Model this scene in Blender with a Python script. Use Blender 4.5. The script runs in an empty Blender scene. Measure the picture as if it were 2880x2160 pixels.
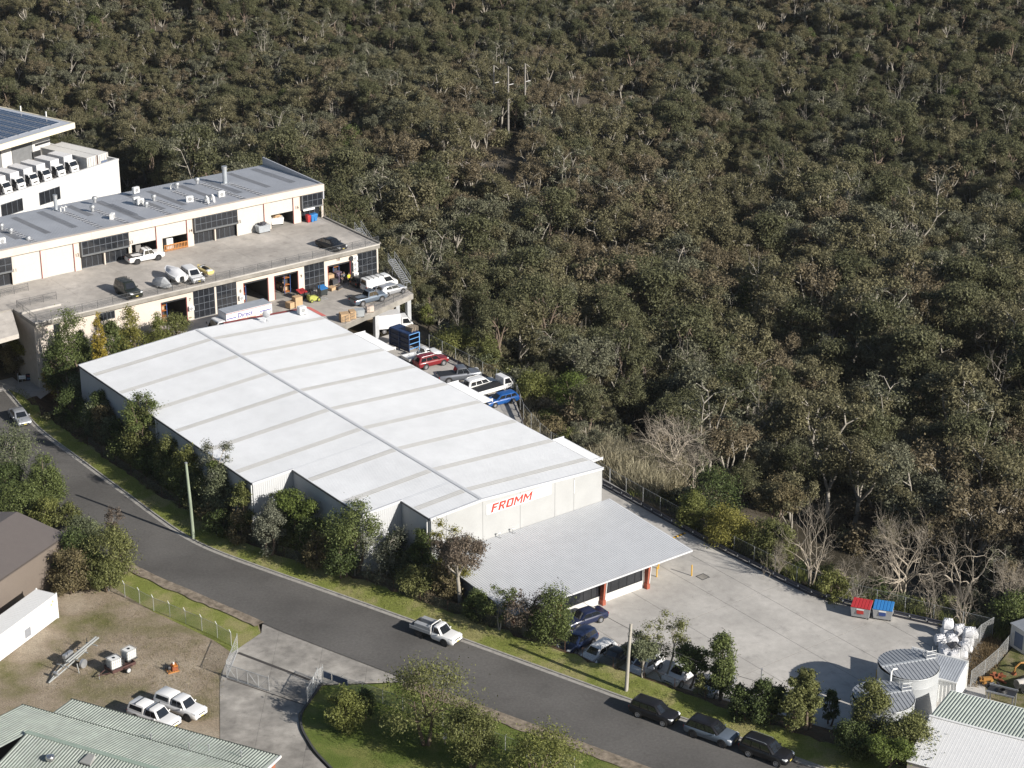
import bpy, bmesh, math, random
import numpy as np
from math import sin, cos, pi, radians, atan2, hypot, sqrt
from mathutils import Vector, Matrix
from mathutils.geometry import tessellate_polygon

# ------------------------------------------------------------------ camera, sky, sun
scn = bpy.context.scene
COL = scn.collection
CAM_H = 102.49
PITCH = 0.39452
cam = bpy.data.cameras.new('camera')
cam.sensor_width = 36.0
cam.lens = 72.8
cam.clip_start = 1.0
cam.clip_end = 6000.0
camo = bpy.data.objects.new('camera', cam)
COL.objects.link(camo)
camo.location = (0, 0, CAM_H)
camo.rotation_euler = (pi/2 - PITCH, 0, 0)
scn.camera = camo

SUN_EL = radians(26.5)
SUN_AZ = radians(-36.8)          # direction towards the sun, measured from +x
world = bpy.data.worlds.new('World')
scn.world = world
world.use_nodes = True
wn = world.node_tree.nodes
sky = wn.new('ShaderNodeTexSky')
sky.sky_type = 'NISHITA'
sky.sun_disc = False
sky.sun_elevation = SUN_EL
sky.sun_rotation = pi/2 - SUN_AZ
sky.altitude = 100.0
sky.air_density = 1.0
sky.dust_density = 1.0
world.node_tree.links.new(sky.outputs[0], wn['Background'].inputs[0])
wn['Background'].inputs[1].default_value = 0.06
sl = bpy.data.lights.new('sun', 'SUN')
sl.energy = 5.0
sl.angle = radians(0.55)
sl.color = (1.0, 0.945, 0.87)
so = bpy.data.objects.new('sun', sl)
COL.objects.link(so)
so.location = (200, -150, 260)
sdir = Vector((cos(SUN_AZ)*cos(SUN_EL), sin(SUN_AZ)*cos(SUN_EL), sin(SUN_EL)))
so.rotation_euler = sdir.to_track_quat('Z', 'Y').to_euler()
scn.view_settings.view_transform = 'Standard'
scn.view_settings.look = 'None'
scn.view_settings.gamma = 1.0
scn.view_settings.exposure = 0.62

# ------------------------------------------------------------------ survey: sheet positions -> ground positions in metres
SHEET = {'A': (0, 280, 3.072), 'B': (560, 440, 3.456), 'C': (0, 740, 3.456), 'D': (1100, 820, 3.456), 'E': (0, 1200, 3.072),
         'F': (0, 1620, 3.072), 'G': (640, 1680, 3.072), 'H': (1280, 1240, 3.072), 'I': (1560, 1700, 3.072), 'J': (2240, 1620, 3.072),
         'K': (600, 1180, 2.962), 'L': (1600, 1080, 3.072), 'M': (1200, 100, 3.456), 'O': (2000, 1200, 2.514), 'P': (1700, 500, 3.16),
         'Q': (220, 900, 3.456), 'N': (0, 0, 1.0), 'R': (0, 290, 6.144), 'S': (560, 800, 6.144), 'T': (0, 920, 9.217),
         'X': (960, 840, 6.9125), 'Y': (2640, 1700, 5.529), 'V': (0, 0, .76806)}
FPX = 5824.0
_fw = Vector((0, cos(PITCH), -sin(PITCH)))
_rt = Vector((1, 0, 0))
_up = _rt.cross(_fw)
EYE = Vector((0, 0, CAM_H))

def _ray(s, x, y):
    a, b, k = SHEET[s]
    return (a + x/k - 1440)/FPX*_rt - (b + y/k - 1080)/FPX*_up + _fw

def G(s, x, y, z=0.0):
    d = _ray(s, x, y)
    p = EYE + d*((z - CAM_H)/d.z)
    return Vector((p.x, p.y, z))

def height_over(s, base, x, y):
    d = _ray(s, x, y)
    return CAM_H + d.z*(base.y/d.y) - base.z

def pxm(p):                       # survey pixels per metre at a point
    return FPX/((p - EYE).dot(_fw))

def project(p):
    q = p - EYE
    w = q.dot(_fw)
    return 1440 + FPX*q.dot(_rt)/w, 1080 - FPX*q.dot(_up)/w, w

YAW = -0.930517
UX = Vector((cos(YAW), sin(YAW), 0))
VX = Vector((-sin(YAW), cos(YAW), 0))
ORG = Vector((-52.747, 233.939, 0))

def W(u, v, z=0.0):
    return ORG + UX*u + VX*v + Vector((0, 0, z))

def uv_of(p):
    q = p - ORG
    return q.dot(UX), q.dot(VX)

# ------------------------------------------------------------------ materials
MATS = {}

def _nodes(name):
    m = bpy.data.materials.new(name)
    m.use_nodes = True
    nt = m.node_tree
    return m, nt, nt.nodes['Principled BSDF']

def lin(c):
    return tuple(((v/255)/12.92 if v/255 <= .04045 else ((v/255 + .055)/1.055)**2.4) for v in c)

def mat(name, col, rough=.7, metal=0.0, var=.12, scale=1.5, spec=.4, bump=0.0, bscale=20.0, var2=0.0, scale2=.08, col2=None, coat=0.0, stretch=None, spots=0.0, sscale=.6):
    if name in MATS:
        return MATS[name]
    m, nt, p = _nodes(name)
    n, l = nt.nodes, nt.links
    tc = n.new('ShaderNodeTexCoord')
    src = tc.outputs['Object']
    if stretch:
        mp = n.new('ShaderNodeMapping')
        mp.inputs['Scale'].default_value = stretch
        l.new(src, mp.inputs[0])
        src = mp.outputs[0]
    nz = n.new('ShaderNodeTexNoise')
    nz.inputs['Scale'].default_value = scale
    nz.inputs['Detail'].default_value = 6
    nz.inputs['Roughness'].default_value = .65
    l.new(src, nz.inputs['Vector'])
    mx = n.new('ShaderNodeMix')
    mx.data_type = 'RGBA'
    c2 = col2 or tuple(min(1, c*(1 + var)) for c in col)
    mx.inputs[6].default_value = (*[c*(1 - var) for c in col], 1)
    mx.inputs[7].default_value = (*c2, 1)
    rp = n.new('ShaderNodeMapRange')
    rp.inputs[1].default_value = .3
    rp.inputs[2].default_value = .7
    l.new(nz.outputs[0], rp.inputs[0])
    l.new(rp.outputs[0], mx.inputs[0])
    out = mx.outputs[2]
    if var2:
        nz2 = n.new('ShaderNodeTexNoise')
        nz2.inputs['Scale'].default_value = scale2
        nz2.inputs['Detail'].default_value = 5
        l.new(src, nz2.inputs['Vector'])
        rp2 = n.new('ShaderNodeMapRange')
        rp2.inputs[1].default_value = .35
        rp2.inputs[2].default_value = .65
        rp2.inputs[3].default_value = 1 - var2
        rp2.inputs[4].default_value = 1 + var2*.5
        l.new(nz2.outputs[0], rp2.inputs[0])
        vm = n.new('ShaderNodeVectorMath')
        vm.operation = 'SCALE'
        l.new(out, vm.inputs[0])
        l.new(rp2.outputs[0], vm.inputs['Scale'])
        out = vm.outputs[0]
    if spots:
        n3 = n.new('ShaderNodeTexNoise')
        n3.inputs['Scale'].default_value = sscale
        n3.inputs['Detail'].default_value = 9
        n3.inputs['Roughness'].default_value = .7
        l.new(tc.outputs['Object'], n3.inputs['Vector'])
        r3 = n.new('ShaderNodeMapRange')
        r3.inputs[1].default_value = .56
        r3.inputs[2].default_value = .72
        r3.inputs[3].default_value = 1
        r3.inputs[4].default_value = 1 - spots
        l.new(n3.outputs[0], r3.inputs[0])
        v3 = n.new('ShaderNodeVectorMath')
        v3.operation = 'SCALE'
        l.new(out, v3.inputs[0])
        l.new(r3.outputs[0], v3.inputs['Scale'])
        out = v3.outputs[0]
    l.new(out, p.inputs['Base Color'])
    p.inputs['Roughness'].default_value = rough
    p.inputs['Metallic'].default_value = metal
    p.inputs['Specular IOR Level'].default_value = spec
    if coat:
        p.inputs['Coat Weight'].default_value = coat
        p.inputs['Coat Roughness'].default_value = .06
    if bump:
        nb = n.new('ShaderNodeTexNoise')
        nb.inputs['Scale'].default_value = bscale
        nb.inputs['Detail'].default_value = 4
        l.new(src, nb.inputs['Vector'])
        bp = n.new('ShaderNodeBump')
        bp.inputs['Strength'].default_value = bump
        bp.inputs['Distance'].default_value = .05
        l.new(nb.outputs[0], bp.inputs['Height'])
        l.new(bp.outputs[0], p.inputs['Normal'])
    MATS[name] = m
    return m

def leaf_mat(name, col, col2, trans=.25, isl=.45):
    if name in MATS:
        return MATS[name]
    m, nt, p = _nodes(name)
    n, l = nt.nodes, nt.links
    g = n.new('ShaderNodeNewGeometry')
    oi = n.new('ShaderNodeObjectInfo')
    mx = n.new('ShaderNodeMix')
    mx.data_type = 'RGBA'
    mx.inputs[6].default_value = (*col, 1)
    mx.inputs[7].default_value = (*col2, 1)
    ad = n.new('ShaderNodeMath')
    ad.operation = 'MULTIPLY_ADD'
    ad.inputs[1].default_value = .55
    l.new(g.outputs['Random Per Island'], ad.inputs[0])
    m2 = n.new('ShaderNodeMath')
    m2.operation = 'MULTIPLY'
    m2.inputs[1].default_value = .5
    l.new(oi.outputs['Random'], m2.inputs[0])
    l.new(m2.outputs[0], ad.inputs[2])
    l.new(ad.outputs[0], mx.inputs[0])
    mr = n.new('ShaderNodeMapRange')
    mr.inputs[3].default_value = 1 - isl
    mr.inputs[4].default_value = 1 + isl
    l.new(g.outputs['Random Per Island'], mr.inputs[0])
    vm = n.new('ShaderNodeVectorMath')
    vm.operation = 'SCALE'
    l.new(mx.outputs[2], vm.inputs[0])
    l.new(mr.outputs[0], vm.inputs['Scale'])
    l.new(vm.outputs[0], p.inputs['Base Color'])
    p.inputs['Roughness'].default_value = .6
    p.inputs['Specular IOR Level'].default_value = .25
    tr = n.new('ShaderNodeBsdfTranslucent')
    l.new(vm.outputs[0], tr.inputs[0])
    ms = n.new('ShaderNodeMixShader')
    ms.inputs[0].default_value = trans
    l.new(p.outputs[0], ms.inputs[1])
    l.new(tr.outputs[0], ms.inputs[2])
    l.new(ms.outputs[0], n['Material Output'].inputs[0])
    MATS[name] = m
    return m

def mesh_wire_mat(name, col, dens, size=.06):
    """woven wire: diagonal wires with open holes between them"""
    if name in MATS:
        return MATS[name]
    m, nt, p = _nodes(name)
    n, l = nt.nodes, nt.links
    tc = n.new('ShaderNodeTexCoord')
    sx = n.new('ShaderNodeSeparateXYZ')
    l.new(tc.outputs['UV'], sx.inputs[0])
    outs = []
    for sg in (1, -1):
        a = n.new('ShaderNodeMath'); a.operation = 'MULTIPLY_ADD'
        a.inputs[1].default_value = sg
        l.new(sx.outputs[0], a.inputs[0]); l.new(sx.outputs[1], a.inputs[2])
        b = n.new('ShaderNodeMath'); b.operation = 'PINGPONG'
        b.inputs[1].default_value = size
        l.new(a.outputs[0], b.inputs[0])
        c = n.new('ShaderNodeMath'); c.operation = 'LESS_THAN'
        c.inputs[1].default_value = size*dens
        l.new(b.outputs[0], c.inputs[0])
        outs.append(c)
    mxm = n.new('ShaderNodeMath'); mxm.operation = 'MAXIMUM'
    l.new(outs[0].outputs[0], mxm.inputs[0]); l.new(outs[1].outputs[0], mxm.inputs[1])
    p.inputs['Base Color'].default_value = (*col, 1)
    p.inputs['Metallic'].default_value = .3
    p.inputs['Roughness'].default_value = .5
    l.new(mxm.outputs[0], p.inputs['Alpha'])
    MATS[name] = m
    return m

def rgb(r, g, b):
    return lin((r, g, b))

# ------------------------------------------------------------------ mesh builder
class MB:
    def __init__(s):
        s.v, s.f, s.uv, s.mi = [], [], None, []
        s.cm = 0

    def add(s, vs, fs):
        k = len(s.v)
        s.v += [tuple(p) for p in vs]
        s.f += [tuple(i + k for i in f) for f in fs]
        s.mi += [s.cm]*len(fs)
        return s

    def box(s, c, d, rz=0.0, rx=0.0, ry=0.0):
        hx, hy, hz = d[0]/2, d[1]/2, d[2]/2
        P = [Vector((x, y, z)) for z in (-hz, hz) for y in (-hy, hy) for x in (-hx, hx)]
        if rz or rx or ry:
            R = Matrix.Rotation(rz, 3, 'Z') @ Matrix.Rotation(ry, 3, 'Y') @ Matrix.Rotation(rx, 3, 'X')
            P = [R @ p for p in P]
        c = Vector(c)
        return s.add([p + c for p in P], [(0, 2, 3, 1), (4, 5, 7, 6), (0, 1, 5, 4), (2, 6, 7, 3), (0, 4, 6, 2), (1, 3, 7, 5)])

    def bb(s, x0, x1, y0, y1, z0, z1):
        return s.box(((x0+x1)/2, (y0+y1)/2, (z0+z1)/2), (abs(x1-x0), abs(y1-y0), abs(z1-z0)))

    def quad(s, a, b, c, d):
        return s.add([a, b, c, d], [(0, 1, 2, 3)])

    def slab(s, a, b, c, d, t):
        """a quad given thickness t downwards along its normal"""
        a, b, c, d = map(Vector, (a, b, c, d))
        n = (b - a).cross(d - a).normalized()*t
        return s.add([a, b, c, d, a-n, b-n, c-n, d-n], [(0, 1, 2, 3), (7, 6, 5, 4), (0, 4, 5, 1), (1, 5, 6, 2), (2, 6, 7, 3), (3, 7, 4, 0)])

    def tube(s, pts, rad, n=6, cap=True):
        pts = [Vector(p) for p in pts]
        if not isinstance(rad, (list, tuple)):
            rad = [rad]*len(pts)
        vs, fs = [], []
        px = None
        for i, p in enumerate(pts):
            d = (pts[min(i+1, len(pts)-1)] - pts[max(i-1, 0)]).normalized()
            if px is None:
                px = d.orthogonal().normalized()
            px = (px - d*px.dot(d))
            px = px.normalized() if px.length > 1e-6 else d.orthogonal().normalized()
            py = d.cross(px)
            for k in range(n):
                a = 2*pi*k/n
                vs.append(p + px*(cos(a)*rad[i]) + py*(sin(a)*rad[i]))
        for i in range(len(pts)-1):
            for k in range(n):
                fs.append((i*n+k, i*n+(k+1) % n, (i+1)*n+(k+1) % n, (i+1)*n+k))
        if cap:
            fs.append(tuple(range(n-1, -1, -1)))
            fs.append(tuple((len(pts)-1)*n + k for k in range(n)))
        return s.add(vs, fs)

    def lathe(s, prof, n=16, c=(0, 0, 0), axis='Z'):
        vs, fs = [], []
        for r, z in prof:
            for k in range(n):
                a = 2*pi*k/n
                if axis == 'Z':
                    vs.append((c[0]+r*cos(a), c[1]+r*sin(a), c[2]+z))
                elif axis == 'Y':
                    vs.append((c[0]+r*cos(a), c[1]+z, c[2]+r*sin(a)))
                else:
                    vs.append((c[0]+z, c[1]+r*cos(a), c[2]+r*sin(a)))
        m = len(prof)
        for i in range(m-1):
            for k in range(n):
                f = (i*n+k, i*n+(k+1) % n, (i+1)*n+(k+1) % n, (i+1)*n+k)
                fs.append(f if axis != 'Y' else f[::-1])
        e0, e1 = tuple(range(n-1, -1, -1)), tuple((m-1)*n+k for k in range(n))
        fs += [e0, e1] if axis != 'Y' else [e0[::-1], e1[::-1]]
        return s.add(vs, fs)

    def loft(s, rings, cap=True):
        n = len(rings[0])
        vs = [p for r in rings for p in r]
        fs = []
        for i in range(len(rings)-1):
            for k in range(n):
                fs.append((i*n+k, i*n+(k+1) % n, (i+1)*n+(k+1) % n, (i+1)*n+k))
        if cap:
            fs.append(tuple(range(n-1, -1, -1)))
            fs.append(tuple((len(rings)-1)*n+k for k in range(n)))
        return s.add(vs, fs)

    def prism(s, poly, z0, z1):
        n = len(poly)
        k = len(s.v)
        P = [Vector((p[0], p[1], 0)) for p in poly]
        area = sum(P[i].x*P[(i+1) % n].y - P[(i+1) % n].x*P[i].y for i in range(n))
        if area < 0:
            P.reverse()
        s.v += [(p.x, p.y, z0) for p in P] + [(p.x, p.y, z1) for p in P]
        tr = tessellate_polygon([P])
        ft = []
        for t in tr:
            a, b, c = (P[i] for i in t)
            if (b-a).cross(c-a).z < 0:
                t = t[::-1]
            ft += [tuple(k+n+i for i in t), tuple(k+i for i in t[::-1])]
        ft += [(k+i, k+(i+1) % n, k+n+(i+1) % n, k+n+i) for i in range(n)]
        s.f += ft
        s.mi += [s.cm]*len(ft)
        return s

    def sheet(s, poly, z):
        P = [Vector((p[0], p[1], 0)) for p in poly]
        k = len(s.v)
        s.v += [(p[0], p[1], p[2] if len(p) > 2 and z is None else z) for p in poly]
        for t in tessellate_polygon([P]):
            a, b, c = (P[i] for i in t)
            if (b-a).cross(c-a).z < 0:
                t = t[::-1]
            s.f.append(tuple(k+i for i in t))
            s.mi.append(s.cm)
        return s

    def build(s, name, m=None, parent=None, smooth=False, bevel=0.0, seg=2, fixn=False):
        me = bpy.data.meshes.new(name)
        me.from_pydata(s.v, [], s.f)
        ms = m if isinstance(m, (list, tuple)) else [m]
        for q in ms:
            if q:
                me.materials.append(q)
        if len(ms) > 1:
            me.polygons.foreach_set('material_index', s.mi)
        if fixn:
            b = bmesh.new(); b.from_mesh(me)
            bmesh.ops.recalc_face_normals(b, faces=b.faces)
            b.to_mesh(me); b.free()
        if bevel:
            b = bmesh.new(); b.from_mesh(me)
            bmesh.ops.remove_doubles(b, verts=b.verts, dist=1e-5)
            es = [e for e in b.edges if len(e.link_faces) == 2 and e.calc_face_angle(0) > .5]
            bmesh.ops.bevel(b, geom=es, offset=bevel, segments=seg, affect='EDGES', clamp_overlap=True)
            b.to_mesh(me); b.free()
        if smooth:
            me.polygons.foreach_set('use_smooth', [True]*len(me.polygons))
            if smooth != 2:
                me.set_sharp_from_angle(angle=radians(38))
        me.update()
        o = bpy.data.objects.new(name, me)
        COL.objects.link(o)
        if parent:
            o.parent = parent
        return o

def tag(o, label, cat, group=None):
    o['label'] = label
    o['category'] = cat
    if group:
        o['group'] = group
    return o

def thing(name, label, cat, loc=(0, 0, 0), rz=0.0, group=None):
    o = bpy.data.objects.new(name, None)
    COL.objects.link(o)
    o.empty_display_size = .3
    o.location = loc
    o.rotation_euler = (0, 0, rz)
    return tag(o, label, cat, group)

def struct(o, kind='structure'):
    o['kind'] = kind
    return o

def copy_tree(o, parent=None):
    c = o.copy()
    COL.objects.link(c)
    c.parent = parent
    for ch in list(o.children):
        copy_tree(ch, c)
    return c

def text_part(s, size, parent, m, origin, xdir, ydir, name='lettering', depth=.012, shear=0.0, align='LEFT', sx=1.0, font_bold=0.0):
    cu = bpy.data.curves.new(name, 'FONT')
    cu.body = s
    cu.size = size
    cu.extrude = depth
    cu.shear = shear
    cu.align_x = align
    cu.offset = font_bold
    cu.resolution_u = 2
    tmp = bpy.data.objects.new(name, cu)
    COL.objects.link(tmp)
    bpy.context.view_layer.update()
    dg = bpy.context.evaluated_depsgraph_get()
    me = bpy.data.meshes.new_from_object(tmp.evaluated_get(dg))
    bpy.data.objects.remove(tmp)
    bpy.data.curves.remove(cu)
    X = Vector(xdir).normalized(); Y = Vector(ydir).normalized(); Zn = X.cross(Y)
    M = Matrix(((X.x*sx, Y.x, Zn.x, origin[0]), (X.y*sx, Y.y, Zn.y, origin[1]), (X.z*sx, Y.z, Zn.z, origin[2]), (0, 0, 0, 1)))
    me.transform(M)
    me.materials.clear()
    me.materials.append(m)
    o = bpy.data.objects.new(name, me)
    COL.objects.link(o)
    o.parent = parent
    return o

def resample(P, n):
    P = [Vector(p) for p in P]
    L = [0]
    for a, b in zip(P, P[1:]):
        L.append(L[-1] + (b-a).length)
    out = []
    j = 0
    for i in range(n):
        t = L[-1]*i/(n-1)
        while j < len(P)-2 and L[j+1] < t:
            j += 1
        k = (t - L[j])/max(1e-9, L[j+1]-L[j])
        out.append(P[j].lerp(P[j+1], k))
    return out

def smooth_line(P, n, it=3):
    P = resample(P, n)
    for _ in range(it):
        P = [P[0]] + [(P[i-1] + P[i]*2 + P[i+1])/4 for i in range(1, len(P)-1)] + [P[-1]]
    return P

def offset_line(P, d):
    """shift a polyline sideways, d>0 to the left of its direction"""
    out = []
    for i, p in enumerate(P):
        t = (P[min(i+1, len(P)-1)] - P[max(i-1, 0)])
        t.z = 0
        t.normalize()
        out.append(p + Vector((-t.y, t.x, 0))*d)
    return out

def strip(mb, lines):
    n = len(lines[0])
    vs = [p for L in lines for p in L]
    fs = []
    for j in range(len(lines)-1):
        for i in range(n-1):
            fs.append((j*n+i, j*n+i+1, (j+1)*n+i+1, (j+1)*n+i))
    return mb.add(vs, fs)

def clip_cell(poly, x0, x1, y0, y1):
    def cut(P, ins, inter):
        out = []
        for i in range(len(P)):
            a, b = P[i-1], P[i]
            ia, ib = ins(a), ins(b)
            if ia != ib:
                out.append(inter(a, b))
            if ib:
                out.append(b)
        return out
    def ix(c):
        return lambda a, b: (c, a[1] + (b[1]-a[1])*(c-a[0])/(b[0]-a[0]))
    def iy(c):
        return lambda a, b: (a[0] + (b[0]-a[0])*(c-a[1])/(b[1]-a[1]), c)
    P = cut(poly, lambda p: p[0] >= x0, ix(x0))
    P = cut(P, lambda p: p[0] <= x1, ix(x1)) if P else P
    P = cut(P, lambda p: p[1] >= y0, iy(y0)) if P else P
    P = cut(P, lambda p: p[1] <= y1, iy(y1)) if P else P
    return P

def area2(P):
    return abs(sum(P[i-1][0]*P[i][1] - P[i][0]*P[i-1][1] for i in range(len(P))))/2

def slabs(poly, xs, ys, z0, z1, m, parent, name='concrete_slab', gap=.02, skew=0):
    """concrete slabs cut to a polygon, each a piece of its own, joints between them"""
    for x0, x1 in zip(xs, xs[1:]):
        for y0, y1 in zip(ys, ys[1:]):
            P = clip_cell(poly, x0+gap, x1-gap, y0+gap, y1-gap)
            Q = []
            for p in P:
                if not Q or hypot(p[0]-Q[-1][0], p[1]-Q[-1][1]) > .01:
                    Q.append(p)
            if len(Q) > 2 and area2(Q) > .4:
                MB().prism(Q, z0, z1).build(name, m, parent)

def inside(poly, x, y):
    r = False
    for i in range(len(poly)):
        x1, y1 = poly[i-1][0], poly[i-1][1]
        x2, y2 = poly[i][0], poly[i][1]
        if (y1 > y) != (y2 > y) and x < (x2-x1)*(y-y1)/(y2-y1) + x1:
            r = not r
    return r

def dist_poly(poly, x, y):
    best = 1e9
    for i in range(len(poly)):
        ax, ay = poly[i-1][0], poly[i-1][1]
        bx, by = poly[i][0], poly[i][1]
        dx, dy = bx-ax, by-ay
        t = max(0, min(1, ((x-ax)*dx + (y-ay)*dy)/(dx*dx+dy*dy+1e-9)))
        best = min(best, hypot(x-ax-t*dx, y-ay-t*dy))
    return best
# ------------------------------------------------------------------ materials used in many places
ASPH = mat('asphalt', (.106, .101, .095), rough=.9, var=.16, scale=3.5, spots=.16, sscale=.45, bump=.25, bscale=30, var2=.22, scale2=.12, spec=.25)
CONC = mat('concrete', (.42, .40, .37), spots=.3, sscale=.5, rough=.88, var=.10, scale=1.2, bump=.15, bscale=12, var2=.16, scale2=.16, spec=.25)
CONC_D = mat('old_concrete', (.25, .235, .21), rough=.9, var=.2, scale=.9, bump=.2, bscale=10, var2=.28, scale2=.1, spec=.25)
CONC_J = mat('joint_sealant', (.10, .095, .09), rough=.95)
KERBM = mat('kerb_concrete', (.30, .285, .26), rough=.9, var=.25, scale=2.0, spec=.25)
SOIL = mat('mulch_soil', (.095, .062, .04), rough=1, var=.45, scale=1.4, bump=.8, bscale=9, spec=.1)
STEEL = mat('galvanised_steel', (.42, .43, .44), rough=.45, metal=.6, var=.15, scale=3)
DSTEEL = mat('dark_steel', (.035, .036, .04), rough=.5, metal=.3)
WHITE = mat('white_paint', (.68, .68, .665), rough=.45, var=.05, scale=2)
CREAM = mat('cream_render', (.55, .485, .42), rough=.8, var=.04, scale=.6, var2=.05, scale2=.15)
GLASSD = mat('dark_glass', (.018, .02, .024), rough=.06, spec=.8, var=.3, scale=.8)
TIMBER = mat('weathered_timber', (.24, .20, .155), rough=.9, var=.3, scale=5, stretch=(1, 1, .15))
WIRE = mesh_wire_mat('chain_wire', (.42, .43, .43), .17, .05)
WIRE_F = mesh_wire_mat('fine_mesh', (.7, .72, .74), .11, .05)

def grass_mat(name, a, b, c, sc=.35, lo_=.42):
    m, nt, p = _nodes(name)
    n, l = nt.nodes, nt.links
    tc = n.new('ShaderNodeTexCoord')
    f = n.new('ShaderNodeTexNoise'); f.inputs['Scale'].default_value = 9; f.inputs['Detail'].default_value = 8; f.inputs['Roughness'].default_value = .8
    g = n.new('ShaderNodeTexNoise'); g.inputs['Scale'].default_value = sc; g.inputs['Detail'].default_value = 6; g.inputs['Roughness'].default_value = .6
    l.new(tc.outputs['Object'], f.inputs[0]); l.new(tc.outputs['Object'], g.inputs[0])
    cr = n.new('ShaderNodeValToRGB')
    cr.color_ramp.elements[0].position = lo_; cr.color_ramp.elements[0].color = (*a, 1)
    cr.color_ramp.elements[1].position = .59; cr.color_ramp.elements[1].color = (*c, 1)
    e = cr.color_ramp.elements.new(.5); e.color = (*b, 1)
    l.new(g.outputs[0], cr.inputs[0])
    mr = n.new('ShaderNodeMapRange'); mr.inputs[1].default_value = .3; mr.inputs[2].default_value = .7; mr.inputs[3].default_value = .45; mr.inputs[4].default_value = 1.55
    l.new(f.outputs[0], mr.inputs[0])
    vm = n.new('ShaderNodeVectorMath'); vm.operation = 'SCALE'
    l.new(cr.outputs[0], vm.inputs[0]); l.new(mr.outputs[0], vm.inputs['Scale'])
    l.new(vm.outputs[0], p.inputs['Base Color'])
    p.inputs['Roughness'].default_value = 1; p.inputs['Specular IOR Level'].default_value = .1
    bp = n.new('ShaderNodeBump'); bp.inputs['Strength'].default_value = .9; bp.inputs['Distance'].default_value = .12
    l.new(f.outputs[0], bp.inputs['Height']); l.new(bp.outputs[0], p.inputs['Normal'])
    MATS[name] = m
    return m
GRASS = grass_mat('verge_grass', (.168, .19, .048), (.205, .218, .066), (.26, .24, .105))
LAWN = grass_mat('lawn', (.10, .132, .03), (.128, .158, .04), (.165, .175, .055))
DRY = grass_mat('patchy_dry_yard', (.14, .135, .055), (.28, .228, .168), (.35, .295, .225), .14, .34)
BUSHFLOOR = grass_mat('bush_floor', (.035, .03, .02), (.06, .05, .034), (.10, .085, .065), .06)

# ------------------------------------------------------------------ the lines of the site
ZS = 0.5                         # street level above the yard
n2 = lambda L, z: [G('N', x, y, z) for x, y in L]
KERB = smooth_line(n2([(20, 1098), (66, 1153), (101, 1198), (156, 1242), (228, 1294), (293, 1343), (358, 1390), (423, 1439), (488, 1486), (540, 1519), (590, 1543),
                       (651, 1567), (760, 1606), (904, 1656), (1045, 1706), (1140, 1740), (1360, 1820), (1560, 1893), (1755, 1964), (1915, 2020), (2100, 2084), (2244, 2136), (2420, 2200), (2700, 2302)], ZS), 140)
LOW0 = smooth_line(n2([(371, 1587), (439, 1626), (521, 1656), (618, 1701), (728, 1745), (744, 1758), (1148, 1913), (1560, 2063), (1723, 2123), (1817, 2160), (2100, 2265)], ZS), 80)
upper = offset_line(KERB, -11.6)
k0 = min(range(len(upper)), key=lambda i: (upper[i] - LOW0[0]).length)
LOWER = smooth_line(upper[:max(2, k0-6)] + LOW0, 140, 6)
FENCE = smooth_line(n2([(80, 1120), (130, 1175), (211, 1228), (300, 1290), (380, 1345), (472, 1408), (553, 1450), (644, 1497), (789, 1566), (971, 1613), (1106, 1662), (1241, 1714), (1360, 1752),
                        (1560, 1826), (1700, 1870), (1794, 1900), (1879, 1931), (1967, 1966), (2068, 2003), (2211, 2052), (2400, 2112), (2560, 2165), (2800, 2245)], 1.2), 140)
YEDGE = smooth_line([G('N', x, y, 0) for x, y in [(120, 1110), (190, 1180), (300, 1260), (450, 1345), (560, 1400), (700, 1480), (860, 1540), (1000, 1575), (1150, 1640), (1300, 1700), (1430, 1752),
                     (1540, 1800), (1609, 1838), (1700, 1866), (1794, 1900), (1934, 1942), (2016, 1966), (2200, 2016), (2364, 2062), (2500, 2105), (2640, 2150), (2850, 2215)]], 140)

# ------------------------------------------------------------------ terrain
GUARD = [(52.4, 39.75), (58.5, 39.72), (66, 39.62), (73.4, 39.72), (80.9, 40.05), (84, 40.2), (86.5, 40.5), (90, 42), (94, 43.95), (97.6, 45.75), (101.8, 47.9)]
BUILT = [(-230, 60), (300, 60), (300, 150)] + [tuple(G('N', x, y)[:2]) for x, y in ((3300, 1850), (2860, 1772))] + \
    [tuple(W(u, v)[:2]) for u, v in (
     [(102.6, 50.2)] + [(u + .6, v + 1.9) for u, v in GUARD[::-1]] + [(38.5, 42.6), (33, 43.8), (24, 49.2), (4, 49.2), (-2.5, 52.6), (-12, 53.2), (-45, 53), (-45, -60), (-20, -160)])]

def sstep(t):
    t = max(0.0, min(1.0, t))
    return t*t*(3-2*t)

def ground_z(x, y):
    u, v = uv_of(Vector((x, y, 0)))
    base = 9.0*sstep((-13 - u)/26)*sstep((62 - v)/14)
    if inside(BUILT, x, y):
        return base - .35
    d = dist_poly(BUILT, x, y)
    wob = 4.2*sin(x*.036 + .6*sin(y*.02) + 1.3)*cos(y*.031 + .5) + .9*sin(x*.13 + y*.09)
    far = .072*max(0, y - 330) + .05*max(0, y - 430)
    cross = -.02*max(0, x - 20)
    return base*math.exp(-d/60) - .3 - 17.5*(1 - math.exp(-d/32)) + wob*min(1, d/40) + far + cross*min(1, d/30)

def build_terrain():
    xs = np.concatenate([np.linspace(-420, -150, 12), np.linspace(-140, 180, 90), np.linspace(200, 620, 16)])
    ys = np.concatenate([np.linspace(-40, 110, 6), np.linspace(120, 330, 84), np.linspace(336, 640, 60), np.linspace(660, 1500, 20)])
    mb = MB()
    vs = [(x, y, ground_z(x, y)) for y in ys for x in xs]
    n = len(xs)
    fs = [(j*n+i, j*n+i+1, (j+1)*n+i+1, (j+1)*n+i) for j in range(len(ys)-1) for i in range(n-1)]
    mb.add(vs, fs)
    struct(mb.build('ground', BUSHFLOOR, smooth=2))
build_terrain()

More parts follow.
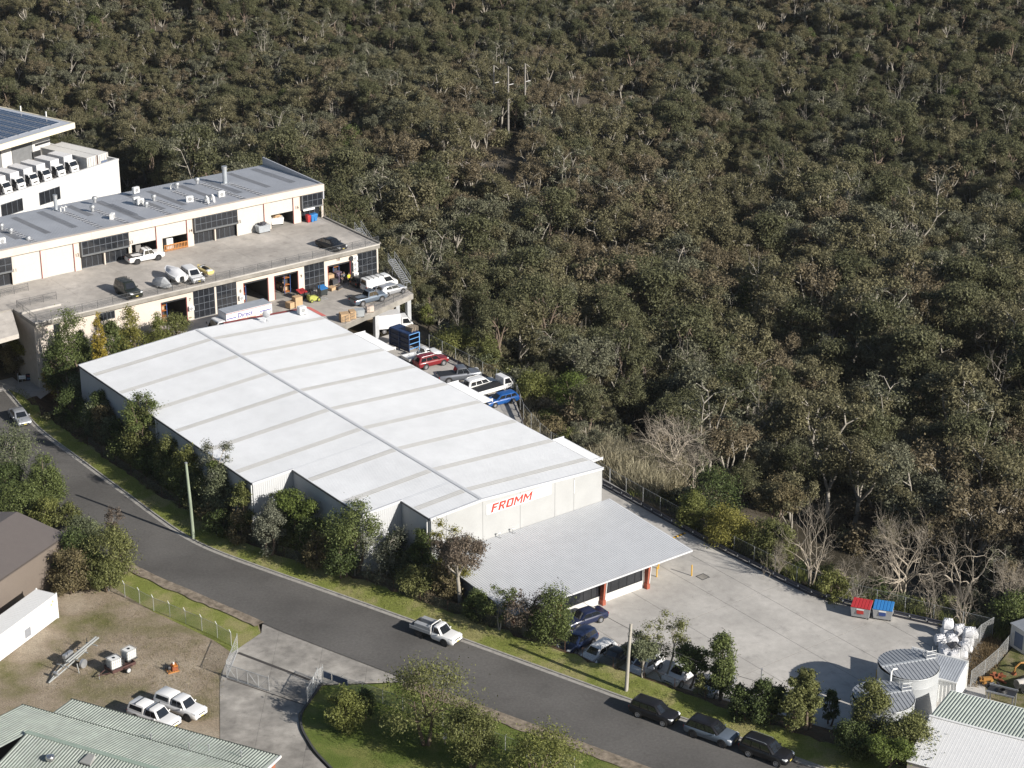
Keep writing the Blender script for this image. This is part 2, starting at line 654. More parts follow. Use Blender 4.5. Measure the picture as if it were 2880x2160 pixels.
# street and its edges
mb = MB()
lo = resample(LOWER, 140)
mid = [a.lerp(b, .5) + Vector((0, 0, .09)) for a, b in zip(KERB, lo)]
struct(strip(mb, [lo, [a.lerp(b, .5) for a, b in zip(lo, mid)], mid, [a.lerp(b, .5) for a, b in zip(mid, KERB)], KERB]).build('street', ASPH, smooth=2))
mb = MB()                                     # kerb and gutter of the grass side
up = lambda L, z: [p + Vector((0, 0, z)) for p in L]
strip(mb, [up(offset_line(KERB, -.42), .012), up(offset_line(KERB, -.02), -.01 + .02), up(KERB, .13), up(offset_line(KERB, .15), .14), up(offset_line(KERB, .16), -.1)])
struct(mb.build('kerb', KERBM))
def jit2(L):
    r = random.Random(2)
    return [p + Vector((r.uniform(-.14, .14), r.uniform(-.14, .14), 0)) for p in L]
DIRT = mat('dirt_edge', (.21, .175, .135), rough=1, var=.5, scale=1.6, bump=.6, bscale=8, spec=.1)
mb = MB()                                     # worn shoulder on the other side
low_vis = [p for p in LOWER if G('N', 330, 1570, ZS).x - 1 < p.x < G('N', 744, 1758, ZS).x]
strip(mb, [up(offset_line(low_vis, .25), .008), up(low_vis, .05), up(offset_line(low_vis, -.5), .05), up(jit2(offset_line(low_vis, -1.0)), .02)])
struct(mb.build('dirt_shoulder', DIRT))
mb = MB()
low_vis = [p for p in LOWER if p.x > G('N', 1148, 1913, ZS).x]
strip(mb, [up(offset_line(low_vis, .25), .008), up(low_vis, .05), up(offset_line(low_vis, -.6), .06), up(jit2(offset_line(low_vis, -1.3)), .03)])
struct(mb.build('dirt_shoulder', DIRT))
SEAM = mat('bitumen_seam', (.035, .034, .033), rough=.7)
r_s = random.Random(6)
for off, i0, i1 in ((1.5, 52, 118), (2.0, 60, 100), (5.6, 12, 44)):
    L_ = [p + Vector((0, 0, .055 if off > 3 else .03)) + Vector((r_s.uniform(-.06, .06), r_s.uniform(-.06, .06), 0)) for p in offset_line(lo, off)[i0:i1]]
    L_ = [a + Vector((0, 0, (KERB[i0+i]-a).length*0)) for i, a in enumerate(L_)]
    for i, a in enumerate(L_):
        f = off/max(.1, (KERB[i0+i]-lo[i0+i]).length)
        a.z = ZS + .09*(2*f if f < .5 else 2-2*f) + .006
    struct(strip(MB(), [offset_line(L_, -.022), offset_line(L_, .022)]).build('road_seam', SEAM))
# verge and planted bank
FE = resample(FENCE, 140)
def jit(L, a):
    r = random.Random(4)
    return [p + Vector((r.uniform(-a, a), r.uniform(-a, a), 0)) for p in L]
mb = MB()
k1 = up(offset_line(KERB, .15), .136)
strip(mb, [k1, [a.lerp(b, .33) + Vector((0, 0, .05)) for a, b in zip(k1, FE)], [a.lerp(b, .7) + Vector((0, 0, .05)) for a, b in zip(k1, FE)], jit(FE, .35)])
struct(mb.build('verge_grass', GRASS, smooth=2))
YE = resample(YEDGE, 140)
mb = MB()
f2 = [p + Vector((0, 0, -.02)) for p in jit(FE, .35)]
strip(mb, [up(f2, -.3), f2, [a.lerp(b, .4) + Vector((0, 0, .1)) for a, b in zip(f2, YE)], [a.lerp(b, .8) + Vector((0, 0, .02)) for a, b in zip(f2, YE)], up(YE, .02), up(offset_line(YE, 6.0), -.34)])
struct(mb.build('planted_bank', SOIL, smooth=2))

# ------------------------------------------------------------------ yard of concrete slabs
yard_uv = [(-1.5, 33)] + [(-2.5, 47.5), (4, 48.3), (23.5, 48.3), (33, 43), (38.5, 41.6), (52.4, 41.0)] + [(u, v + .9) for u, v in GUARD[1:]] + [(103.5, 46.6)]
ye = [uv_of(p) for p in YE if p.x > G('N', 1330, 1712).x and p.x < G('N', 2600, 2150).x]
yard_uv += [(112.5, 37), (115.5, 29.5)] + ye[::-1]
yard_uv += [(69, 9.5), (61, 12)]
yard = MB().sheet(yard_uv, .0).build('yard', CONC_J)
yard.location = W(0, 0); yard.rotation_euler = (0, 0, YAW)
struct(yard)
us = [-6, 4, 14, 24, 34, 44, 54, 61.3, 71, 82.2, 93.5, 105, 118]
slabs(yard_uv, us, [-30, 9.8, 18.2, 26, 32.2, 36.45, 42.5, 52], -.1, .012, CONC, yard)
# black line of tyre dirt, drain cover and speed bump
bump = thing('speed_hump', 'short yellow and black rubber speed hump beside the guard rail', 'speed hump', W(*uv_of(G('H', 1935, 818)), .012), YAW + .05)
RUB = mat('black_rubber', (.022, .022, .022), rough=.8)
YEL = mat('yellow_paint', (.62, .36, .035), rough=.6)
for i in range(7):
    y = -.95 + i*.27
    MB().loft([[(-.17, y, 0), (-.08, y, .05), (.08, y, .05), (.17, y, 0)], [(-.17, y+.262, 0), (-.08, y+.262, .05), (.08, y+.262, .05), (.17, y+.262, 0)]]).build('rubber_block', RUB if i % 2 else YEL, bump)
c = thing('drain_cover', 'square flush steel access cover set in the concrete beside the yellow bollard', 'drain cover', W(*uv_of(G('H', 2140, 1175)), .016), YAW)
f = MB()
for a, b in (((-.55, -.55), (.55, -.47)), ((-.55, .47), (.55, .55)), ((-.55, -.47), (-.47, .47)), ((.47, -.47), (.55, .47))):
    f.bb(a[0], b[0], a[1], b[1], 0, .012)
f.build('frame', DSTEEL, c)
MB().bb(-.46, .46, -.46, .46, 0, .008).build('lid', CONC_D, c)

# gravel yard on the other side of the street, driveway, lawn
dz = ZS - .1
gy = [G('N', x, y, dz) for x, y in ((-200, 1500), (60, 1560), (150, 1600), (330, 1600), (371, 1590), (439, 1630), (521, 1662), (618, 1706), (726, 1750), (735, 1783), (900, 1850), (900, 2400), (-300, 2400))]
struct(MB().sheet([(p.x, p.y) for p in gy], dz).build('gravel_yard', DRY))
gv = [G('N', x, y, dz+.012) for x, y in ((300, 1640), (371, 1606), (439, 1640), (521, 1672), (618, 1714), (724, 1758), (733, 1783), (652, 1836), (600, 1800), (520, 1762), (430, 1720), (350, 1672))]
struct(MB().sheet([(p.x, p.y) for p in gv], dz+.012).build('fence_grass', GRASS))
dw = [G('N', x, y, dz+.024) for x, y in ((740, 1738), (760, 1742), (1165, 1896), (1190, 1925), (1085, 1918), (900, 1925), (868, 1975), (838, 2010), (842, 2055), (880, 2120), (960, 2200), (1040, 2300), (600, 2300), (620, 2200), (618, 1900), (650, 1838), (735, 1780))]
DRV = mat('driveway_concrete', (.29, .272, .245), spots=.3, sscale=1.2, rough=.92, var=.22, scale=.8, bump=.35, bscale=14, var2=.3, scale2=.2, spec=.2)
drive = struct(MB().sheet([(p.x, p.y) for p in dw], dz+.024).build('driveway', CONC_J))
dwp = [(p.x, p.y) for p in dw]
slabs(dwp, list(np.arange(-60, 10, 4.6)), list(np.arange(118, 185, 4.6)), dz-.05, dz+.036, DRV, drive, gap=.012)
lw = [G('N', x, y, dz+.05) for x, y in ((1085, 1922), (1148, 1918), (1560, 2068), (1723, 2128), (1830, 2168), (2100, 2270), (2150, 2420), (1060, 2420), (1045, 2300), (965, 2200), (886, 2120), (848, 2055), (843, 2010), (872, 1977), (903, 1929))]
struct(MB().sheet([(p.x, p.y) for p in lw], dz+.05).build('lawn', LAWN))
ke = smooth_line([G('N', x, y, dz) for x, y in ((903, 1925), (870, 1972), (841, 2010), (845, 2055), (884, 2120), (963, 2200), (1043, 2300))], 40)
mb = MB()
strip(mb, [up(offset_line(ke, .2), 0), up(offset_line(ke, .2), .24), up(ke, .24), up(ke, 0)])
struct(mb.build('driveway_kerb', mat('dark_kerb', (.05, .05, .05), rough=.9)))
# path from the street to the gate of the units
pv = [G('N', x, y, ZS-.03) for x, y in ((-60, 1062), (25, 1052), (52, 1075), (118, 1065), (145, 1100), (66, 1156), (20, 1110), (-60, 1120))]
fp = struct(MB().sheet([(p.x, p.y) for p in pv], ZS-.03).build('footpath', CONC))
# ------------------------------------------------------------------ ribbed metal sheets
def ribbed(mb, o, a, d, la, ld, pitch=.25, h=.014, rib=.055, flip=False):
    """sheet from o, ribs run along d (length ld), repeat along a (length la)"""
    o = Vector(o); a = Vector(a).normalized(); d = Vector(d).normalized()
    n = a.cross(d).normalized()
    if flip:
        n = -n
    prof = []
    k = int(la/pitch)
    for i in range(k):
        t = i*pitch
        prof += [(t, 0), (t + pitch - rib, 0), (t + pitch - rib*.72, h), (t + pitch - rib*.28, h)]
    prof.append((la, 0))
    vs = []
    for t, z in prof:
        p = o + a*t + n*z
        vs += [p, p + d*ld]
    fs = []
    for i in range(len(prof)-1):
        f = (2*i, 2*i+2, 2*i+3, 2*i+1)
        fs.append(f[::-1] if flip else f)
    return mb.add(vs, fs)

ROOFW = mat('white_roof_steel', (.60, .61, .622), rough=.5, var=.045, scale=.5, var2=.05, scale2=.15, spec=.3)
WALLW = mat('white_wall_steel', (.45, .458, .465), rough=.5, var=.03, scale=.8, spec=.3)
PRECAST = mat('pale_precast', (.35, .355, .352), rough=.75, var=.03, scale=.6, var2=.04, scale2=.3)
SKYL = mat('fibreglass_skylight', (.475, .465, .44), rough=.5, var=.06, scale=1.0)
FLASH = mat('grey_flashing', (.50, .51, .525), rough=.45, var=.06)
FASC = mat('shade_blue_steel', (.20, .23, .27), rough=.5)
EH, SLP, LW, RV, WV = 7.614, .0542, 61.227, 16.2, 32.4
L1, L2, A1, A2 = 41.915, 55.80, 4.97, 9.795
def zr(v):
    return EH + SLP*(v if v < RV else WV - v)

wh = thing('warehouse', 'long white metal-roofed warehouse with a stepped street side and a low front office', 'warehouse', W(0, 0), YAW)
def roofseg(u0, u1, v0, v1, name='roof_sheet'):
    mb = MB()
    p = Vector((u0, v0, zr(v0))); q = Vector((u0, v1, zr(v1)))
    if v0 < RV:
        ribbed(mb, p, (1, 0, 0), q - p, u1-u0, (q-p).length)
    else:
        ribbed(mb, p, (1, 0, 0), q - p, u1-u0, (q-p).length)
    return mb.build(name, ROOFW, wh)
roofseg(-.1, L1+.05, -.12, RV); roofseg(L1+.05, L2+.05, A1-.12, RV); roofseg(L2+.05, LW+.1, A2-.12, RV); roofseg(-.1, LW+.1, RV, WV+.15)
mb = MB()                                    # ridge capping with a real fold
for s0, s1 in ((-.1, LW+.12),):
    mb.slab((s0, RV-.2, zr(RV-.2)+.055), (s1, RV-.2, zr(RV-.2)+.055), (s1, RV, zr(RV)+.062), (s0, RV, zr(RV)+.062), .02)
    mb.slab((s0, RV, zr(RV)+.062), (s1, RV, zr(RV)+.062), (s1, RV+.2, zr(RV-.2)+.055), (s0, RV+.2, zr(RV-.2)+.055), .02)
mb.build('ridge_cap', FLASH, wh)
for u in (4.0, 10.9, 17.9, 24.8, 31.6, 38.4, 45.4, 52.2, 58.4):
    for side in (0, 1):
        v0 = (0 if u < L1 else A1 if u < L2 else A2) + .05 if side == 0 else RV + .33
        v1 = RV - .33 if side == 0 else WV
        p = Vector((u-.45, v0, zr(v0)+.012)); q = Vector((u-.45, v1, zr(v1)+.012))
        mb = MB(); ribbed(mb, p, (1, 0, 0), q-p, .9, (q-p).length, .29, .012)
        o = mb.build('skylight_strip', SKYL, wh)
# walls
def wall_u(u0, u1, v, z0, zt, out, m, ribs=True, name='wall'):
    mb = MB()
    o = Vector((u0, v, z0))
    if ribs:
        ribbed(mb, o, (1, 0, 0), (0, 0, 1), u1-u0, zt-z0, .25, .03, .08, flip=out > 0)
    else:
        mb.bb(u0, u1, v-.06, v+.06, z0, zt)
    return mb.build(name, m, wh)
wall_u(0, L1, 0, -.3, EH, -1, WALLW); wall_u(L1, L2, A1, -.3, zr(A1), -1, WALLW); wall_u(L2, LW, A2, -.3, zr(A2), -1, WALLW)
wall_u(0, LW, WV, -.3, EH, 1, WALLW)
def wall_v(u, v0, v1, m, ribs=True, name='wall'):
    mb = MB()
    n = max(2, int((v1-v0)/.25)) if ribs else 1
    vs = sorted(set([v0 + (v1-v0)*i/n for i in range(n+1)] + ([RV] if v0 < RV < v1 else [])))
    for a, b in zip(vs, vs[1:]):
        if ribs:
            w = (b-a)
            pr = [(a, 0), (b-.08, 0), (b-.055, .03), (b-.025, .03), (b, 0)]
            for (p, h), (q, g) in zip(pr, pr[1:]):
                mb.quad((u+h, p, -.3), (u+g, q, -.3), (u+g, q, zr(q)-.02), (u+h, p, zr(p)-.02))
        else:
            mb.quad((u, a, -.3), (u, b, -.3), (u, b, zr(b)-.02), (u, a, zr(a)-.02))
    return mb.build(name, m, wh)
wall_v(L1, 0, A1, WALLW); wall_v(L2, A1, A2, WALLW)
mb = MB()
mb.quad((0, 0, -.3), (0, 0, EH), (0, RV, zr(RV)-.02), (0, RV, -.3)).quad((0, RV, -.3), (0, RV, zr(RV)-.02), (0, WV, EH), (0, WV, -.3))
mb.build('wall', WALLW, wh)
js = [A2, 11.7, 16.35, 21.25, 25.9, 28.5, WV]              # precast panels of the front gable, joints between
for a, b in zip(js, js[1:]):
    mb = MB(); e = .018
    pts = [a+e] + ([RV] if a < RV < b else []) + [b-e]
    for p, q in zip(pts, pts[1:]):
        mb.loft([[(LW-.15, p, -.3), (LW, p, -.3), (LW, p, zr(p)-.03), (LW-.15, p, zr(p)-.03)], [(LW-.15, q, -.3), (LW, q, -.3), (LW, q, zr(q)-.03), (LW-.15, q, zr(q)-.03)]])
    mb.build('wall_panel', PRECAST, wh, fixn=True)
MB().bb(LW-.16, LW-.06, A2, WV, -.3, EH).build('wall_backing', mat('joint_grey', (.30, .30, .29)), wh)
# gable flashings and gutters
for u0, va, vb in ((L1, -.1, A1+.1), (L2, A1-.1, A2+.1), (LW, A2-.1, RV), (LW, RV, WV+.15), (0, -.1, RV), (0, RV, WV+.15)):
    s = 1 if u0 > 0 else -1
    a, b = zr(va), zr(vb)
    MB().loft([[(u0-.12*s, va, a+.05), (u0+.1*s, va, a+.05), (u0+.1*s, va, a-.22), (u0+.07*s, va, a-.22)], [(u0-.12*s, vb, b+.05), (u0+.1*s, vb, b+.05), (u0+.1*s, vb, b-.22), (u0+.07*s, vb, b-.22)]]).build('gable_flashing', FLASH, wh, fixn=True)
DKG = mat('dark_gutter', (.05, .052, .058), rough=.5)
for u0, u1, v in ((-.1, L1+.05, 0), (L1+.05, L2+.05, A1), (L2+.05, LW+.1, A2)):
    MB().bb(u0, u1, v-.2, v-.06, zr(v)-.2, zr(v)-.03).build('gutter', DKG, wh)
MB().bb(-.1, LW+.1, WV+.08, WV+.24, EH-.2, EH-.04).build('gutter', DKG, wh)
for u, v in ((L1-.12, -.16), (L2-.12, A1-.16), (LW-.5, A2-.16), (20, -.14)):
    MB().tube([(u, v, -.2), (u, v, zr(max(v, 0))-.2)], .07, 8).build('downpipe', WHITE, wh)
MB().bb(LW+.005, LW+.06, 28.45, 28.55, 5.7, 7.25).build('downpipe', WHITE, wh)
# red barge at the far gable
REDM = mat('red_capping', (.30, .07, .06), rough=.6, var=.15)
mb = MB()
ribbed(mb, (-.15, 20.4, EH+.62), (0, 1, -.054), (-1, 0, 0), 12.2, .75, .22, .03)
ribbed(mb, (-.9, 32.6, EH), (1, 0, 0), (0, 1, -.2), 4.2, .75, .22, .03)
mb.build('red_capping', REDM, wh)
# sign on the gable
sg = thing('company_sign', 'long white sign with red slanted FROMM lettering on the front gable', 'sign', W(LW+.005, 16.8, 6.55), YAW)
MB().bb(0, .05, 0, 8.55, -.05, 1.1).build('sign_board', mat('sign_white', (.66, .66, .66), rough=.4, var=.02), sg)
RED_S = mat('sign_red', (.46, .045, .03), rough=.5)
def bars(kind):
    t = .28
    B = {'F': [((0, 0), (t, 0), (t, 1), (0, 1)), ((t, .78), (.82, .78), (.82, 1), (t, 1)), ((t, .42), (.66, .42), (.66, .62), (t, .62))],
         'R': [((0, 0), (t, 0), (t, 1), (0, 1)), ((t, .78), (.72, .78), (.84, .9), (.72, 1), (t, 1)), ((.62, .44), (.84, .55), (.84, .9), (.62, .78)), ((t, .4), (.66, .4), (.62, .58), (t, .58)), ((.4, .4), (.62, .4), (.9, 0), (.64, 0))],
         'O': [((0, .12), (t, .2), (t, .8), (0, .88)), ((.66, .2), (.9, .12), (.9, .88), (.66, .8)), ((0, .12), (.12, 0), (.78, 0), (.9, .12), (.66, .2), (t, .2)), ((t, .8), (.66, .8), (.9, .88), (.78, 1), (.12, 1), (0, .88))],
         'M': [((0, 0), (.22, 0), (.22, 1), (0, 1)), ((.88, 0), (1.1, 0), (1.1, 1), (.88, 1)), ((.22, .68), (.55, .2), (.55, .52), (.22, 1)), ((.55, .2), (.88, .68), (.88, 1), (.55, .52))]}
    return B[kind]
yo = .55
for ch, wd in zip('FROMM', (.95, 1.02, 1.04, 1.24, 1.24)):
    mb = MB()
    for P in bars(ch):
        Q = [(yo + (x + y*.28)*.98, .06 + y*.95) for x, y in P]
        mb.loft([[(.052, q[0], q[1]) for q in Q], [(.068, q[0], q[1]) for q in Q]])
    mb.build('letter', RED_S, sg, fixn=True)
    yo += wd*.98
# front office under a wide sloping roof
CF, CV0, CV1, CZ0, CZ1 = 74.94, 10.05, 33.5, 3.62, 2.98
OFR = mat('office_roof_steel', (.50, .51, .525), rough=.5, var=.05, scale=.8, var2=.05, spec=.3)
mb = MB()
p = Vector((LW+.05, CV0, CZ0)); q = Vector((CF, CV0, CZ1))
ribbed(mb, p, (0, 1, 0), q-p, CV1-CV0, (q-p).length, .27, .03, .09, flip=True)
mb.build('office_roof_sheet', OFR, wh)
mb = MB()
mb.slab((LW+.05, CV0+.02, CZ0-.03), (CF-.03, CV0+.02, CZ1-.03), (CF-.03, CV1-.02, CZ1-.03), (LW+.05, CV1-.02, CZ0-.03), .1)
mb.build('soffit', WHITE, wh)
mb = MB().bb(CF-.02, CF+.12, CV0, CV1, CZ1-.2, CZ1-.02)
mb.build('fascia_gutter', FLASH, wh)
OFW = mat('office_white_wall', (.55, .54, .52), rough=.7, var=.05)
mb = MB().bb(74.0, 74.15, CV0+.5, 27.6, -.05, .88)
mb.bb(LW+.1, 74.15, 27.45, 27.6, -.05, CZ1-.12).bb(74.0, 74.15, CV0+.5, 27.6, 2.6, CZ1-.14)
mb.build('office_wall', OFW, wh)
mb = MB(); ribbed(mb, (LW, CV0+.35, -.1), (1, 0, 0), (0, 0, 1), 12.9, 2.95, .25, .03, .08)
mb.build('office_side_wall', FASC, wh)
def pane_run(v0, v1, n, z0, z1, u, parent, fm=DSTEEL):
    w = (v1-v0)/n
    for i in range(n):
        f = MB().bb(u-.04, u+.06, v0+i*w, v0+i*w+.07, z0, z1).bb(u-.04, u+.06, v0+i*w+.07, v0+(i+1)*w, z1-.07, z1).bb(u-.04, u+.06, v0+i*w+.07, v0+(i+1)*w, z0, z0+.07)
        f = f.build('window', fm, parent)
        MB().bb(u-.02, u+.015, v0+i*w+.07, v0+(i+1)*w, z0+.07, z1-.07).build('pane', GLASSD, f)
pane_run(16.5, 21.7, 5, .88, 2.6, 74.08, wh)
pane_run(22.2, 27.5, 5, .88, 2.6, 74.08, wh)
pane_run(10.7, 16.0, 5, .88, 2.6, 74.08, wh)
BRK = mat('red_brick_paint', (.30, .085, .05), rough=.8, var=.2, scale=4)
for v in (10.5, 16.2, 21.9, 27.8):
    o = MB().loft([[(74.16, v-.12, 0), (74.6, v-.12, 0), (74.86, v-.12, CZ1-.2), (74.16, v-.12, CZ1-.2)], [(74.16, v+.12, 0), (74.6, v+.12, 0), (74.86, v+.12, CZ1-.2), (74.16, v+.12, CZ1-.2)]]).build('fin_wall', BRK, wh, fixn=True)
    MB().bb(74.17, 74.72, v-.2, v+.2, 0, .62).build('base_block', BRK, o)
    MB().tube([(74.66, v+.16, .6), (74.9, v+.16, CZ1-.2)], .05, 6).build('edge_post', WHITE, o)
for u0 in (6.0, 27.0, 48.0):                # small awnings over the roller doors of the lane side
    mb = MB(); ribbed(mb, (u0, WV+.1, 5.35), (1, 0, 0), (0, 5, -.3), 7.1, 5.0, .25, .03)
    o = mb.build('awning_sheet', ROOFW, wh)
    mb = MB().bb(u0, u0+7.1, WV+5.0, WV+5.12, 4.85, 5.06).bb(u0-.03, u0, WV+.1, WV+5.1, 5.0, 5.3).bb(u0+7.1, u0+7.13, WV+.1, WV+5.1, 5.0, 5.3)
    mb.build('awning_edge', FLASH, o)
    MB().bb(u0+1, u0+6, WV+.035, WV+.1, 0, 4.6).build('roller_door', mat('roller_grey', (.35, .36, .37), rough=.5), wh)
for s, x, y, h in (('H', 382, 842, .55), ('H', 500, 802, .55)):
    q = uv_of(G(s, x, y, 3.55))
    o = MB().tube([(q[0], q[1], 3.5), (q[0], q[1], 4.15)], .05, 8).build('vent_pipe', STEEL, wh)
    MB().tube([(q[0]-.03, q[1]-.12, 4.15), (q[0]+.03, q[1]+.12, 4.15)], .075, 8).build('vent_cap', STEEL, o)
    MB().bb(q[0]-.25, q[0]+.1, q[1]-.1, q[1]+.3, 3.52, 3.6).build('vent_flashing', DSTEEL, o)
def rooftop_ac(name, label, s, x, y, z, rz, size=(.75, .95, .8)):
    p = G(s, x, y, z)
    t = thing(name, label, 'air conditioner', p, rz)
    MB().bb(-size[0]/2, size[0]/2, -size[1]/2, size[1]/2, .12, size[2]+.12).build('casing', WHITE, t, bevel=.03)
    MB().lathe([(.001, 0), (.30, 0), (.30, .03), (.001, .03)], 14, (size[0]/2, 0, size[2]*.55+.1), 'X').build('fan_grille', mat('fan_grey', (.26, .265, .27)), t)
    for sx in (-1, 1):
        MB().bb(-size[0]/2, size[0]/2, sx*size[1]*.35-.04, sx*size[1]*.35+.04, 0, .12).build('foot', STEEL, t)
    return t
rooftop_ac('air_conditioner', 'white air conditioner on the far end of the white warehouse roof', 'S', 1775, 515, 7.72, YAW, (.8, 1.0, 1.0))
d = thing('satellite_dish', 'grey satellite dish on the far edge of the white warehouse roof', 'satellite dish', G('S', 1165, 640, 8.25), YAW + 2.6)
MB().tube([(0, 0, 0), (0, 0, .7)], .04, 8).build('mast', STEEL, d)
MB().tube([(-.3, -.25, .02), (0, 0, .45)], .025, 6).tube([(-.3, .25, .02), (0, 0, .45)], .025, 6).build('brace', STEEL, d)
pr = [(.001, 0), (.2, .02), (.4, .09), (.5, .16), (.49, .19), (.38, .12), (.2, .05), (.001, .03)]
MB().lathe(pr, 20, (.05, 0, .95), 'X').build('reflector', mat('dish_grey', (.36, .37, .39), rough=.5), d, smooth=True)
MB().tube([(.1, 0, .6), (.55, 0, .85), (.6, 0, .98)], .02, 6).build('feed_arm', STEEL, d)
# ------------------------------------------------------------------ two-storey units with a roof deck in front
def part(name, m, parent, x0, x1, y0, y1, z0, z1, bevel=0.0):
    return MB().bb(x0, x1, y0, y1, z0, z1).build(name, m, parent, bevel=bevel)

Z1, Z2, FU, UU = 4.8, 9.5, -12.2, -26.65
un = thing('industrial_units', 'cream two-level block of industrial units with numbered roller doors and car decks', 'building', W(0, 0), YAW)
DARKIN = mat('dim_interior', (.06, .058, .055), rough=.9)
ROLLG = mat('cream_roller_door', (.47, .455, .425), rough=.6, var=.03)
PINK = mat('cream_door_frame', (.50, .44, .38), rough=.7, var=.04)
RTRIM = mat('red_door_trim', (.22, .03, .03), rough=.6)
NUMM = mat('number_brown', (.05, .03, .025), rough=.6)
FRAMEG = mat('grey_window_frame', (.085, .095, .11), rough=.5)
ROOFG = mat('grey_roof_steel', (.43, .44, .465), rough=.5, var=.05, scale=.6, var2=.08, scale2=.2, spec=.3)
ROOFD = mat('weathered_translucent_sheet', (.24, .24, .25), rough=.6, var=.12, scale=.8)
DECK = mat('deck_concrete', (.41, .38, .345), spots=.3, sscale=.5, rough=.9, var=.14, scale=.8, bump=.1, var2=.22, scale2=.12, spec=.2)

def glazing(parent, u, v0, v1, z0, z1, nv, nz, fm=None, name='window', t=.06):
    fm = fm or FRAMEG
    w = MB()
    for i in range(nv+1):
        y = v0 + (v1-v0)*i/nv
        w.bb(u-.05, u+.05, y-t/2, y+t/2, z0, z1)
    f = w.build(name, fm, parent)
    for j in range(nz+1):
        z = z0 + (z1-z0)*j/nz
        for i in range(nv):
            y0, y1 = v0 + (v1-v0)*i/nv + t/2, v0 + (v1-v0)*(i+1)/nv - t/2
            if j < nz:
                MB().bb(u-.02, u+.012, y0, y1, z+t/2, z0+(z1-z0)*(j+1)/nz - t/2).build('pane', GLASSD, f)
        part('transom', fm, f, u-.048, u+.052, v0, v1, z-t/2+.001, z+t/2+.001)
    return f
def number(s, u, v, z, size=.62, al='CENTER'):
    text_part(s, size, un, NUMM, (u, v, z), (0, 1, 0), (0, 0, 1), name='unit_number', align=al, font_bold=.01)

# lower level front wall: piers and lintels around the openings
open_lo = [(2.35, 3.2, 5.2, 8.6, 'g'), (8.7, 10.95, 7.55, 8.6, 'w'), (17.6, 21.3, Z1, 8.15, 'd'), (22.3, 25.52, Z1, 8.7, 'g'), (25.78, 28.86, Z1, 8.7, 'g'), (29.95, 33.7, Z1, 8.22, 'd'), (34.7, 38.42, Z1, 8.2, 'd'), (39.42, 42.65, Z1, 8.68, 'g'), (43.22, 46.85, Z1, 7.88, 'd'), (48.05, 51.27, Z1, 8.64, 'g')]
v = -.2
for a, b, z0, z1, k in open_lo + [(51.5, 51.5, 0, 0, 'e')]:
    part('wall_pier', CREAM, un, FU-.2, FU, v, a, -.3 if v < 16 else Z1-.3, 9.0)
    if k == 'e':
        break
    part('lintel', CREAM, un, FU-.2, FU-.002, a, b, z1, 9.0)
    if z0 > Z1 + .1:
        part('wall_pier', CREAM, un, FU-.2, FU-.002, a, b, -.3, z0)
    if k == 'g':
        glazing(un, FU-.06, a+.03, b-.03, z0+.03, z1-.03, 1 if b-a < 1.5 else 4, 4)
    elif k == 'w':
        glazing(un, FU-.06, a+.03, b-.03, z0+.03, z1-.03, 4, 1)
    else:
        o = part('door_frame', RTRIM, un, FU-.01, FU+.03, a-.05, a+.04, z0, z1)
        part('door_frame', RTRIM, un, FU-.01, FU+.03, b-.04, b+.05, z0, z1)
        part('roller_box', DSTEEL, un, FU-.75, FU-.22, a, b, z1-.3, z1+.2)
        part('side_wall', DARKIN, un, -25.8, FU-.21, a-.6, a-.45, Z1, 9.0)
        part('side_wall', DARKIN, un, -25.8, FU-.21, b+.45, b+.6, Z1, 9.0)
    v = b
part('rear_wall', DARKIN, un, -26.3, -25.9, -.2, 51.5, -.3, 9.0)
part('floor', CONC_D, un, -25.9, FU-.02, 16.5, 51.5, Z1-.4, Z1-.006)
part('side_wall', CREAM, un, -43, FU-.2, 51.3, 51.5, -6, 9.0)
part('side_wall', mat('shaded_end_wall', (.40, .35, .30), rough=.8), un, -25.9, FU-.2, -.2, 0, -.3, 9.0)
number('10', FU+.02, 44.9, 8.28); number('9', FU+.02, 38.93, 7.1); number('8', FU+.02, 29.42, 7.0); number('7', FU+.02, 21.8, 7.5, .55); 
for v, z in ((47.55, 8.2), (47.55, 7.3), (47.55, 6.6), (47.6, 5.75), (29.45, 6.3), (21.85, 6.5)):
    o = part('wall_air_conditioner', WHITE, un, FU+.001, FU+.36, v-.38, v+.38, z-.3, z+.3, bevel=.03)
    MB().lathe([(.001, 0), (.23, 0), (.23, .02), (.001, .02)], 14, (FU+.36, v-.08, z), 'X').build('fan_grille', mat('grille_grey', (.3, .3, .31)), o)
MB().lathe([(.001, 0), (.35, 0), (.35, .06), (.001, .06)], 16, (FU+.1, 46.9+.1, 8.25), 'X').build('round_sign', DSTEEL, un)
part('sign_board', DSTEEL, un, FU+.02, FU+.08, 46.9, 47.15, 5.4, 8.0)
# upper car deck
deck_uv = [(FU+.74, -.3), (FU+.74, 51.35), (UU-.1, 51.9), (UU-.1, -30), (-19, -30), (-18.2, .3), (FU+.74, .3)]
deck_uv = [(FU+.74, -.3), (FU+.74, 51.35), (-27.2, 51.9), (-27.2, -34), (-18.6, -34), (-18.2, -.3)]
deck = MB().prism(deck_uv, 9.0, Z2-.012).build('upper_deck', CONC_D, un)
slabs(deck_uv, [-27.1, -22.1, -17, FU+.72], [-34, -27, -20, -13.5, -6, .5, 8.5, 17, 25.6, 34, 42.6, 52], Z2-.03, Z2, DECK, deck, name='deck_slab', gap=.012)
part('parapet_upstand', CONC, deck, FU+.45, FU+.745, -.3, 51.36, Z2, Z2+.16)
part('side_upstand', CONC_D, deck, -26.5, FU+.44, 51.45, 51.75, Z2, Z2+.2)
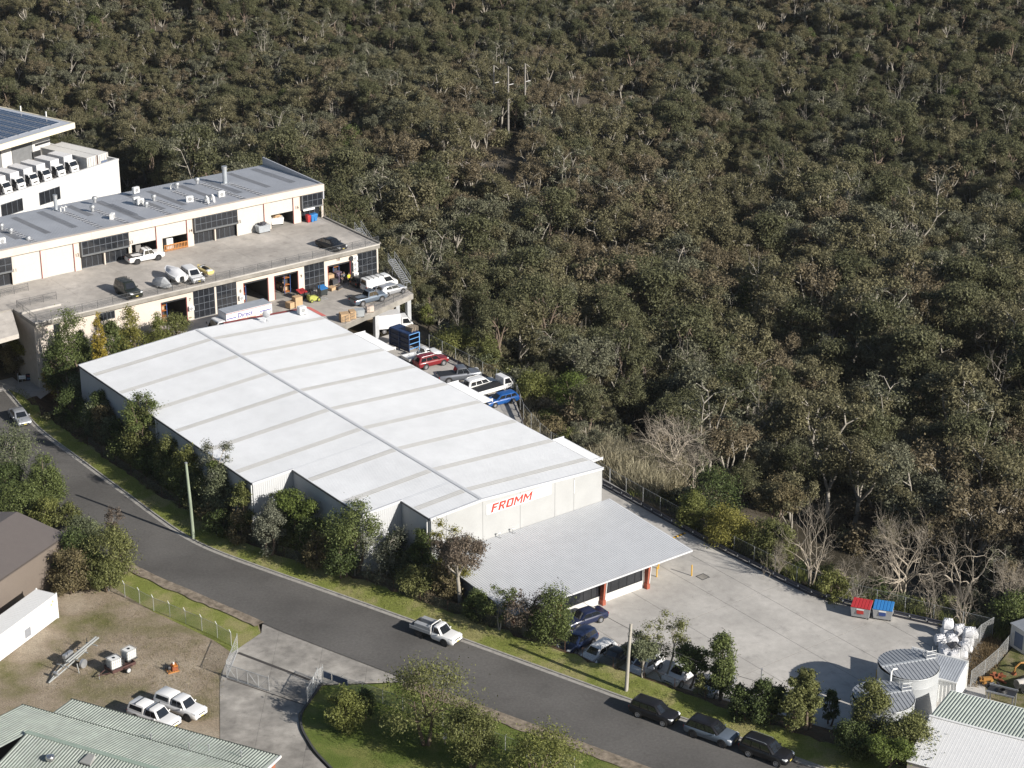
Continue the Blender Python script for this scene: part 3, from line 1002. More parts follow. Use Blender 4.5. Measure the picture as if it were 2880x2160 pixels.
# cars' ramp beside the units
rp = MB().loft([[(-18.6, -.35, 9.48), (-18.6, -.35, 9.0), (-18.6, -34, 9.0), (-18.6, -34, 9.48)][::-1], [(-12.5, -2.2, 8.3), (-12.5, -2.2, 7.7), (-13.5, -34, 5.7), (-13.5, -34, 6.3)][::-1]]).build('ramp', DECK, un, fixn=True)
# railings with posts
RAIL = mat('railing_steel', (.10, .105, .11), rough=.5, metal=.4)
WIRE_R = mesh_wire_mat('railing_wire', (.07, .072, .075), .09, .05)
def railing(parent, pts, h=1.05, sp=2.1, m=RAIL, rails=(1.0, .55), name='railing', mesh=None):
    P = [Vector(p) for p in pts]
    root = None
    for z in rails:
        o = MB().tube([p + Vector((0, 0, h*z)) for p in P], .025, 5).build('rail', m, root or parent)
        root = root or o
    for a, b in zip(P, P[1:]):
        n = max(1, int((b-a).length/sp + .5))
        for i in range(n + (1 if b == P[-1] else 0)):
            p = a.lerp(b, i/n)
            MB().tube([p, p + Vector((0, 0, h))], .028, 5).build('rail_post', m, root)
    if mesh:
        for a, b in zip(P, P[1:]):
            wire_panel(a, b, .08, h*.97, mesh, root)
    return root
def wire_panel(a, b, z0, z1, m, parent, name='mesh_panel'):
    a, b = Vector(a), Vector(b)
    me = bpy.data.meshes.new(name)
    u = Vector((0, 0, 1))
    me.from_pydata([a+u*z0, b+u*z0, b+u*z1, a+u*z1], [], [(0, 1, 2, 3)])
    uvl = me.uv_layers.new(name='UVMap')
    L = (b-a).length
    for i, c in enumerate(((0, z0), (L, z0), (L, z1), (0, z1))):
        uvl.data[i].uv = c
    me.materials.append(m)
    o = bpy.data.objects.new(name, me)
    COL.objects.link(o)
    o.parent = parent
    return o
railing(un, [(FU+.6, -.2, Z2+.16), (FU+.6, 51.2, Z2+.16)], mesh=WIRE_R)
railing(un, [(FU+.6, 51.3, Z2+.16), (-16.5, 51.6, Z2+.2)])
railing(un, [(-20.5, 51.6, Z2+.2), (-26.4, 51.6, Z2+.2)])
railing(un, [(-18.1, 5.7, Z2), (-18.1, .2, Z2), (FU+.7, -.1, Z2)], mesh=WIRE_R)
railing(un, [(-23.4, 4.2, Z2), (-22.6, -8, Z2), (-22.2, -30, Z2)], mesh=WIRE_R)
part('deck_upstand', CONC, un, -16.0, -15.7, -.2, 5.2, Z2, Z2+.25)
# upper level: fascia, piers, doors, projecting windows
fm = FRAMEG
for a, b in ((-30, -4.2), (51.4, 51.6)):
    pass
ups = [(-4.0, 3.5, 'G'), (4.0, 7.7, 'D'), (8.55, 12.45, 'D'), (13.4, 20.5, 'G'), (20.95, 24.75, 'O'), (25.65, 29.5, 'O'), (30.5, 37.35, 'G'), (37.6, 41.8, 'D'), (42.9, 46.6, 'O'), (47.85, 51.3, 'G')]
v = -30
GREYB = mat('grey_window_box', (.11, .115, .12), rough=.6)
for a, b, k in ups + [(51.62, 51.62, 'E')]:
    if a > v + .05:
        part('wall_pier', CREAM, un, UU-.2, UU, v, a, Z2-.3, 13.62)
    if k == 'E':
        break
    if k in 'DO':
        z0 = Z2 if k == 'D' else 11.45
        part('lintel', PINK, un, UU-.2, UU-.01, a, b, 13.4, 13.62)
        mb = MB()
        ribbed(mb, (UU-.1, a, z0), (0, 0, 1), (0, 1, 0), 13.4-z0, b-a, .12, .012, .03, flip=True)
        mb.build('roller_door', ROLLG, un)
        part('door_jamb', RTRIM, un, UU-.02, UU+.03, b-.04, b+.04, Z2, 13.5)
        if k == 'O':
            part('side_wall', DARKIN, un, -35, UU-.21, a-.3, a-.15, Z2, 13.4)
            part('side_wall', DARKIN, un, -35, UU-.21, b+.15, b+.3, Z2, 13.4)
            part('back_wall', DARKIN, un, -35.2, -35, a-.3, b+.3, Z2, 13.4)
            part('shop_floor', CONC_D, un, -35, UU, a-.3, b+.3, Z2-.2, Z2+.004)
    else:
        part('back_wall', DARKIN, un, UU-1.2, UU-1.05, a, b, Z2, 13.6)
        bx = part('window_box', GREYB, un, UU-1.0, UU+.42, a, b, 11.42, 11.62)
        part('window_box_end', GREYB, un, UU-1.0, UU+.42, a, a+.12, 11.62, 13.55)
        nvv = 4 if b-a < 4 else 8
        glazing(un, UU+.36, a+.14, b-.06, 11.64, 13.5, nvv, 2)
        glazing(un, UU-.5, a+.1, b-.1, Z2+.03, 11.4, nvv, 1)
        if nvv == 8:
            part('divider_post', PINK, un, UU-.5, UU-.1, (a+b)/2-.1, (a+b)/2+.1, Z2, 11.42)
    v = b
for s, v, z in (('12', 12.9, 11.5), ('13', 20.72, 11.85), ('14', 30.0, 11.55), ('15', 37.5, 11.5), ('16', 47.2, 11.65), ('11', 3.75, 11.4)):
    number(s, UU+.45 if s in ('13', '15', '11') else UU+.02, v, z)
part('sign_board', WHITE, un, UU+.43, UU+.47, 48.0, 49.9, 11.2, 11.5)
for a, b in zip([-30, -21, -12, -3, 6, 15, 24, 33, 42], [-21, -12, -3, 6, 15, 24, 33, 42, 51.6]):
    part('fascia_panel', CREAM, un, UU-.2, UU+.5, a+.01, b-.01, 13.62, 14.62)
# roof, falling to the rear behind a side parapet
RU0, RU1, RZ0, RZ1 = UU+.3, -43.4, 14.5, 13.4
mb = MB()
p = Vector((RU1, -30, RZ1)); q = Vector((RU0, -30, RZ0))
ribbed(mb, p, (0, 1, 0), q-p, 81.4, (q-p).length, .3, .035, .07, flip=True)
mb.build('roof_sheet', ROOFG, un)
def rz2(u):
    return RZ1 + (RZ0-RZ1)*(u-RU1)/(RU0-RU1)
mb = MB().loft([[(RU1, 51.45, RZ1-1), (RU1, 51.65, RZ1-1), (RU1, 51.65, 14.62), (RU1, 51.45, 14.62)], [(RU0, 51.45, RZ1-1), (RU0, 51.65, RZ1-1), (RU0, 51.65, 14.63), (RU0, 51.45, 14.63)]])
mb.build('roof_parapet', mat('grey_parapet', (.36, .37, .40), rough=.6), un, fixn=True)
part('rear_wall', CREAM, un, RU1-.1, RU1+.1, -30, 51.4, -8, RZ1-.05)
part('ceiling', DARKIN, un, RU1+.2, UU-.25, -30, 51.3, 13.0, 13.1)
for s, x0, y0, x1, y1, w in (('A', 100, 1010, 430, 1150, .9), ('A', 330, 960, 655, 1100, .9), ('A', 530, 970, 895, 1115, .75), ('A', 600, 905, 770, 985, .9), ('A', 820, 960, 1100, 1075, .75), ('A', 850, 870, 1225, 1050, 1.1),
                             ('A', 960, 905, 1150, 1000, .9), ('A', 1085, 810, 1410, 945, .9), ('A', 1280, 930, 1450, 1005, .75), ('A', 1290, 780, 1580, 910, .9), ('A', 1350, 880, 1600, 970, .75), ('A', 1500, 790, 1810, 915, .75),
                             ('A', 1560, 735, 1800, 835, .9), ('A', 1730, 720, 2110, 865, .75), ('A', 1750, 685, 2080, 800, .9), ('B', 270, 155, 690, 290, .9), ('B', 510, 110, 925, 245, .9), ('B', 300, 275, 620, 385, .75), ('A', 10, 1130, 140, 1205, .9), ('A', 60, 1120, 290, 1240, .75)):
    a, b = uv_of(G(s, x0, y0, 13.7)), uv_of(G(s, x1, y1, 14.3))
    v = (a[1]+b[1])/2
    u0, u1 = max(min(a[0], b[0]), RU1+.2), min(max(a[0], b[0]), RU0-.2)
    mb = MB()
    p = Vector((u0, v-w/2, rz2(u0)+.02)); q = Vector((u1, v-w/2, rz2(u1)+.02))
    ribbed(mb, p, (0, 1, 0), q-p, w, (q-p).length, w/3.01, .035, .07, flip=True)
    o = mb.build('translucent_strip', ROOFD, un)
    if w < .8:
        t = u0 + .3
        while t < u1:
            part('strip_lap', ROOFG, o, t, t+.14, v-w/2, v+w/2, rz2(t)+.05, rz2(t)+.075)
            t += .95
# things on that roof
def ventilator(label, s, x, y, z, h=.8, r=.28, group=None):
    p = G(s, x, y, z)
    p.z = z
    t = thing('roof_ventilator', label, 'ventilator', p, 0, group)
    MB().tube([(0, 0, -.06), (0, 0, h*.45)], r*.75, 12).build('throat', STEEL, t, smooth=True)
    MB().lathe([(r*.8, h*.42), (r*1.25, h*.5), (r*1.3, h*.7), (r*1.05, h*.92), (r*.4, h), (.01, h+.01)], 14).build('head', STEEL, t, smooth=True)
for s, x, y in (('A', 95, 1160), ('A', 15, 1118), ('A', 248, 1230), ('A', 820, 885), ('A', 800, 960), ('A', 1265, 930), ('A', 1330, 868), ('A', 1530, 762), ('A', 1705, 722)):
    ventilator('galvanised round ventilator on the grey roof of the units', s, x, y, 14.0, .85, .3, 'round ventilators on the grey units roof')
def flue(label, s, x, y, z, h, r):
    t = thing('roof_flue', label, 'flue', G(s, x, y, z), 0)
    MB().tube([(0, 0, -.1), (0, 0, h)], r, 14).build('pipe', mat('flue_steel', (.40, .43, .46), rough=.4, metal=.4), t, smooth=True)
    MB().tube([(0, 0, h-.35), (0, 0, h+.15)], r*1.18, 14).build('cowl', STEEL, t, smooth=True)
    MB().bb(-r*1.6, r*1.6, -r*1.6, r*1.6, -.1, .06).build('flashing', STEEL, t)
flue('tall thick grey flue on the units roof near its far end', 'A', 1945, 722, 13.85, 2.4, .34)
flue('slimmer grey flue on the units roof close to the white wall', 'A', 485, 950, 13.6, 2.0, .27)
for lab, s, x, y, rz in (('white air conditioner beside two arched ducts on the units roof', 'A', 1912, 848, YAW), ('white air conditioner at the rear edge of the units roof', 'A', 1175, 812, YAW+.2), ('rear one of two air conditioners side by side on the units roof', 'A', 1180, 898, YAW),
                         ('front one of two air conditioners side by side on the units roof', 'A', 1214, 912, YAW), ('slim white air conditioner standing alone mid-way on the units roof', 'A', 972, 1042, YAW+.8), ('white air conditioner with a slanted duct on the units roof', 'A', 1640, 890, YAW-.3), ('white air conditioner near the lone pair of small ventilators', 'A', 16, 1255, YAW)):
    rooftop_ac('air_conditioner', lab, s, x, y, 14.0, rz, (.5, 1.0, .85))
for lab, s, x, y in (('arched white roof duct nearer the fascia of the units', 'A', 1800, 905), ('arched white roof duct next to the air conditioner', 'A', 1850, 893)):
    t = thing('roof_duct', lab, 'duct', G(s, x, y, 14.2), YAW)
    MB().tube([(0, 0, -.1), (0, 0, .55), (-.12, 0, .85), (-.45, 0, 1.0), (-.75, 0, .8), (-.85, 0, .3)], .17, 10).build('duct', WHITE, t, smooth=True)
    MB().bb(-.25, .25, -.25, .25, -.1, .04).build('flashing', STEEL, t)
for lab, s, x, y in (('pair of bent exhaust pipes beside the slimmer flue', 'A', 525, 962), ('pair of bent exhaust pipes beside a ventilator at the rear of the roof', 'A', 1475, 768)):
    t = thing('exhaust_pipe', lab, 'pipe', G(s, x, y, 13.8), YAW)
    for dy in (0, .55):
        MB().tube([(0, dy, -.1), (0, dy, .45), (.12, dy+.1, .6), (.35, dy+.25, .5)], .09, 8).build('pipe', WHITE, t, smooth=True)
# lower deck on columns
low_uv = [(FU+.02, 16.5), (FU+.02, 52.4), (-2.95, 51.1), (1.45, 37.3), (1.3, 35.4), (-1.1, 33.2), (-1.1, 16.5)]
ld = MB().prism(low_uv, Z1-.75, Z1-.012).build('lower_deck', CONC_D, un)
slabs(low_uv, [FU, -7.2, -2, 3], [16.5, 22, 28, 34, 40, 46, 53], Z1-.03, Z1, DECK, ld, name='deck_slab', gap=.012)
for u, v in ((-3.4, 50.5), (-.75, 43.5), (-11.5, 51.4), (1.0, 37.4), (-7, 51)):
    o = part('column', mat('column_grey', (.38, .39, .40), rough=.8), un, u-.3, u+.3, v-.3, v+.3, -.35, Z1-.75)
railing(un, [(-11.9, 52.2, Z1), (-3.0, 50.95, Z1), (1.3, 37.4, Z1)], sp=1.9, mesh=WIRE_R)
for i in range(9):
    part('retaining_sleeper', TIMBER, un, -9.6, -9.2, 35, 52, -.2+i*.48, .25+i*.48)
# steel stairs at the end
for z0, u0, lab in ((Z2, -19.5, 0), (Z1, -11.0, 1)):
    st = thing('steel_stair', ('grey steel stair dropping from the upper deck beside the bush' if not lab else 'grey steel stair beside the glazed corner of the lower level'), 'stair', W(u0, 52.4, z0), YAW)
    n = 14
    for i in range(n):
        part('tread', STEEL, st, i*.28, i*.28+.26, 0, 1.0, -i*.18-.04 + (2.4 if lab else 0), -i*.18 + (2.4 if lab else 0))
    for y in (-.04, 1.04):
        a, b = Vector((0, y, 2.4 if lab else 0)), Vector((n*.28, y, -n*.18 + (2.4 if lab else 0)))
        MB().tube([a + Vector((0, 0, -.1)), b + Vector((0, 0, -.1))], .09, 4).build('stringer', STEEL, st)
        for h in (.55, 1.0):
            MB().tube([a + Vector((0, 0, h)), b + Vector((0, 0, h))], .03, 5).build('handrail', STEEL, st)
        for t in (0, .33, .66, 1):
            c = a.lerp(b, t)
            MB().tube([c, c + Vector((0, 0, 1.0))], .03, 5).build('rail_post', STEEL, st)
    for t in (0.05, .95):
        c = Vector((0, .5, 2.4 if lab else 0)).lerp(Vector((n*.28, .5, -n*.18 + (2.4 if lab else 0))), t)
        MB().tube([(c.x, .5, -14 if not lab else -9), c], .08, 6).build('support_post', STEEL, st)

# ------------------------------------------------------------------ the white building behind, with solar roof and loading deck
Y3 = -0.6146
C3 = Vector((-73.06, 370.9, -13.12))
K3 = 1.25
def L3(x, y, z=0.0):
    return C3 + Vector((cos(Y3), sin(Y3), 0))*x + Vector((-sin(Y3), cos(Y3), 0))*y + Vector((0, 0, z))
B3POLY = [tuple(L3(x, y)[:2]) for x, y in ((4, 5), (-48, 5), (-48, -90), (4, -90))]
wb = thing('white_depot', 'white depot with a solar panel roof, loading deck and long plain wall', 'building', C3, Y3)
W3 = mat('depot_white_wall', (.58, .575, .56), rough=.8, var=.03, scale=.3, var2=.05, scale2=.2)
CRF = mat('cream_fascia', (.68, .61, .46), rough=.7, var=.03)
DZ3, TZ3 = 4.6, 6.5
part('wall', W3, wb, -.4, 0, -90, 0, -4, TZ3-.35)
part('wall_cap', W3, wb, -.42, .06, -90, .03, TZ3-.35, TZ3)
part('end_wall', W3, wb, -18, -.4, -.4, 0, -4, TZ3-.001)
part('loading_deck', DECK, wb, -18, -.4, -90, -.4, 0, DZ3)
for s, xa, ya, xb, yb in (('A', 335, 802, 522, 855), ('A', 5, 905, 200, 955)):
    ya_ = (G(s, xa, ya, 0) if False else None)
    def onwall(x, y):
        d = _ray(s, x, y); nrm = Vector((cos(Y3), sin(Y3), 0))
        t = (C3 - EYE).dot(nrm)/d.dot(nrm)
        q = EYE + d*t - C3
        return q.dot(Vector((-sin(Y3), cos(Y3), 0))), q.z
    y0, z0 = onwall(xa, ya); y1, z1 = onwall(xb, yb)
    top = (onwall(xa, ya)[1] + onwall(xb, ya-50)[1])/2
    bot = onwall(xb, yb)[1]
    glazing(wb, .02, y0, y1, bot, top, 4, 1, t=.09)
part('downpipe', W3, wb, .0, .12, -30.6, -30.48, -3, 3.2); part('downpipe', W3, wb, .0, .12, -29.9, -29.78, -3, 3.6)
fx = -17.7
part('front_wall', W3, wb, fx-.3, fx, -90, -.4, DZ3, 10.0)
RDG = mat('grey_roller_door', (.16, .165, .17), rough=.6)
for y0, y1 in ((-9.9, -5.0), (-17.6, -12.6), (-26, -21), (-34, -29)):
    mb = MB(); ribbed(mb, (fx+.03, y0, DZ3), (0, 0, 1), (0, 1, 0), 4.6, y1-y0, .2, .02, .05, flip=True)
    mb.build('roller_door', RDG, wb)
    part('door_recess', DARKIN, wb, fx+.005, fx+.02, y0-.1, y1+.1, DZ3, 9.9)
glazing(wb, fx+.05, -3.9, -.9, 8.0, 9.7, 4, 1)
part('canopy_beam', DSTEEL, wb, fx+.01, fx+.3, -4.2, -.6, 7.0, 7.3)
rz0, rz1, rx, ry = 10.0, 11.1, -12.4, 1.4
part('fascia', CRF, wb, rx-.3, rx, -90, ry, rz0, rz1)
part('side_fascia', CRF, wb, -40, rx-.3, ry-.3, ry, rz0, rz1)
mb = MB(); ribbed(mb, (-40, -90, rz1-.1), (0, 1, 0), (1, 0, .0), 90+ry-.3, 40+rx-.3, .5, .03, .08, flip=True)
mb.build('roof_sheet', mat('depot_roof_steel', (.42, .44, .48), rough=.5, var=.04), wb)
part('soffit', W3, wb, -40, rx-.35, -90, ry-.35, rz0-.05, rz0)
SOL = mat('solar_cell', (.012, .02, .05), rough=.12, spec=.7, var=.2, scale=3)
SFR = mat('solar_frame', (.55, .57, .6), rough=.4, metal=.5)
MEpanel = None
for j in range(7):
    yc = -1.3 - j*2.66
    for i in range(20):
        xc = rx - 2.9 - i*1.12
        if MEpanel is None:
            mb = MB()
            mb.bb(-.5, .5, -1.1, 1.1, .1, .14); mb.cm = 1; mb.bb(-.54, .54, -1.14, 1.14, .06, .12)
            po = mb.build('solar_panel', [SOL, SFR], wb)
            MEpanel = po.data
        else:
            po = bpy.data.objects.new('solar_panel', MEpanel); COL.objects.link(po); po.parent = wb
        po.location = (xc, yc, rz1-.1)
for x, y in ((-27, ry-.15), (-20, ry-.15)):
    part('roof_post', WHITE, wb, x-.1, x+.1, y-.1, y+.1, rz1, rz1+1.0)
# ------------------------------------------------------------------ vehicles
def paint(name, col, metal=.0, rough=.3):
    return mat('paint_' + name, col, rough=rough, metal=metal, var=.03, scale=1, spec=.35, coat=.2)
P_WHITE = paint('white', (.64, .64, .635)); P_BLACK = paint('black', (.012, .012, .014)); P_NAVY = paint('navy', (.012, .018, .05)); P_RED = paint('red', (.17, .012, .016))
P_SILVER = paint('silver', (.42, .43, .45), .5); P_GREY = paint('grey', (.15, .16, .18), .4); P_BLUEGREY = paint('blue_grey', (.13, .16, .20), .3); P_BLUE = paint('blue', (.012, .075, .26)); P_DKBLUE = paint('dark_blue', (.018, .03, .075), .3)
TYRE = mat('tyre', (.018, .018, .018), rough=.85); RIM = mat('alloy_rim', (.5, .5, .52), rough=.3, metal=.7); RIMD = mat('dark_rim', (.06, .06, .065), rough=.4, metal=.5)
CGLASS = mat('car_glass', (.012, .014, .017), rough=.04, spec=.9); BLK = mat('black_plastic', (.02, .02, .021), rough=.55)
HLAMP = mat('headlamp', (.62, .64, .66), rough=.12, spec=.8); TLAMP = mat('tail_lamp', (.28, .015, .012), rough=.2); PLATE = mat('number_plate', (.55, .46, .12), rough=.5)
CHROME = mat('chrome', (.6, .6, .62), rough=.15, metal=1)

def wheel(parent, x, y, r, w, rim, side):
    t = MB().lathe([(r*.62, -w/2), (r*.93, -w/2), (r, -w*.32), (r, w*.32), (r*.93, w/2), (r*.62, w/2)], 18, (x, y, r), 'Y').build('wheel', TYRE, parent, smooth=True)
    o = y + side*w*.5
    MB().lathe([(.001, -.02*side), (r*.64, -.02*side), (r*.66, .012*side), (r*.56, .012*side), (r*.5, -.005*side), (r*.2, .008*side), (.001, .012*side)], 14, (x, o, r), 'Y').build('rim', rim, t)
    return t

def quad_on(A, B, C, D, s0, s1, t0, t1, off):
    """a pane on the face A(bottom start) B(bottom end) C(top end) D(top start)"""
    A, B, C, D = map(Vector, (A, B, C, D))
    f = lambda s, t: (A*(1-s)+B*s)*(1-t) + (D*(1-s)+C*s)*t
    n = (B-A).cross(D-A).normalized()*off
    return [f(s0, t0)+n, f(s1, t0)+n, f(s1, t1)+n, f(s0, t1)+n]

SPEC = {
    # L, W, H, belt, hood cowl z, nose z, tail z, cabin xr0 xr1 xf1 xf0 (fractions of L from centre), wheelbase, wheel r, side windows
    'sedan': (4.75, 1.84, 1.46, .93, .93, .70, .97, -.37, -.20, .07, .235, 2.78, .33, (.06, .47, .94)),
    'hatch': (4.3, 1.78, 1.48, .93, .94, .72, .95, -.485, -.40, .10, .26, 2.62, .32, (.2, .57, .95)),
    'wagon': (4.75, 1.82, 1.48, .93, .93, .70, .95, -.485, -.40, .07, .235, 2.75, .33, (.06, .34, .64, .95)),
    'suv': (4.65, 1.88, 1.72, 1.06, 1.06, .86, 1.06, -.49, -.42, .08, .235, 2.70, .37, (.06, .34, .64, .95)),
    'bigsuv': (4.95, 1.96, 1.74, 1.07, 1.07, .88, 1.07, -.49, -.40, .07, .225, 2.98, .39, (.06, .34, .64, .95)),
    'fourwd': (4.85, 1.95, 1.92, 1.14, 1.16, 1.0, 1.14, -.495, -.46, .06, .18, 2.8, .41, (.04, .34, .64, .95)),
    'ute': (5.3, 1.88, 1.80, 1.08, 1.10, .95, 1.06, -.10, -.055, .135, .245, 3.1, .39, (.06, .5, .94)),
    'cabute': (5.3, 1.88, 1.80, 1.08, 1.10, .95, 1.06, .02, .04, .135, .245, 3.1, .39, (.1, .9)),
    'van': (5.2, 2.0, 2.05, 1.15, 1.15, .92, 1.15, -.495, -.485, .25, .40, 3.1, .34, (.68, .97)),
}
def car(kind, label, cat, pos, head, pm, rim=None, group=None, name=None, extra=None, size=1.0, roof=None):
    L, Wd, H, belt, cowl, nose, tail, xr0, xr1, xf1, xf0, wb, wr, win = SPEC[kind]
    t = thing(name or {'van': 'van', 'ute': 'utility_truck', 'cabute': 'utility_truck'}.get(kind, 'parked_car'), label, cat, pos, head, group)
    t.scale = (size,)*3
    w = Wd/2
    zb = .24 if kind in ('sedan', 'hatch', 'wagon') else .34
    rim = rim or RIM
    ute = kind in ('ute', 'cabute')
    x0 = -.5 if kind != 'cabute' else -.02
    st = [(x0, zb+.16, tail-.22, .86), (x0+.012, zb+.04, tail-.06, .95), (x0+.05, zb, tail, 1.0)]
    if kind != 'cabute':
        st += [(-.2, zb, max(belt, tail-.02), 1.0)]
    st += [(.02, zb, belt, 1.0), (xf0-.02, zb, cowl, 1.0), (xf0+.06, zb, cowl-.02, .99), (.42, zb+.02, (cowl+nose)/2+.03, .965), (.478, zb+.03, nose+.03, .90), (.496, zb+.08, nose-.08, .82), (.5, zb+.16, nose-.2, .74)]
    rings = []
    for fx, b, s, k in st:
        x, a = fx*L, w*k
        rings.append([(x, -a*.88, b), (x, -a*.985, b+.15), (x, -a, (b+s)/2+.05), (x, -a*.97, s-.10), (x, -a*.88, s-.01), (x, -a*.45, s+.025), (x, a*.45, s+.025), (x, a*.88, s-.01), (x, a*.97, s-.10), (x, a, (b+s)/2+.05), (x, a*.985, b+.15), (x, a*.88, b)])
    body = MB().loft(rings).build('body', pm, t, smooth=True, fixn=True)
    # cabin
    hb, hr = w*.90, w*.72
    zt = H
    b0, b1, r0, r1 = xr0*L, xf0*L, xr1*L, xf1*L
    bz = belt-.02
    def ring(xa, xb, h, z, c=.1):
        return [(xa, -h*.9, z), (xa+c, -h, z), ((xa+xb)/2, -h*1.01, z), (xb-c, -h, z), (xb, -h*.86, z), (xb+c*.4, 0, z), (xb, h*.86, z), (xb-c, h, z), ((xa+xb)/2, h*1.01, z), (xa+c, h, z), (xa, h*.9, z), (xa-c*.3, 0, z)]
    MB().loft([ring(b0, b1, hb, bz), ring(r0-.02, r1+.05, hr*1.03, zt-.07), ring(r0+.1, r1-.08, hr*.9, zt-.012), ring(r0+.4, r1-.4, hr*.5, zt)]).build('cabin', roof or pm, t, smooth=True, fixn=True)
    zt -= .05
    # glass
    g = MB().add(quad_on((b1, hb*.86, bz), (b1, -hb*.86, bz), (r1+.05, -hr*.88, zt), (r1+.05, hr*.88, zt), .05, .95, .06, .9, -.028), [(3, 2, 1, 0)]) if False else MB()
    fr = quad_on((b1+.02, -hb*.84, bz), (b1+.02, hb*.84, bz), (r1+.06, hr*.86, zt), (r1+.06, -hr*.86, zt), .04, .96, .08, .93, .02)
    mid0 = (Vector(fr[0])+Vector(fr[1]))/2 + Vector((.045, 0, 0)); mid1 = (Vector(fr[3])+Vector(fr[2]))/2 + Vector((.025, 0, 0))
    MB().add([fr[0], mid0, mid1, fr[3], fr[1], fr[2]], [(0, 1, 2, 3), (1, 4, 5, 2)]).build('windscreen', CGLASS, t)
    if kind != 'van' or True:
        rr = quad_on((b0-.03, hb*.86, bz), (b0-.03, -hb*.86, bz), (r0-.035, -hr*.86, zt), (r0-.035, hr*.86, zt), .07, .93, .15, .9, .02)
        MB().add(rr, [(0, 1, 2, 3)]).build('rear_window', CGLASS, t)
    for sd in (-1, 1):
        for a, b in zip(win, win[1:]):
            A, B, C, D = (b0, sd*hb*1.0, bz), (b1, sd*hb*1.0, bz), (r1+.05, sd*hr*1.03, zt), (r0, sd*hr*1.03, zt)
            q = quad_on(A, B, C, D, a+.015, b-.015, .12, .86, .022*(1 if sd < 0 else -1))
            MB().add(q, [(0, 1, 2, 3)] if sd < 0 else [(3, 2, 1, 0)]).build('side_window', CGLASS, t)
        MB().box((xf0*L-.32, sd*(w+.06), belt+.06), (.1, .2, .15)).build('wing_mirror', pm if pm not in (P_WHITE,) else P_WHITE, t, bevel=.03)
        # lamps
        MB().loft([[(L*.415, sd*w*.93, nose-.02), (L*.415, sd*w*.93, nose+.10), (L*.415, sd*w*.55, nose+.10), (L*.415, sd*w*.55, nose-.02)], [(L*.487, sd*w*.88, nose-.06), (L*.481, sd*w*.88, nose+.045), (L*.489, sd*w*.56, nose+.03), (L*.498, sd*w*.56, nose-.07)]]).build('headlight', HLAMP, t, fixn=True)
        if kind != 'cabute':
            MB().bb(-L*.502, -L*.485, sd*w*.62, sd*w*.9, tail-.28, tail-.10).build('tail_light', TLAMP, t)
    MB().bb(L*.488, L*.4995, -w*.5, w*.5, nose-.22, nose-.06).build('grille', BLK, t)
    MB().bb(L*.478, L*.503, -w*.7, w*.7, zb+.09, zb+.2).build('bumper_inlay', BLK, t)
    MB().bb(L*.5, L*.506, -.18, .18, zb+.21, zb+.31).build('number_plate', PLATE, t)
    for sx, sy in ((wb/2+.05, -1), (wb/2+.05, 1), (-wb/2+.05, -1), (-wb/2+.05, 1)):
        MB().lathe([(.001, -.1), (wr*1.2, -.1), (wr*1.2, .006), (wr*1.05, .006), (.001, -.02)] if sy > 0 else [(.001, .1), (wr*1.2, .1), (wr*1.2, -.006), (wr*1.05, -.006), (.001, .02)], 18, (sx, sy*(w-.002), wr+.03), 'Y').build('wheel_arch', BLK, t)
        wheel(t, sx, sy*(w-.1), wr, .23, rim, sy)
    if extra:
        extra(t, L, w, belt, H)
    return t

def tub(t, L, w, belt, H, cover=False):
    x0, x1 = -L*.49, -L*.115
    MB().bb(x0+.08, x1-.02, -w*.8, w*.8, belt-.02, belt+.035 if cover else belt+.012).build('tray_cover' if cover else 'tray_liner', BLK, t)
    if not cover:
        for sy in (-1, 1):
            MB().bb(x0, x1, sy*w*.82, sy*w*.93, belt-.05, belt+.07).build('tub_rail', BLK, t)
        MB().bb(x0, x0+.07, -w*.82, w*.82, belt-.05, belt+.07).build('tailgate_top', BLK, t)
def canopy(pm):
    def f(t, L, w, belt, H):
        x0, x1 = -L*.492, -L*.108
        hb, hr = w*.92, w*.78
        def ring(a, b, h, z):
            return [(a, -h, z), (b, -h, z), (b, h, z), (a, h, z)]
        MB().loft([ring(x0, x1, hb, belt-.05), ring(x0+.22, x1+.03, hr, H-.07), ring(x0+.32, x1-.05, hr*.86, H+.0)]).build('canopy', pm, t, bevel=.05, smooth=True, fixn=True)
        for sd in (-1, 1):
            q = quad_on((x0, sd*hb, belt-.05), (x1, sd*hb, belt-.05), (x1+.03, sd*hr, H-.07), (x0+.22, sd*hr, H-.07), .14, .9, .3, .86, .012*(1 if sd < 0 else -1))
            MB().add(q, [(0, 1, 2, 3)] if sd < 0 else [(3, 2, 1, 0)]).build('canopy_window', CGLASS, t)
        q = quad_on((x0, hb, belt-.05), (x0, -hb, belt-.05), (x0+.22, -hr, H-.07), (x0+.22, hr, H-.07), .1, .9, .3, .88, .012)
        MB().add(q, [(0, 1, 2, 3)]).build('canopy_window', CGLASS, t)
    return f
def racks(t, L, w, belt, H, xs=(-.3, .02)):
    for fx in xs:
        MB().bb(fx*L-.03, fx*L+.03, -w*.8, w*.8, H+.06, H+.1).build('roof_rack', DSTEEL, t)
        for sy in (-1, 1):
            MB().bb(fx*L-.03, fx*L+.03, sy*w*.74-.03, sy*w*.74+.03, H-.08, H+.06).build('rack_foot', DSTEEL, t)
def rails(t, L, w, belt, H):
    for sy in (-1, 1):
        MB().tube([(-L*.38, sy*w*.64, H-.03), (-L*.3, sy*w*.66, H+.04), (L*.02, sy*w*.66, H+.04), (L*.06, sy*w*.64, H-.03)], .022, 5).build('roof_rail', STEEL, t)
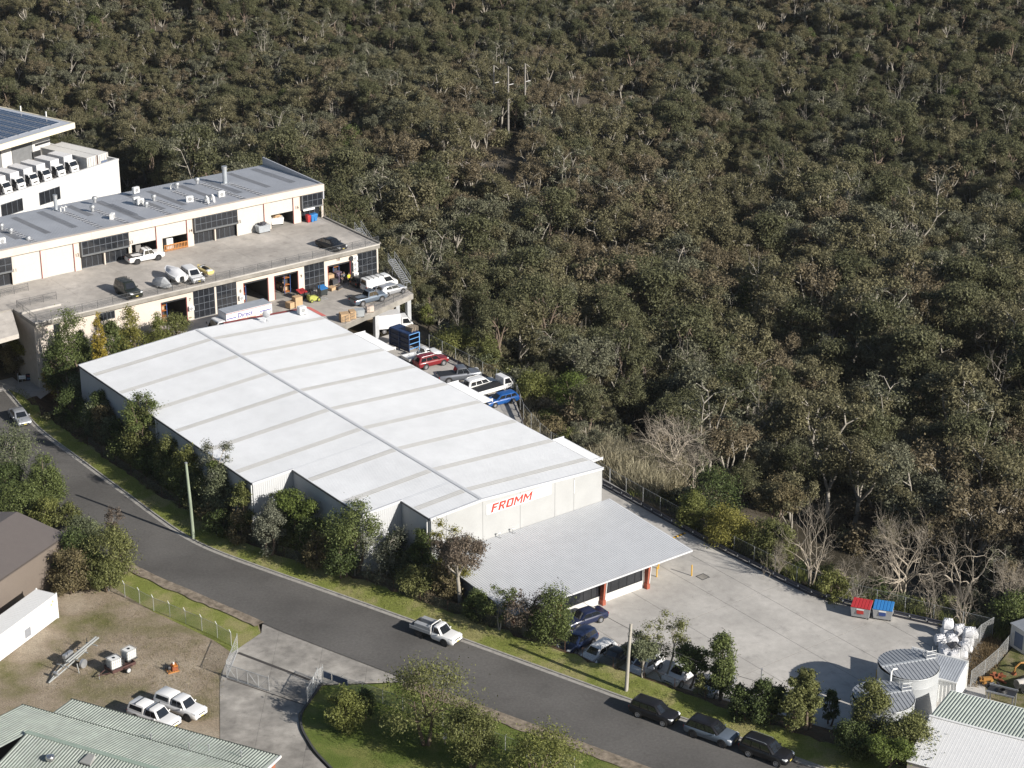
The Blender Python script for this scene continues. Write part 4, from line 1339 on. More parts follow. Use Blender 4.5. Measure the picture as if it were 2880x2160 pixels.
def flat_tray(boxes):
    def f(t, L, w, belt, H):
        x0, x1 = -L*.5, -.05
        AL = mat('tray_aluminium', (.45, .46, .47), rough=.4, metal=.4)
        MB().bb(x0, x1, -.16*w*2, .16*w*2, .5, .66).build('chassis', BLK, t)
        MB().bb(x0, x1, -w, w, .78, .86).build('tray_floor', AL, t)
        for y in (-1, 1):
            MB().bb(x0, x1, y*w-.03, y*w+.03, .8, 1.14).build('tray_side', AL, t)
        MB().bb(x0-.03, x0+.02, -w+.04, w-.04, .8, 1.14).build('tailgate', AL, t)
        for y in (-1, 1):
            MB().tube([(x1+.02, y*w*.93, .8), (x1+.02, y*w*.9, 1.5), (x1+.02, y*w*.75, 1.82)], .045, 6).build('headboard_post', WHITE, t)
        MB().tube([(x1+.02, -w*.75, 1.82), (x1+.02, w*.75, 1.82)], .045, 6).build('headboard_bar', WHITE, t)
        if boxes:
            for y in (-.52, .52):
                MB().bb(x0+.5, x1-.15, y*w*1.2-.28, y*w*1.2+.28, .86, 1.5).build('tool_box', AL, t, bevel=.03)
            MB().bb(x0+.1, x0+.45, -.3, .3, .86, 1.25).build('generator', BLK, t)
    return f

V_ANG = atan2(VX.y, VX.x)
U_ANG = atan2(UX.y, UX.x)
def by_wheels(s, xr, yr, xf, yf, z, side, hw=.85):
    a, b = G(s, xr, yr, z), G(s, xf, yf, z)
    d = (b-a).normalized()
    right = Vector((d.y, -d.x, 0))
    c = (a+b)/2 + right*(-hw if side == 'R' else hw)
    return c, atan2(d.y, d.x)
def kerb_head(p):
    i = min(range(1, len(KERB)-1), key=lambda i: (KERB[i]-p).length)
    d = KERB[i+1]-KERB[i-1]
    return atan2(d.y, d.x)
def street_car(kind, label, cat, s, x, y, off, pm, **k):
    p = G(s, x, y, ZS)
    i = min(range(1, len(KERB)-1), key=lambda i: (KERB[i]-p).length)
    d = (KERB[i+1]-KERB[i-1]).normalized()
    q = KERB[i] + d*((p-KERB[i]).dot(d))
    q = q + Vector((d.y, -d.x, 0))*off
    q.z = ZS + .025
    return car(kind, label, cat, q, atan2(d.y, d.x), pm, **k)
street_car('cabute', 'white single-cab ute with aluminium tray and toolboxes parked on the street', 'ute', 'G', 1860, 320, 1.35, P_WHITE, extra=flat_tray(True), rim=RIMD)
street_car('suv', 'black SUV at the street kerb just past the second power pole', 'car', 'I', 905, 945, 1.35, P_BLACK)
street_car('bigsuv', 'blue-grey SUV with black roof parked between two black SUVs', 'car', 'I', 1395, 1120, 1.4, P_BLUEGREY, rim=RIMD, roof=P_BLACK)
street_car('suv', 'black SUV with roof rails parked ahead of the blue-grey SUV', 'car', 'I', 1865, 1290, 1.35, P_BLACK, extra=rails, size=1.04)
street_car('sedan', 'silver sedan parked at the kerb near the units driveway', 'car', 'C', 262, 1525, 1.3, P_SILVER)
zg = ZS - .1
c, h = by_wheels('F', 1370, 1160, 1650, 1268, zg, 'R')
car('ute', 'white dual-cab ute with plain white canopy on the gravel, beside the racked one', 'ute', c, h, P_WHITE, extra=canopy(P_WHITE), rim=RIMD)
c2 = c + Vector((-2.15, -1.75, 0))
def canopy_racks(t, L, w, belt, H):
    canopy(P_WHITE)(t, L, w, belt, H); racks(t, L, w, belt, H)
car('ute', 'white dual-cab ute with canopy and roof racks half hidden by the green roof', 'ute', c2, h, P_WHITE, extra=canopy_racks, rim=RIMD)
c, h = by_wheels('I', 390, 158, 215, 216, .012, 'L')
car('sedan', 'dark blue sedan with bright window trim beside the office wall', 'car', c, h, P_NAVY)
a, b = G('I', 455, 405, 0), G('I', 300, 500, 0)
hh = atan2((b-a).y, (b-a).x)
for k, lab, x, y, pm, nm in (('suv', 'dark blue SUV parked behind the columnar tree, nose to the bank', 195, 372, P_DKBLUE, 0), ('hatch', 'white coupe with sloping tail parked nose to the grassy bank', 375, 462, P_WHITE, 0),
                             ('ute', 'black dual-cab ute parked beside the white coupe', 545, 512, P_BLACK, 1), ('hatch', 'white car behind the grey-leaved tree next to the power pole', 780, 575, P_WHITE, 0),
                             ('suv', 'white SUV parked behind the dark shaded tree', 1100, 645, P_WHITE, 0), ('hatch', 'silver hatchback parked behind the dense columnar tree', 1400, 745, P_SILVER, 0)):
    car(k, lab, 'ute' if nm else 'car', G('I', x, y, .012), hh, pm, extra=(lambda t, L, w, b, H: tub(t, L, w, b, H, True)) if nm else None)
q = G('D', 300, 672, .012)
def open_tray(t, L, w, belt, H):
    flat_tray(False)(t, L, w, belt, H)
car('cabute', 'white ute with empty steel tray beside the blue cage rack', 'ute', q, V_ANG, P_WHITE, extra=open_tray)
c, h = by_wheels('D', 345, 757, 497, 720, .012, 'R')
car('suv', 'red SUV parked in the lane behind the warehouse', 'car', c, h, P_RED, extra=rails)
c, h = by_wheels('D', 560, 897, 793, 870, .012, 'R')
car('ute', 'grey pickup with black tray cover in the warehouse lane', 'ute', c, h, P_GREY, extra=lambda t, L, w, b, H: tub(t, L, w, b, H, True), size=1.08)
car('suv', 'white SUV between the grey pickup and the white tray truck', 'car', G('D', 870, 950, .012), V_ANG-.05, P_WHITE, extra=rails)
c, h = by_wheels('D', 1190, 1087, 1015, 1130, .012, 'L')
car('wagon', 'bright blue wagon facing the warehouse at the end of the lane', 'car', c, h, P_BLUE, size=.96)
car('van', 'white van with roof racks on the lower deck', 'van', G('B', 1752, 1290, Z1), V_ANG, P_WHITE, rim=RIMD, extra=lambda t, L, w, b, H: racks(t, L, w, b, H, (-.4, -.25, -.1, .05)))
car('hatch', 'dark hatchback half hidden behind the white van', 'car', G('B', 1620, 1248, Z1), V_ANG+.05, P_BLACK)
c, h = by_wheels('B', 1835, 1367, 1970, 1332, Z1, 'R')
car('hatch', 'silver hatchback beside the railing of the lower deck', 'car', c, h, P_SILVER)
c, h = by_wheels('B', 1590, 1457, 1770, 1412, Z1, 'R')
car('ute', 'blue-grey dual-cab ute with roof racks on the lower deck', 'ute', c, h, P_BLUEGREY, extra=lambda t, L, w, b, H: (tub(t, L, w, b, H), racks(t, L, w, b, H, (.0, .08))))
car('sedan', 'black coupe alone on the upper deck', 'car', G('B', 1287, 893, Z2), U_ANG+.22, P_BLACK, rim=RIMD)
c, h = by_wheels('A', 1200, 1422, 1352, 1392, Z2, 'R')
car('ute', 'white dual-cab ute with dark tray at the glazed shopfront', 'ute', c, h, P_WHITE, extra=lambda t, L, w, b, H: (tub(t, L, w, b, H), racks(t, L, w, b, H, (.03, .1))), rim=RIMD)
c, h = by_wheels('C', 1150, 300, 1238, 352, Z2, 'R')
car('fourwd', 'dark green four-wheel drive with roof bars on the upper deck', 'car', c, h, paint('dark_green', (.018, .022, .018)), extra=lambda t, L, w, b, H: racks(t, L, w, b, H, (-.35, -.2, -.05)), rim=RIMD)
c, h = by_wheels('C', 1775, 150, 1855, 207, Z2, 'R')
car('suv', 'white SUV parked between a covered boat and a yellow jet ski', 'car', c, h, P_WHITE)

# trucks
def cab_over(t, x0, w, h, zf, pm, wr=.4, deep=1.65):
    """square forward cab from x0 forward"""
    r = lambda x, a, z0, z1: [(x, -a, z0), (x, a, z0), (x, a, z1), (x, -a, z1)]
    MB().loft([r(x0, w, zf, h), r(x0+deep*.55, w, zf, h), r(x0+deep*.92, w*.97, zf, zf+(h-zf)*.5), r(x0+deep, w*.94, zf+.06, zf+(h-zf)*.42)]).build('cab', pm, t, bevel=.05, smooth=True, fixn=True)
    A = (x0+deep*.93, -w*.93, zf+(h-zf)*.5); B = (x0+deep*.93, w*.93, zf+(h-zf)*.5); C = (x0+deep*.57, w*.93, h-.03); D = (x0+deep*.57, -w*.93, h-.03)
    MB().add(quad_on(A, B, C, D, .04, .96, .06, .9, .03), [(0, 1, 2, 3)]).build('windscreen', CGLASS, t)
    for sd in (-1, 1):
        q = [(x0+deep*.12, sd*(w+.012), zf+(h-zf)*.5), (x0+deep*.78, sd*(w+.012), zf+(h-zf)*.48), (x0+deep*.55, sd*(w+.012), h-.14), (x0+deep*.12, sd*(w+.012), h-.14)]
        MB().add(q, [(0, 1, 2, 3)] if sd < 0 else [(3, 2, 1, 0)]).build('side_window', CGLASS, t)
        MB().box((x0+deep*.9, sd*(w+.16), zf+(h-zf)*.72), (.08, .18, .3)).build('wing_mirror', BLK, t)
        MB().bb(x0+deep-.01, x0+deep+.02, sd*w*.62, sd*w*.9, zf+.16, zf+.34).build('headlight', HLAMP, t)
    MB().bb(x0+deep-.03, x0+deep+.05, -w*.95, w*.95, zf-.12, zf+.1).build('bumper', WHITE, t)
    MB().bb(x0+deep-.0, x0+deep+.015, -w*.5, w*.5, zf+.2, zf+.42).build('grille', BLK, t)
def truck_frame(t, x0, x1, wheels_x, w, wr=.4):
    MB().bb(x0, x1, -.42, .42, .42, .68).build('chassis', BLK, t)
    for x in wheels_x:
        for sy in (-1, 1):
            wheel(t, x, sy*(w-.18), wr, .3, RIM, sy)
BOXW = mat('truck_box_white', (.60, .60, .61), rough=.5, var=.03)
def box_truck(label, pos, head, lb=3.9, w=1.05, hb=2.1, group=None, name='box_truck', zf=.5, hc=2.1, bm=None, wr=.38):
    t = thing(name, label, 'truck', pos, head, group)
    truck_frame(t, -lb*.62, lb*.38+1.6, (-lb*.36, lb*.38+1.0), w, wr)
    bz = .75
    MB().bb(-lb*.62, lb*.38, -w, w, bz, bz+hb).build('cargo_box', bm or BOXW, t, bevel=.03)
    cab_over(t, lb*.38+.08, w*.92, hc, zf, P_WHITE, wr)
    return t
for i, y in enumerate((-6.9, -10.2, -13.6, -16.7, -19.9, -23.1)):
    lab = ('white box truck with dark cab doors beside the long white containers', 'white box truck in the middle of the row on the depot deck', 'white box truck in the middle of the row on the depot deck', 'white box truck in the middle of the row on the depot deck', 'white box truck in the middle of the row on the depot deck', 'white box truck at the cut-off end of the depot row')[i]
    t = box_truck(lab, L3(-7.6, y, DZ3), Y3, lb=4.3, w=1.05, hb=2.35, hc=2.25, group='box trucks on the depot deck')
    text_part('HIRE', .3, t, mat('decal_grey', (.25, .26, .28)), (4.3*.38+.005, -.35, 2.5), (0, 1, 0), (0, 0, 1), depth=.004)
    for sd in (-1,):
        MB().add([(1.75, sd*(1.05*.92+.014), .6), (2.9, sd*(1.05*.92+.014), .6), (2.9, sd*(1.05*.92+.014), 1.35), (1.75, sd*(1.05*.92+.014), 1.35)], [(0, 1, 2, 3)]).build('door_decal', mat('door_grey', (.06, .06, .065)), t)
CONT_W = mat('container_white', (.55, .54, .515), rough=.6, var=.06, scale=1.2, var2=.08)
def container(name, label, pos, head, L=12.2, w=1.22, h=2.75, m=None, flat_side=None):
    t = thing(name, label, 'container', pos, head)
    m = m or CONT_W
    MB().bb(-L/2+.05, L/2-.05, -w+.05, w-.05, .15, h-.02).build('box', m, t)
    for sy in (-1, 1):
        mb = MB(); ribbed(mb, (-L/2+.12, sy*(w-.045), .18), (1, 0, 0), (0, 0, 1), L-.24, h-.3, .28, .036, .2, flip=sy > 0)
        mb.build('corrugated_side', m, t)
        for z in (0.0, h-.12):
            MB().bb(-L/2, L/2, sy*w-.06, sy*w+.02, z, z+.16).build('rail', m, t)
        for sx in (-1, 1):
            MB().bb(sx*L/2-.08, sx*L/2+.015, sy*w-.09, sy*w+.03, 0, h+.04).build('corner_post', m, t)
    for i in range(4):
        MB().tube([(L/2+.0, -w*.75+i*w*.5, .2), (L/2+.0, -w*.75+i*w*.5, h-.15)], .03, 6).build('door_bar', STEEL, t)
    mb = MB(); ribbed(mb, (-L/2+.1, -w+.06, h-.018), (1, 0, 0), (0, 1, 0), L-.2, 2*w-.12, .6, .025, .3)
    mb.build('roof_sheet', m, t)
    return t
ct = container('shipping_container', 'long white refrigerated container lettered TRADECORP on the depot deck', L3(-8.9, -3.95, DZ3), Y3)
text_part('TRADECORP', .62, ct, mat('container_letter', (.16, .09, .06)), (-2.7, -1.27, 1.75), (1, 0, 0), (0, 0, 1))
RUST = mat('rusty_edge', (.22, .07, .03), rough=.9, var=.4, scale=3)
MB().bb(6.12, 6.17, 1.16, 1.24, .2, 2.7).build('rusty_seam', RUST, ct)
ct2 = container('shipping_container', 'long white container beside the lettered one, nearest the bush', L3(-8.6, -1.42, DZ3), Y3)
MB().bb(6.13, 6.16, -.6, .9, .9, 1.5).build('faded_decal', mat('decal_blue', (.10, .13, .2)), ct2)
BLUEC = mat('blue_crate_paint', (.03, .13, .36), rough=.6, var=.2)
for i, (x, y) in enumerate(((-12.8, -5.6), (-11.6, -5.55), (-10.4, -5.5))):
    t = thing('blue_stillage', 'blue slatted steel stillage in front of the lettered container', 'crate', L3(x, y-.5, DZ3), Y3, 'blue stillages on the depot deck')
    for k in range(6):
        MB().bb(-.5, .5, -.48, -.44, .1+k*.28, .28+k*.28).build('slat', BLUEC, t); MB().bb(.46, .5, -.44, .44, .1+k*.28, .28+k*.28).build('slat', BLUEC, t)
    MB().bb(-.46, .44, -.42, .44, .05, 1.7).build('core', mat('blue_dark', (.02, .06, .16)), t)
# freight truck on the lower deck
ft = thing('freight_truck', 'white freight truck with blue Direct lettering behind the warehouse roof', 'truck', W(-3.8, 25.6, Z1), V_ANG + pi)
truck_frame(ft, -3.15, 5.5, (-2.0, 4.7), 1.1, .45)
MB().bb(-3.15, 3.65, -1.08, 1.08, .95, 3.66).build('cargo_box', mat('freight_box_white', (.66, .65, .66), rough=.45, var=.02), ft)
MB().bb(-3.13, 3.63, -1.06, 1.06, 3.66, 3.7).build('box_roof', mat('freight_box_roof', (.30, .32, .35), rough=.5), ft)
cab_over(ft, 3.75, 1.02, 2.75, .65, P_WHITE, .45, 1.75)
PUR = mat('letter_blue', (.05, .05, .25)); ORG_ = mat('stripe_orange', (.62, .20, .05)); BLS = mat('stripe_blue', (.06, .06, .28))
sy = 1.085
text_part('Direct', .85, ft, PUR, (2.0, sy+.01, 2.78), (-1, 0, 0), (0, 0, 1), shear=.12, align='LEFT', font_bold=.008)
text_part('Freight Express', .42, ft, ORG_, (1.95, sy+.01, 2.38), (-1, 0, 0), (0, 0, 1), shear=.12)
text_part('TASTE TAILORED TASTE AND TRANSPORT', .2, ft, mat('pale_letter', (.55, .50, .50)), (3.4, sy+.008, 3.38), (-1, 0, 0), (0, 0, 1), sx=1.15)
for x0, x1 in ((2.2, 3.55), (-3.05, -1.3)):
    MB().bb(x0, x1, sy+.001, sy+.012, 2.84, 2.96).build('blue_stripe', BLS, ft)
    MB().bb(x0, x1, sy+.001, sy+.012, 2.42, 2.54).build('orange_stripe', ORG_, ft)
MB().bb(-3.15, 3.65, sy+.001, sy+.02, 3.56, 3.62).build('trim_line', RTRIM, ft)
# white tray truck of the lane
tt = thing('tray_truck', 'white tray truck with dark load cover parked beside the blue wagon', 'truck', G('D', 985, 990, .012), V_ANG)
truck_frame(tt, -3.0, 2.9, (-1.7, 2.0), .98, .36)
MB().bb(-3.0, 1.0, -1.0, 1.0, .7, .82).build('tray_floor', WHITE, tt)
for sy in (-1, 1):
    MB().bb(-3.0, 1.0, sy*1.0-.03, sy*1.0+.03, .72, 1.2).build('tray_side', WHITE, tt)
MB().bb(-3.03, -2.98, -.97, .97, .72, 1.2).build('tailgate', WHITE, tt)
MB().loft([[(-2.9, -.92, 1.1), (-2.9, 0, 1.28), (-2.9, .92, 1.1), (-2.9, .92, .9), (-2.9, -.92, .9)], [(.9, -.92, 1.2), (.9, 0, 1.4), (.9, .92, 1.2), (.9, .92, .9), (.9, -.92, .9)]]).build('load_cover', BLK, tt, fixn=True)
cab_over(tt, 1.12, .93, 2.1, .45, P_WHITE, .36, 1.6)
# white van body under the deck
vb = box_truck('white high-bodied van parked under the lower deck', W(-3.4, 47.6, .0), V_ANG-.35, lb=3.2, w=1.05, hb=2.0, name='white_van')
# boats on the upper deck
TARP = mat('grey_tarp', (.34, .35, .36), rough=.8, var=.12, scale=2, bump=.5, bscale=4)
def hull(t, L, w, h, z0, m):
    rg = []
    for f, k, dz in ((-.5, .86, 0), (-.2, 1, 0), (.15, .95, .02), (.36, .6, .08), (.47, .2, .16), (.5, .03, .2)):
        x, a = f*L, w*k
        rg.append([(x, 0, z0+dz), (x, -a*.7, z0+.12*h+dz), (x, -a, z0+h*.75+dz*.6), (x, -a, z0+h+dz*.5), (x, a, z0+h+dz*.5), (x, a, z0+h*.75+dz*.6), (x, a*.7, z0+.12*h+dz)])
    return MB().loft(rg).build('hull', m, t, smooth=True, fixn=True)
def boat_trailer(t, L, w):
    for sy in (-1, 1):
        MB().tube([(-L*.45, sy*w*.55, .45), (L*.2, sy*w*.55, .45), (L*.62, 0, .42)], .045, 6).build('trailer_rail', STEEL, t)
        wheel(t, -L*.1, sy*(w+.05), .28, .16, RIM, sy)
        MB().bb(-L*.1-.35, -L*.1+.35, sy*(w+.05)-.12, sy*(w+.05)+.12, .57, .61).build('mudguard', STEEL, t)
    MB().tube([(L*.6, 0, 0), (L*.6, 0, .5)], .04, 6).build('jockey_stand', STEEL, t)
    MB().bb(-L*.1-.05, -L*.1+.05, -w, w, .26, .34).build('axle', STEEL, t)
bt = thing('covered_boat', 'white motor boat under a pale cover on its trailer', 'boat', G('C', 1700, 165, Z2), U_ANG + pi - .1)
boat_trailer(bt, 5.2, .85)
hull(bt, 5.2, 1.05, .75, .5, P_WHITE)
rg = []
for f, k, z in ((-.45, .8, 1.35), (-.2, 1, 1.7), (.0, .98, 1.75), (.2, .85, 1.5), (.42, .3, 1.38)):
    a = 1.02*k
    rg.append([(f*5.2, -a, 1.18), (f*5.2, -a*.6, z-.05), (f*5.2, 0, z), (f*5.2, a*.6, z-.05), (f*5.2, a, 1.18)])
MB().loft(rg).build('boat_cover', mat('pale_cover', (.62, .62, .63), rough=.8, bump=.3, bscale=5), bt, smooth=True, fixn=True)
MB().bb(-3.0, -2.6, -.2, .2, .5, 1.35).build('outboard_motor', BLK, bt, bevel=.06)
js = thing('covered_jet_ski', 'grey tarpaulin draped over a jet ski on a trailer', 'jet ski', G('C', 1580, 235, Z2), U_ANG + .25)
boat_trailer(js, 3.2, .5)
r_ = random.Random(3)
rg = []
for f, k, z in ((-.5, .55, .85), (-.3, .9, 1.1), (-.05, 1, 1.35), (.12, .95, 1.45), (.35, .75, 1.05), (.5, .3, .8)):
    a = .75*k
    rg.append([(f*3.2, -a+r_.uniform(-.05, .05), .35), (f*3.2, -a*.75, z*.55+.15), (f*3.2, -a*.25, z), (f*3.2, a*.25, z+.03), (f*3.2, a*.75, z*.55+.15), (f*3.2, a+r_.uniform(-.05, .05), .35)])
MB().loft(rg).build('tarpaulin', TARP, js, fixn=True)
yj = thing('jet_ski', 'yellow and white jet ski on a small trailer', 'jet ski', G('C', 1990, 115, Z2), U_ANG + pi + .05)
boat_trailer(yj, 3.3, .5)
hull(yj, 3.3, .62, .55, .42, mat('jet_ski_yellow', (.55, .44, .18), rough=.35))
MB().bb(-1.0, .3, -.22, .22, .95, 1.22).build('seat', BLK, yj, bevel=.06); MB().bb(.3, .9, -.35, .35, .95, 1.15).build('cowl', WHITE, yj, bevel=.06)
MB().tube([(.3, -.4, 1.35), (.38, 0, 1.3), (.3, .4, 1.35)], .03, 6).build('handlebar', BLK, yj)
MB().bb(-1.5, -1.0, -.4, .4, .95, 1.05).build('rear_platform', WHITE, yj)
# ------------------------------------------------------------------ trees
BARK_P = mat('pale_gum_bark', (.285, .26, .22), rough=.9, var=.3, scale=2.5, stretch=(1, 1, .3))
BARK_B = mat('brown_bark', (.14, .105, .08), rough=.95, var=.35, scale=3, stretch=(1, 1, .3))
BARK_G = mat('grey_twig_bark', (.34, .295, .235), rough=.95, var=.25, scale=3)
BARK_D = mat('dark_bark', (.07, .058, .048), rough=.95, var=.3, scale=3)
LEAF = {
    'olive': leaf_mat('leaf_olive', (0.112, 0.104, 0.052), (0.155, 0.142, 0.079)),
    'greygreen': leaf_mat('leaf_grey_green', (0.105, 0.106, 0.064), (0.15, 0.15, 0.099)),
    'brown': leaf_mat('leaf_brown_olive', (0.128, 0.105, 0.06), (0.168, 0.137, 0.086)),
    'deep': leaf_mat('leaf_deep_green', (0.074, 0.078, 0.036), (0.112, 0.112, 0.057)),
    'green': leaf_mat('leaf_green', (.068, .092, .027), (.115, .138, .045)),
    'bright': leaf_mat('leaf_bright_green', (.082, .118, .024), (.125, .155, .04), .35),
    'yellow': leaf_mat('leaf_yellow_green', (.155, .155, .035), (.23, .21, .055), .35),
    'gold': leaf_mat('leaf_gold', (.27, .21, .035), (.34, .27, .05), .3),
    'orange': leaf_mat('leaf_orange', (0.244, 0.140, 0.027), (0.244, 0.195, 0.043), .3),
    'purple': leaf_mat('leaf_purple_brown', (0.091, 0.071, 0.056), (0.146, 0.116, 0.085)),
    'pale': leaf_mat('leaf_pale_grey', (.11, .118, .08), (.165, .17, .125)),
    'straw': leaf_mat('leaf_straw', (.27, .24, .155), (.38, .345, .24), .3),
    'weed': leaf_mat('leaf_weed', (.125, .145, .035), (.18, .185, .06), .35),
}

LEAFN = dict(LEAF)
LEAFN.update({'olive': leaf_mat('garden_olive', (.10, .112, .034), (.155, .160, .06)), 'greygreen': leaf_mat('garden_grey_green', (.095, .112, .056), (.15, .165, .095)),
              'deep': leaf_mat('garden_deep_green', (.045, .066, .02), (.085, .108, .036)), 'brown': leaf_mat('garden_brown', (.125, .105, .05), (.17, .14, .075))})

def np_mesh(name, V, F4, m):
    me = bpy.data.meshes.new(name)
    n = len(F4)
    me.vertices.add(len(V)); me.vertices.foreach_set('co', V.astype(np.float32).ravel())
    me.loops.add(n*4); me.loops.foreach_set('vertex_index', F4.astype(np.int32).ravel())
    me.polygons.add(n); me.polygons.foreach_set('loop_start', np.arange(0, n*4, 4, dtype=np.int32))
    me.polygons.foreach_set('loop_total', np.full(n, 4, np.int32))
    me.materials.append(m)
    me.update(calc_edges=True)
    return me

def leaves_mesh(name, rng, C, Rc, n, size, m, flat=.7, shell=.55, droop=.25, lw=.5):
    """leaf blades spread through the clumps C (centres) with radii Rc; returns a mesh"""
    C = np.array(C); Rc = np.array(Rc)
    w = Rc**2; w = w/w.sum()
    k = rng.choice(len(C), n, p=w)
    d = rng.normal(size=(n, 3)); d /= np.linalg.norm(d, axis=1)[:, None]
    r = rng.random(n)**shell*np.exp(rng.normal(size=n)*.22)
    sq = .8 + .5*rng.random((len(C), 3))
    d = d*sq[k]
    pos = C[k] + d*(r*Rc[k])[:, None]*np.array([1, 1, flat])
    d = d/np.linalg.norm(d, axis=1)[:, None]
    nr = d*.75 + rng.normal(size=(n, 3))*.6 + np.array([0, 0, .35])
    nr /= np.linalg.norm(nr, axis=1)[:, None]
    t = rng.normal(size=(n, 3)); t[:, 2] -= droop
    t -= nr*(t*nr).sum(1)[:, None]
    t /= np.linalg.norm(t, axis=1)[:, None]
    b = np.cross(nr, t)
    s = size*(.6 + .8*rng.random(n))[:, None]
    V = np.empty((n*4, 3))
    V[0::4] = pos - t*s*.55
    V[1::4] = pos + b*s*lw*.5 - t*s*.05
    V[2::4] = pos + t*s*.55
    V[3::4] = pos - b*s*lw*.5 - t*s*.05
    return np_mesh(name, V, np.arange(n*4).reshape(-1, 4), m)

def bend(p, q, rng, k=.12, seg=4):
    p, q = np.array(p), np.array(q)
    L = np.linalg.norm(q-p)
    off = rng.normal(size=3)*L*k
    return [p + (q-p)*t + off*sin(pi*t) for t in np.linspace(0, 1, seg)]

def tree_parts(H, R, kind, rng, nleaf, leaf, lm, bark, cb=.35, lod=0):
    """returns crown mesh and trunk mesh of a tree H high with crown radius R"""
    C, Rc, mb = [], [], MB()
    ns = 5 if lod else 6
    if kind == 'gum':
        fork = H*(cb*.75 + .1*rng.random())
        lean = rng.normal(size=2)*H*.05
        top = np.array([lean[0], lean[1], fork])
        r0 = .028*H
        mb.tube(bend((0, 0, -.3), top, rng, .05), [r0, r0*.85, r0*.75, r0*.65], ns)
        nl = rng.integers(4, 7)
        a0 = rng.random()*6.28
        for i in range(nl):
            a = a0 + 6.283*i/nl + rng.normal()*.35
            rr = R*(.35 + .5*rng.random()) if i else R*.15
            z = H*(.62 + .3*rng.random()) if i else H*.86
            e = np.array([top[0] + cos(a)*rr, top[1] + sin(a)*rr, z - .18*rr])
            P = bend(top, e, rng, .12, 5)
            mb.tube(P, [r0*.55, r0*.42, r0*.32, r0*.22, r0*.1], ns-1, cap=False)
            C.append(e); Rc.append(R*(.27 + .14*rng.random()))
            for j in range(rng.integers(2, 5) + (0 if lod else 3)):
                s = P[2] if j % 2 else P[3]
                a2 = a + rng.normal()*1.0
                f = s + np.array([cos(a2), sin(a2), .35 + .5*rng.random()])*R*(.3 + .28*rng.random())
                f[2] = min(f[2], H*.97)
                mb.tube(bend(s, f, rng, .15, 3), [r0*.24, r0*.15, r0*.05], 4, cap=False)
                C.append(f); Rc.append(R*(.2 + .14*rng.random())*(1 if lod else 1.3))
        flat, sh = .68, .5
    elif kind == 'round':
        r0 = .03*H
        nst = rng.integers(1, 4)
        for i in range(nst):
            a = rng.random()*6.28
            mb.tube(bend((cos(a)*.12*nst, sin(a)*.12*nst, -.3), (cos(a)*R*.3, sin(a)*R*.3, H*.62), rng, .08, 5), [r0, r0*.8, r0*.6, r0*.4, r0*.2], ns)
        n = int(14 + 6*R + 5*H/R)
        for i in range(n):
            d = rng.normal(size=3); d /= np.linalg.norm(d)
            q = .55 + .4*rng.random()
            z = H*(cb + (1-cb)*.5) + d[2]*H*(1-cb)*.5*q
            wv = 1 - .35*max(0, d[2])
            C.append(np.array([d[0]*R*q*wv, d[1]*R*q*wv, z])); Rc.append(R*(.27 + .2*rng.random()))
        for c in C[::4]:
            mb.tube(bend((0, 0, H*.35), c, rng, .1, 3), [r0*.4, r0*.25, r0*.08], 4, cap=False)
        flat, sh = .8, .5
    elif kind == 'cone':
        r0 = .025*H
        mb.tube([(0, 0, -.3), (0, 0, H*.9)], [r0, .02], ns)
        n = int(110 + 20*R)
        for i in range(n):
            t = rng.random()**.7
            z = H*(cb + (1-cb)*(1-t)*.97)
            rad = R*(.16 + .84*t**.65)*(.8 if rng.random() < .75 else .4)
            a = rng.random()*6.28
            C.append(np.array([cos(a)*rad, sin(a)*rad, z])); Rc.append(max(.3, R*(.2 + .2*t)))
        C.append(np.array([0, 0, H*.95])); Rc.append(R*.14)
        flat, sh = 1.1, .5
    elif kind == 'column':
        r0 = .03*H
        mb.tube([(0, 0, -.3), (.05, 0, H*.85)], [r0, .03], ns)
        n = int(26 + 8*H/R)
        for i in range(n):
            z = H*(cb + (1-cb)*rng.random())
            t = (z/H-cb)/(1-cb)
            rad = R*.62*sqrt(max(.1, 1 - abs(2*t-.9)**3))
            a = rng.random()*6.28
            C.append(np.array([cos(a)*rad, sin(a)*rad, z])); Rc.append(R*(.32 + .16*rng.random()))
        flat, sh = 1.0, .5
    else:                                   # 'sparse': thin stems, open foliage
        r0 = .016*H
        for i in range(rng.integers(2, 4)):
            a = rng.random()*6.28
            e = np.array([cos(a)*R*.5, sin(a)*R*.5, H*.85])
            P = bend((cos(a)*.1, sin(a)*.1, -.3), e, rng, .08, 6)
            mb.tube(P, [r0, r0*.9, r0*.75, r0*.55, r0*.35, r0*.12], 5)
            for j in range(8):
                s = P[2 + j % 4]
                a2 = rng.random()*6.28
                f = s + np.array([cos(a2), sin(a2), .5])*R*(.35 + .4*rng.random())
                f[2] = min(f[2], H)
                mb.tube(bend(s, f, rng, .15, 3), [r0*.35, r0*.22, r0*.07], 4, cap=False)
                C.append(f); Rc.append(R*(.18 + .14*rng.random())*(1 if lod else 1.7))
        flat, sh = .85, .8
    crown = leaves_mesh('crown', rng, C, Rc, nleaf, leaf, lm, flat, sh)
    me = bpy.data.meshes.new('trunk')
    me.from_pydata(mb.v, [], mb.f)
    me.materials.append(bark)
    me.polygons.foreach_set('use_smooth', [True]*len(me.polygons))
    return crown, me

